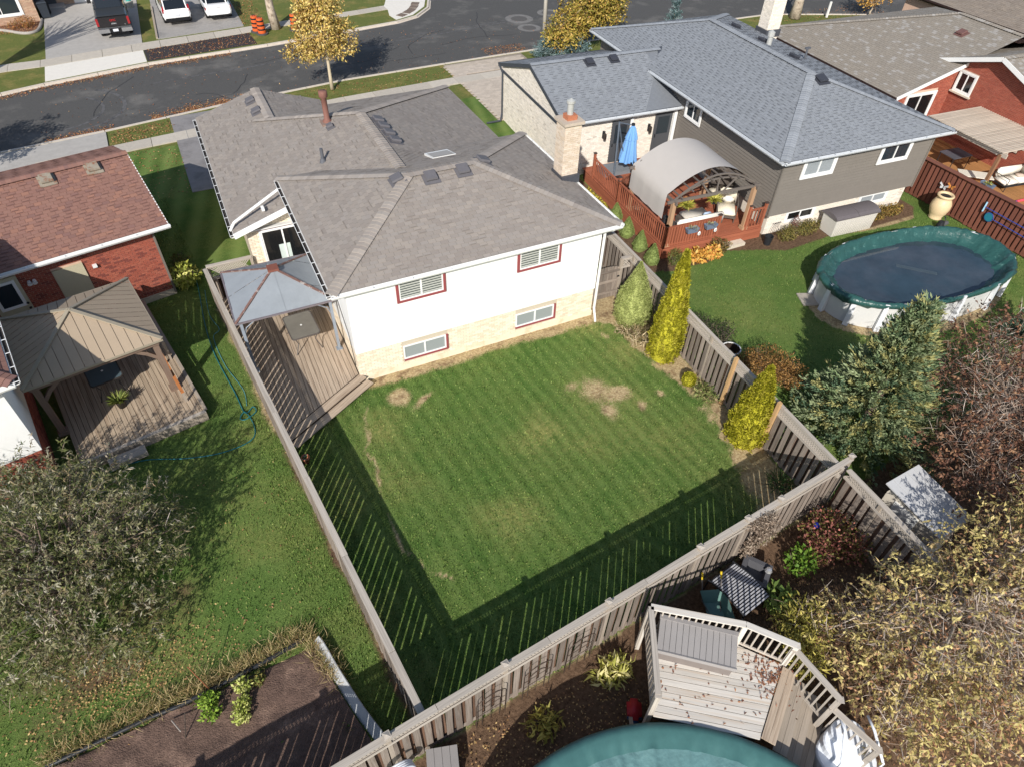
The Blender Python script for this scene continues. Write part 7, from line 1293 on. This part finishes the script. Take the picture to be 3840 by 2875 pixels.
shrub('pale variegated hosta between rear fence and deck','pale_hosta',[(2.55,-11.75,0.15,0.45,0.28,0.15)],240,0.26,0.07,[C(222,212,150),C(190,186,104),C(160,160,76)],[2,2,1],53,cat='plant',stems=4,droop=0.4); shrub('yellowing perennial by the rear fence near the coiled hose','pale_hosta',[(0.6,-12.1,0.12,0.4,0.3,0.14)],220,0.2,0.05,[C(206,190,100),C(150,144,70)],[1,1],54,cat='plant',stems=4,droop=0.4)
shrub('leafy shrub against the white wall at the left edge','wall_shrub',[(-9.6,-1.2,0.8,0.9,0.5,0.7),(-8.7,-1.3,0.7,0.6,0.5,0.55)],1600,0.1,0.06,[C(120,128,84),C(84,100,56),C(170,168,130)],[2,3,1],55,stems=16)
for i, (bb, lab) in enumerate((([(-5.95,-8.55,0.22,0.22,0.16,0.22),(-5.93,-8.85,0.2,0.2,0.16,0.2)],'leafy green vegetable row nearest the left of the plot'),([(-5.22,-8.55,0.2,0.17,0.18,0.2),(-5.3,-8.95,0.2,0.18,0.18,0.2),(-5.36,-9.2,0.18,0.16,0.14,0.18)],'pale green vegetable row in the middle of the plot'),([(-4.88,-8.5,0.12,0.14,0.16,0.12)],'small withering vegetable row by the black pipe'))): shrub(lab,'vegetable_row',bb,(520,700,200)[i],0.085,0.045,([C(150,176,70),C(120,152,56)],[C(206,208,130),C(170,182,88)],[C(150,140,80),C(120,130,70)])[i],[1,1],56+i,cat='vegetable',group='vegetable rows',stems=5)
t = shrub('dry grey vine tangled over the rear fence beside a capped post','dead_vine',[(7.35,-10.66,1.75,0.5,0.12,0.3),(7.6,-10.75,1.2,0.4,0.14,0.55),(7.2,-10.75,0.8,0.25,0.14,0.5)],1500,0.075,0.03,[C(176,160,142),C(142,124,108),C(116,100,86)],[3,3,2],95,cat='vine',stems=14,droop=0.4)
# dry grass on the plot edge
rs = np.random.RandomState(60); n = 3600; s_ = rs.rand(n); ex_ = np.interp(s_,[0,0.2,0.45,0.75,1.0],[-9.3,-7.35,-5.6,-3.7,-3.2]); ey_ = np.interp(s_,[0,0.2,0.45,0.75,1.0],[-8.4,-8.25,-8.15,-7.9,-9.3]); P = np.stack([ex_+rs.normal(0,0.12,n),ey_+rs.normal(0.08,0.12,n),np.zeros(n)],1); D = np.stack([rs.normal(0,0.6,n),rs.normal(0,0.6,n),np.ones(n)],1)
tag(stuff(leaves('dry_grass', P, D, sph(n,rs), rs.uniform(0.12,0.38,n), 0.012, pal([C(206,186,140),C(176,152,108),C(130,128,76)],[3,2,2],n,rs), FOL, None, 0.5)), 'straw-coloured dry grass along the vegetable plot edge', 'dry grass')
# --- street trees
YL = [C(224,196,116),C(200,168,90),C(234,212,144),C(172,140,92),C(182,168,88)]
T1 = thing('street_tree', 'young yellow-leaved street tree on the grass strip by the road', 'tree', (0,0,0)); b1 = [(5.25,24.6,3.3,1.35,1.3,1.35),(4.3,24.7,2.3,1.1,0.9,0.8),(6.5,24.5,2.7,0.9,0.9,0.9),(5.6,24.5,4.7,1.1,1.1,1.2),(4.9,24.7,4.6,0.9,0.9,1.0),(5.7,24.6,2.2,1.0,0.8,0.5)]
skeleton('trunk', T1, (5.47,24.57,0), 3.6, b1, 40, 0.085, M('young_bark', C(196,182,158), rough=0.9, var=0.15, scale=10), 61, twigs=300); crown('crown', T1, b1, 9500, 0.15, 0.085, YL, [4,3,2,2,2], 62, hollow=0.42, clump=10, droop=0.35)
T2 = thing('street_tree', 'olive-yellow maple between the grey house and the road', 'tree', (0,0,0)); b2 = [(21.0,24.2,1.7,1.5,1.3,1.1),(22.8,24.6,2.3,1.6,1.4,1.3),(24.6,25.1,2.5,1.4,1.2,1.2),(23.6,24.3,3.4,1.5,1.2,1.1),(20.1,24.3,1.3,0.8,0.8,0.7),(21.9,24.5,3.0,1.2,1.1,1.1)]
skeleton('trunk', T2, (22.4,24.5,0), 2.6, b2, 50, 0.1, BARK, 63, twigs=300); crown('crown', T2, b2, 11500, 0.17, 0.095, [C(190,164,78),C(162,146,66),C(206,178,104),C(132,128,56),C(176,134,76)], [3,3,2,3,1], 64, hollow=0.42, clump=9, droop=0.4)
SP = [C(128,150,152),C(96,122,120),C(160,176,176)]
for (x, y, H, rb, lab, sd) in ((19.7,24.5,1.1,0.75,'low blue spruce at the corner of the grass strip',65),(21.4,23.6,1.3,1.2,'wide blue spruce below the olive-yellow maple',66),(27.3,21.6,3.4,0.9,'pale blue spruce tip behind the grey roof ridge',67)): t = thing('blue_spruce', lab, 'tree', (0,0,0), 0, 'blue spruces by the road'); m = MB(); m.tube([(x,y,0),(x,y,H*0.9)],[0.06,0.015],6); m.build('trunk', BARK, t); juniper(t, (x,y), H, rb, 190, SP, [2,2,1], sd, sp=26, ln=0.12)
T3 = thing('street_tree', 'tall mature tree with pale trunk among the traffic barrels', 'tree', (0,0,0)); b3 = [(4.4,36.9,6.4,2.6,2.6,2.0),(6.2,37.8,6.8,2.2,2.2,1.8),(2.8,37.6,6.8,2.0,2.0,1.8)]; skeleton('trunk', T3, (4.63,36.55,0), 6.2, b3, 30, 0.24, BARKL, 68, lean=(-0.3,0.3)); crown('crown', T3, b3, 6000, 0.2, 0.12, YL, [2,2,1,3,3], 69, clump=9, zmin=4.9)
T4 = thing('street_tree', 'mature tree trunk on the leafy verge at top right', 'tree', (0,0,0)); b4 = [(41.5,25.6,7.0,3.0,3.0,2.2),(44,26.5,7.0,2.4,2.4,2.0)]; skeleton('trunk', T4, (41.7,25.2,0), 6.6, b4, 26, 0.3, BARKL, 70, lean=(0.3,0.2)); crown('crown', T4, b4, 5000, 0.2, 0.12, YL, [2,2,1,3,3], 71, clump=9, zmin=5.0)
T5 = thing('street_tree', 'small twiggy golden tree on the verge at top right', 'tree', (0,0,0)); b5 = [(47.2,23.6,1.7,1.1,1.0,1.1),(48.4,23.2,1.9,0.9,0.9,1.0)]; skeleton('trunk', T5, (47.7,23.4,0), 1.6, b5, 40, 0.06, BARKL, 72, twigs=500); crown('crown', T5, b5, 1500, 0.16, 0.09, [C(214,172,90),C(180,134,72)], [1,1], 73, clump=8)
T6 = thing('bare_tree', 'bare street tree beyond the left edge shading the far driveway', 'tree', (0,0,0)); b6 = [(-12.9,34.2,6.0,2.2,2.2,2.2),(-13.8,32.2,7.0,1.8,1.8,2.0),(-15.0,33.5,6.2,1.8,1.8,2.0)]; skeleton('trunk', T6, (-14.0,32.9,0), 5.6, b6, 80, 0.24, BARK, 74, twigs=900)
T7 = thing('street_tree', 'leafy tree beyond the left edge casting shade on the road', 'tree', (0,0,0)); b7 = [(-14.3,19.6,4.0,1.4,1.4,1.3),(-13.6,19.2,3.2,1.2,1.2,1.0),(-15.2,20.4,3.4,1.2,1.2,1.1)]; skeleton('trunk', T7, (-14.3,19.6,0), 3.2, b7, 30, 0.1, BARK, 75); crown('crown', T7, b7, 5000, 0.15, 0.09, YL, [3,3,2,2,2], 76, clump=9)
# --- fallen leaves
rs = np.random.RandomState(80); PP = []; 
def litter(n, fx, z=0.012): 
    P = fx(n); PP.append(np.concatenate([P, np.full((len(P),1),z)],1))
def alongk(poly, off, x0, x1, sd): 
    def f(n): x = rs.uniform(x0,x1,n); y = np.interp(x,[p[0] for p in poly],[p[1] for p in poly])+off+np.abs(rs.normal(0,sd,n))*np.sign(off); return np.stack([x,y],1)
    return f
litter(1300, lambda n: (lambda a: a[a[:,2] > 0.5][:,:2])(np.stack([x := rs.uniform(-4.5,1.5,n*2), np.interp(x,[-6.83,-0.72,6.5],[23.42,24.61,25.66])+0.35+np.abs(rs.normal(0,0.4,n*2)), vnoise(x*1.6,rs.rand(n*2)*2)+0.1*rs.rand(n*2)],1)), -0.095)
litter(520, lambda n: np.stack([x := rs.uniform(-9.6,-6.4,n), np.interp(x,[-11.6,-6.8],[22.7,23.4])+0.3+np.abs(rs.normal(0,0.28,n))],1), -0.095)
litter(1500, lambda n: np.stack([x := rs.uniform(-12,1.0,n), np.interp(x,[-12,-9.8,-4,3.4],[30.97,31.64,32.94,33.72])-0.3-np.abs(rs.normal(0,0.3,n))],1), -0.095)
litter(900, lambda n: np.stack([x := rs.uniform(-3.9,2.8,n), np.interp(x,[-4,2.85],[33.1,33.95])+rs.uniform(0,2.3,n)],1), 0.03)
litter(700, lambda n: np.stack([rs.uniform(2.3,4.2,n), rs.uniform(37.8,44,n)],1), 0.01)
litter(600, lambda n: np.stack([rs.uniform(-12.6,-10.3,n), rs.uniform(41.6,43.8,n)],1), 0.03)
litter(700, lambda n: np.stack([rs.uniform(-10,22,n), rs.uniform(23.5,34,n)],1), -0.1); litter(420, lambda n: np.stack([x := rs.uniform(-6.6,-3.5,n), np.interp(x,[-6.8,-3.5],[21.5,22.1])+rs.uniform(0,1.6,n)],1), 0.01)
litter(300, lambda n: np.stack([x := rs.uniform(3.7,12.8,n), np.interp(x,[3.7,12.8],[23.1,23.7])+rs.uniform(0,1.9,n)],1), 0.01); litter(260, lambda n: np.stack([rs.uniform(-6.5,-3.5,n), rs.uniform(15,20.4,n)],1), 0.02)
litter(500, lambda n: np.stack([rs.uniform(16.5,19.5,n), rs.uniform(26.3,28.0,n)],1), -0.095); litter(900, lambda n: np.stack([rs.uniform(38,50,n), rs.uniform(22,26.3,n)],1), 0.01)
litter(1500, lambda n: np.stack([rs.normal(-7.6,1.3,n), rs.normal(-7.3,0.6,n)],1), 0.025); litter(300, lambda n: np.stack([rs.uniform(-9,-2.8,n), rs.uniform(-8,-2,n)],1), 0.035)
litter(2600, lambda n: np.stack([rs.uniform(5.6,14,n), rs.uniform(-16.8,-11.4,n)],1), 0.03); litter(800, lambda n: np.stack([rs.uniform(-2,3,n), rs.uniform(-13,-11.6,n)],1), 0.03)
P = np.concatenate(PP); n = len(P); D = np.stack([rs.normal(0,1,n),rs.normal(0,1,n),rs.normal(0.1,0.2,n)],1); Nn = np.stack([rs.normal(0,0.35,n),rs.normal(0,0.35,n),np.ones(n)],1)
tag(stuff(leaves('fallen_leaves', P, D, Nn, np.where(P[:,1] < 0, 0.6, 1.0)*rs.uniform(0.05,0.12,n), np.where(P[:,1] < 0, 0.6, 1.0)*rs.uniform(0.035,0.07,n), np.where((P[:,1] < 0)[:,None], pal([C(206,176,122),C(180,140,94),C(150,112,84)],[3,2,2],n,rs), pal([C(190,138,96),C(172,112,78),C(206,170,122),C(140,100,78)],[3,3,2,2],n,rs)), FOL, None, 0.1)), 'fallen orange and brown leaves strewn over road and yards', 'fallen leaves')
n = 340; k = rs.rand(n); bx_ = np.stack([rs.normal(5.25,0.28,n),rs.normal(-13.55,0.3,n)],1); un = np.stack([rs.uniform(3.0,5.6,n),rs.uniform(-14.2,-12.2,n)],1); P2 = np.where((k < 0.7)[:,None],bx_,un); q = (P2[:,1] > -13.2-(P2[:,0]-2.5)*0.72) & (P2[:,1] < -11.5-(P2[:,0]-3.4)*0.8); P2 = P2[q]; n = len(P2)
tag(stuff(leaves('deck_leaves', np.concatenate([P2,np.full((n,1),zd5+0.012)],1), np.stack([rs.normal(0,1,n),rs.normal(0,1,n),rs.normal(0.25,0.2,n)],1), np.stack([rs.normal(0,0.4,n),rs.normal(0,0.4,n),np.ones(n)],1), rs.uniform(0.05,0.1,n), rs.uniform(0.022,0.045,n), pal([C(150,106,84),C(126,80,62),C(176,126,90)],[2,2,1],n,rs), FOL, None, 0.35)), 'curled brown leaves drifted on the bleached rear deck', 'fallen leaves')
# ================================================================ VEHICLES AND STREET THINGS
mat_tyre = M('tyre', C(34,34,36), rough=0.85, var=0.1); mat_rim = M('alloy', C(150,152,156), rough=0.3, metal=0.6); mat_tail = M('tail_lamp', C(150,24,30), rough=0.15, spec=0.6); mat_cg = M('car_glass', C(22,26,30), rough=0.04, spec=0.8); mat_plate = M('number_plate', C(214,218,226), rough=0.4); mat_chrome = M('bumper_chrome', C(176,178,182), rough=0.2, metal=0.8); mat_blk = M('trim_black', C(26,26,28), rough=0.5)
def loft(rings, close=True):
    m = MB(); n = len(rings[0]); m.add([p for r in rings for p in r], [(i*n+k,i*n+(k+1)%n,(i+1)*n+(k+1)%n,(i+1)*n+k) for i in range(len(rings)-1) for k in range(n)]+[tuple(reversed(range(n))),tuple((len(rings)-1)*n+k for k in range(n))]); return m
def ring(y, w, zb, zt, cr=0.12, lo=0.92):
    h = zt-zb; return [(x,y,z) for x, z in ((-w*lo*0.8,zb),(w*lo*0.8,zb),(w*lo,zb+0.08*h),(w,zb+0.4*h),(w*0.985,zb+0.72*h),(w*0.94,zt-cr*0.35),(w*0.82,zt),(-w*0.82,zt),(-w*0.94,zt-cr*0.35),(-w*0.985,zb+0.72*h),(-w,zb+0.4*h),(-w*lo,zb+0.08*h))]
def cab(parent, st, roofmat, glass):
    """greenhouse from stations (y, half width bottom, z bottom, half width top, z top)"""
    g = loft([[(-a,y,z0),(a,y,z0),(b,y,z1),(-b,y,z1)] for (y,a,z0,b,z1) in st]); o = g.build('windows', glass, parent, smooth=False)
    m = MB(); top = [s for s in st if s[4]-s[2] > 0.3]
    vs_ = []; 
    for (y,a,z0,b,z1) in top: vs_ += [(-b-0.01,y,z1-0.06),(-b*0.93,y,z1+0.012),(0,y,z1+0.035),(b*0.93,y,z1+0.012),(b+0.01,y,z1-0.06)]
    m.add(vs_, [(i*5+k,i*5+k+1,(i+1)*5+k+1,(i+1)*5+k) for i in range(len(top)-1) for k in range(4)]); m.build('roof', roofmat, parent, smooth=True)
    m = MB()
    for s in (-1,1):
        for i in range(len(st)-1):
            (y0,a0,z00,b0,z10),(y1,a1,z01,b1,z11) = st[i],st[i+1]
            if abs(z10-z11) > 0.15: m.bar((s*b0,y0,z10),(s*b1,y1,z11),0.07,0.05); 
    if m.v: m.build('pillar', roofmat, parent)
def wheels(parent, W, ys, r):
    for y in ys:
        for s in (-1,1):
            m = MB(); m.lathe([(r*0.6,-0.11),(r*0.95,-0.11),(r,-0.08),(r,0.08),(r*0.95,0.11),(r*0.6,0.11)],(0,0,0),22); w = m.build('wheel', mat_tyre, parent, smooth=True); w.location = (s*(W-0.13),y,r); w.rotation_euler = (0,R(90),0)
            m = MB(); m.lathe([(0.0,0.09),(r*0.25,0.1),(r*0.62,0.085),(r*0.62,-0.085),(0,-0.09)],(0,0,0),18); m.build('rim', mat_rim, w)
def text(parent, s, size, loc, rot, mat, ext=0.006, align='CENTER'):
    cu = bpy.data.curves.new('lettering','FONT'); cu.body = s; cu.size = size; cu.extrude = ext; cu.align_x = align; cu.resolution_u = 3; to = bpy.data.objects.new('tmp_text',cu); COL.objects.link(to)
    bpy.context.view_layer.update(); me = bpy.data.meshes.new_from_object(to.evaluated_get(bpy.context.evaluated_depsgraph_get())); bpy.data.objects.remove(to); me.materials.clear(); o = link('lettering', me, mat, parent); o.location = loc; o.rotation_euler = rot; return o
def arches(parent, W, ys, r, mat):
    for y in ys:
        for s in (-1,1): m = MB(); m.tube([(s*(W+0.005),y+r*1.18*math.cos(a),r+r*1.18*math.sin(a)) for a in np.linspace(0,math.pi,12)],0.035,5); m.build('wheel_arch', mat, parent)
# pickup truck seen from behind
PK = thing('pickup_truck', 'black pickup truck parked on the concrete driveway across the street', 'pickup truck', (-5.38,37.9,0.036), R(1)); pb = M('black_paint', C(24,24,28), rough=0.12, var=0.0, spec=0.7)
loft([ring(0.12,0.99,0.55,1.36),ring(0.3,1.01,0.5,1.38),ring(1.9,1.015,0.48,1.4),ring(2.05,1.015,0.46,1.42),ring(4.3,1.01,0.46,1.38),ring(4.6,1.0,0.48,1.34),ring(5.6,0.97,0.5,1.28),ring(5.85,0.88,0.58,1.15)]).build('body', pb, PK, smooth=False)
m = MB(); m.box(-0.86,0.2,1.385,0.86,1.95,1.42); m.build('tonneau_cover', M('tonneau', C(52,56,60), rough=0.6, var=0.06), PK)
cab(PK, [(1.98,0.95,1.38,0.78,1.42),(2.12,0.95,1.38,0.76,1.90),(3.1,0.96,1.38,0.78,1.95),(3.75,0.96,1.38,0.76,1.9),(4.55,0.95,1.32,0.82,1.36)], pb, mat_cg)
m = MB(); m.box(-0.84,0.075,0.78,0.84,0.125,1.34); tg = m.build('tailgate', M('tailgate_black', C(40,38,40), rough=0.25), PK); text(tg, 'GMC', 0.17, (0,0.062,1.1), (R(90),0,0), M('red_badge', C(196,40,44), rough=0.3)); text(tg, 'SIERRA', 0.10, (0.02,0.062,0.92), (R(90),0,0), M('chrome_badge', C(200,202,206), rough=0.25)); text(tg, 'SLE', 0.055, (0.68,0.062,0.84), (R(90),0,0), MATS['chrome_badge'])
m = MB(); m.add([(-1.0,-0.06,0.46),(1.0,-0.06,0.46),(1.0,0.16,0.5),(-1.0,0.16,0.5),(-1.0,-0.06,0.68),(1.0,-0.06,0.68),(1.0,0.16,0.76),(-1.0,0.16,0.76)],[(3,2,1,0),(4,5,6,7),(0,1,5,4),(1,2,6,5),(2,3,7,6),(3,0,4,7)]); bp_ = m.build('rear_bumper', mat_chrome, PK); m = MB(); m.box(-0.36,-0.075,0.44,0.36,-0.058,0.72); m.build('bumper_step', mat_blk, bp_); m = MB(); m.box(-0.16,-0.085,0.52,0.16,-0.076,0.67); m.build('number_plate', mat_plate, bp_); m = MB(); m.lathe([(0,0.0),(0.04,0),(0.04,0.08),(0,0.1)],(0,-0.1,0.4),8); m.build('tow_ball', mat_blk, bp_)
for s in (-1,1):
    m = MB(); m.box(s*0.86 if s > 0 else -1.0,0.05,0.86,1.0 if s > 0 else -0.86,0.2,1.3); m.build('tail_lamp', mat_tail, PK); m = MB(); m.box(s*1.0 if s > 0 else -1.24,3.5,1.38,1.24 if s > 0 else -1.0,3.62,1.6); m.build('wing_mirror', pb, PK)
m = MB(); m.box(-0.2,2.08,1.86,0.2,2.12,1.9); m.build('brake_lamp', mat_tail, PK); wheels(PK, 1.0, (1.15,4.75), 0.4); arches(PK, 0.99, (1.15,4.75), 0.4, mat_blk)
# white SUV
wp_ = M('white_paint', C(238,238,238), rough=0.15, spec=0.6, var=0.0)
SV = thing('suv', 'white SUV parked beside the sedan across the street', 'car', (-1.38,39.45,0.036), R(2))
loft([ring(0.0,0.8,0.42,0.95,0.1),ring(0.08,0.9,0.34,1.02),ring(0.3,0.93,0.28,1.06),ring(1.2,0.945,0.26,1.06),ring(3.0,0.945,0.26,1.02),ring(3.4,0.94,0.28,1.0),ring(4.4,0.88,0.3,0.88),ring(4.65,0.76,0.38,0.74)]).build('body', wp_, SV)
cab(SV, [(0.08,0.82,0.98,0.72,1.02),(0.42,0.86,1.0,0.68,1.58),(1.6,0.88,1.02,0.72,1.68),(2.5,0.88,1.0,0.7,1.64),(3.45,0.86,0.96,0.76,1.0)], wp_, mat_cg)
m = MB(); m.box(-0.68,0.36,1.56,0.68,0.62,1.62); m.build('roof_spoiler', wp_, SV); m = MB(); m.box(-0.8,-0.04,0.3,0.8,0.1,0.5); m.build('rear_bumper', mat_blk, SV); m = MB(); m.box(-0.17,-0.03,0.62,0.17,0.0,0.74); m.build('number_plate', mat_plate, SV)
for s in (-1,1):
    m = MB(); a, b = (0.55,0.9) if s > 0 else (-0.9,-0.55); m.add([(a,0.04,0.98),(b,0.1,1.02),(b,0.24,1.22),(s*0.82,0.26,1.2)] if True else [],[(0,1,2,3)]); m.add([(a,-0.01,0.84),(b,0.06,0.84),(b,0.1,1.02),(a,0.03,0.98)],[(0,1,2,3)]); m.build('tail_lamp', mat_tail, SV); m = MB(); m.box(0.93 if s > 0 else -1.08,3.0,1.0,1.08 if s > 0 else -0.93,3.12,1.16); m.build('wing_mirror', wp_, SV)
wheels(SV, 0.94, (0.95,3.6), 0.35); arches(SV, 0.93, (0.95,3.6), 0.35, mat_blk)
# white sedan
SD = thing('sedan', 'white sedan parked to the right of the SUV across the street', 'car', (1.38,39.5,0.036), R(0))
loft([ring(0.0,0.78,0.4,0.86,0.1),ring(0.08,0.87,0.32,0.94),ring(0.35,0.9,0.26,0.98),ring(0.9,0.905,0.24,0.98),ring(3.2,0.905,0.24,0.94),ring(3.7,0.89,0.26,0.9),ring(4.4,0.84,0.3,0.78),ring(4.65,0.7,0.38,0.66)]).build('body', wp_, SD)
cab(SD, [(0.62,0.76,0.94,0.66,0.97),(1.15,0.82,0.96,0.62,1.38),(1.9,0.84,0.96,0.64,1.45),(2.5,0.84,0.94,0.64,1.42),(3.3,0.82,0.9,0.72,0.93)], wp_, mat_cg)
m = MB(); m.box(-0.17,-0.03,0.68,0.17,0.0,0.79); m.build('number_plate', mat_plate, SD); m = MB(); m.box(-0.75,-0.03,0.3,0.75,0.1,0.4); m.build('bumper_valance', mat_blk, SD); m = MB(); m.box(-0.14,-0.015,0.84,0.14,0.0,0.865); m.build('badge', mat_chrome, SD)
for s in (-1,1):
    m = MB(); a, b = (0.5,0.87) if s > 0 else (-0.87,-0.5); m.add([(a,0.02,0.74),(b,0.07,0.74),(b,0.13,0.92),(a,0.06,0.9)],[(0,1,2,3)] if True else []); m.add([(s*0.885,0.06,0.74),(s*0.9,0.36,0.82),(s*0.9,0.36,0.92),(s*0.885,0.1,0.92)],[(0,1,2,3)]); m.build('tail_lamp', mat_tail, SD); m = MB(); m.box(0.9 if s > 0 else -1.04,2.75,0.92,1.04 if s > 0 else -0.9,2.86,1.06); m.build('wing_mirror', wp_, SD)
wheels(SD, 0.9, (0.95,3.6), 0.33); arches(SD, 0.89, (0.95,3.6), 0.33, mat_blk)
# traffic barrels
BA = thing('traffic_barrel', 'x', 'traffic barrel', (0,0,0), 0, 'traffic barrels on the verge'); mo = M('barrel_orange', C(214,96,46), rough=0.45, var=0.06); mk = M('barrel_black', C(36,34,36), rough=0.5)
for i, (z0, z1, mt, r0, r1) in enumerate(((0.08,0.26,mo,0.27,0.265),(0.26,0.36,mk,0.262,0.258),(0.36,0.52,mo,0.258,0.25),(0.52,0.62,mk,0.247,0.243),(0.62,0.78,mo,0.243,0.235),(0.78,0.88,mk,0.232,0.228),(0.88,1.0,mo,0.228,0.215))): m = MB(); m.lathe([(r0-0.012,z0),(r0,z0+0.015),(r1,z1-0.015),(r1-0.012,z1)]+([(0.0,z1)] if i == 6 else []),(0,0,0),20); m.build('band', mt, BA, smooth=False)
m = MB(); m.lathe([(0.0,0.0),(0.4,0.0),(0.4,0.07),(0.27,0.09)],(0,0,0),20); m.build('rubber_base', M('rubber', C(80,78,78), rough=0.8), BA); m = MB(); m.tube([(-0.09,0,1.0),(-0.07,0,1.07),(0.07,0,1.07),(0.09,0,1.0)],0.02,6); m.build('handle', mk, BA)
labs = ['orange and black traffic barrel, front one left of the pale trunk','orange and black traffic barrel, rear one left of the pale trunk','orange and black traffic barrel, front one right of the pale trunk','orange and black traffic barrel, rear one right of the pale trunk']
for i, (x, y) in enumerate(((3.54,35.75),(3.28,36.35),(5.8,35.8),(6.45,36.4))): o = BA if i == 0 else copy_tree(BA); o.location = (x,y,0.01); o['label'] = labs[i]
# lamp post, bins, bucket, bed
t = thing('lamp_post', 'plain concrete street lamp post beside the maple', 'lamp post', (20.57,26.55,0)); m = MB(); m.tube([(0,0,0),(0,0,7.5)],[0.15,0.09],14); m.build('post', M('lamp_concrete', C(186,180,170), rough=0.85, var=0.08), t, smooth=True); m = MB(); m.tube([(0,0,7.4),(0,0.8,7.9),(0,2.0,8.0)],0.04,8); m.build('arm', MATS['galvanised'], t); m = MB(); m.box(-0.12,1.8,7.93,0.12,2.4,8.05); m.build('lamp_head', MATS['galvanised'], t)
m = MB(); m.box(-0.06,-0.06,0,0.06,0.06,1.1); tag(m.build('marker_post', mat_white, None, False, (44.2,24.4,0)), 'short white marker post on the leafy verge at top right', 'post')
for i, (x, y, cc, lab) in enumerate(((-9.75,44.45,C(52,58,66),'dark grey wheelie bin in front of the buff brick corner'),(-9.7,45.3,C(40,44,50),'charcoal wheelie bin behind the dark grey one'))):
    t = thing('wheelie_bin', lab, 'bin', (x,y,0.036), R(10), 'bins by the buff brick house'); m = MB(); m.add([(-0.25,-0.28,0.06),(0.25,-0.28,0.06),(0.25,0.25,0.06),(-0.25,0.25,0.06),(-0.3,-0.36,0.98),(0.3,-0.36,0.98),(0.3,0.34,0.98),(-0.3,0.34,0.98)],[(3,2,1,0),(4,5,6,7),(0,1,5,4),(1,2,6,5),(2,3,7,6),(3,0,4,7)]); m.build('body', M('bin_%d' % i, cc, rough=0.5, var=0.06), t); m = MB(); m.add([(-0.32,-0.4,0.98),(0.32,-0.4,0.98),(0.32,0.36,1.02),(-0.32,0.36,1.02),(-0.28,-0.34,1.06),(0.28,-0.34,1.06),(0.28,0.3,1.1),(-0.28,0.3,1.1)],[(4,5,6,7),(0,1,5,4),(1,2,6,5),(2,3,7,6),(3,0,4,7)]); m.build('lid', MATS['bin_%d' % i], t)
    for s in (-1,1): m = MB(); m.lathe([(0.0,-0.03),(0.1,-0.03),(0.1,0.03),(0.0,0.03)],(0,0,0),12); q = m.build('wheel', mat_tyre, t); q.location = (s*0.27,0.28,0.1); q.rotation_euler = (0,R(90),0)
t = thing('bucket', 'pale bucket with teal contents beside the pickup truck', 'bucket', (-4.25,45.0,0.036)); m = MB(); m.lathe([(0,0),(0.24,0),(0.3,0.42),(0.32,0.44),(0.27,0.44),(0.24,0.3),(0,0.3)],(0,0,0),18); m.build('pail', M('pale_pail', C(206,206,200), rough=0.5), t, True); cushion(t,'contents',-0.18,-0.18,0.25,0.18,0.18,0.55,M('teal_plastic', C(70,150,140), rough=0.5))
sheet('far_flower_bed', [(-13.5,44.0),(-13.4,42.6),(-12.5,42.55),(-11.1,41.35),(-10.4,41.4),(-10.15,42.2),(-10.05,44.0)], 0.02, M('bed_mulch', C(120,88,70), rough=0.95, var=0.35, scale=12, bump=0.8, bscale=30))
m = MB(); m.tube(smooth_path([(-13.4,42.6,0.06),(-12.5,42.5,0.06),(-11.1,41.3,0.06),(-10.4,41.35,0.06),(-10.12,42.2,0.06),(-10.02,44.0,0.06)]),0.1,8); tag(m.build('bed_edging', M('edging_stone', C(160,154,148), var=0.2, scale=6), None), 'curved grey stone edging round the far flower bed', 'garden edging')
shrub('rusty autumn shrub in the bed under the wide far window','far_bed_shrub',[(-10.9,42.7,0.35,0.6,0.5,0.35),(-11.6,42.6,0.25,0.4,0.3,0.25)],700,0.1,0.05,[C(166,110,66),C(128,110,60),C(190,140,80)],[2,1,1],90)
t = thing('garden_kerb', 'low timber edging beside the far car driveway', 'garden edging', (0,0,0)); board('timber', (-3.08,37.2,0.06), (-2.85,44.5,0.06), 0.12, 0.12, mat_fp, t)
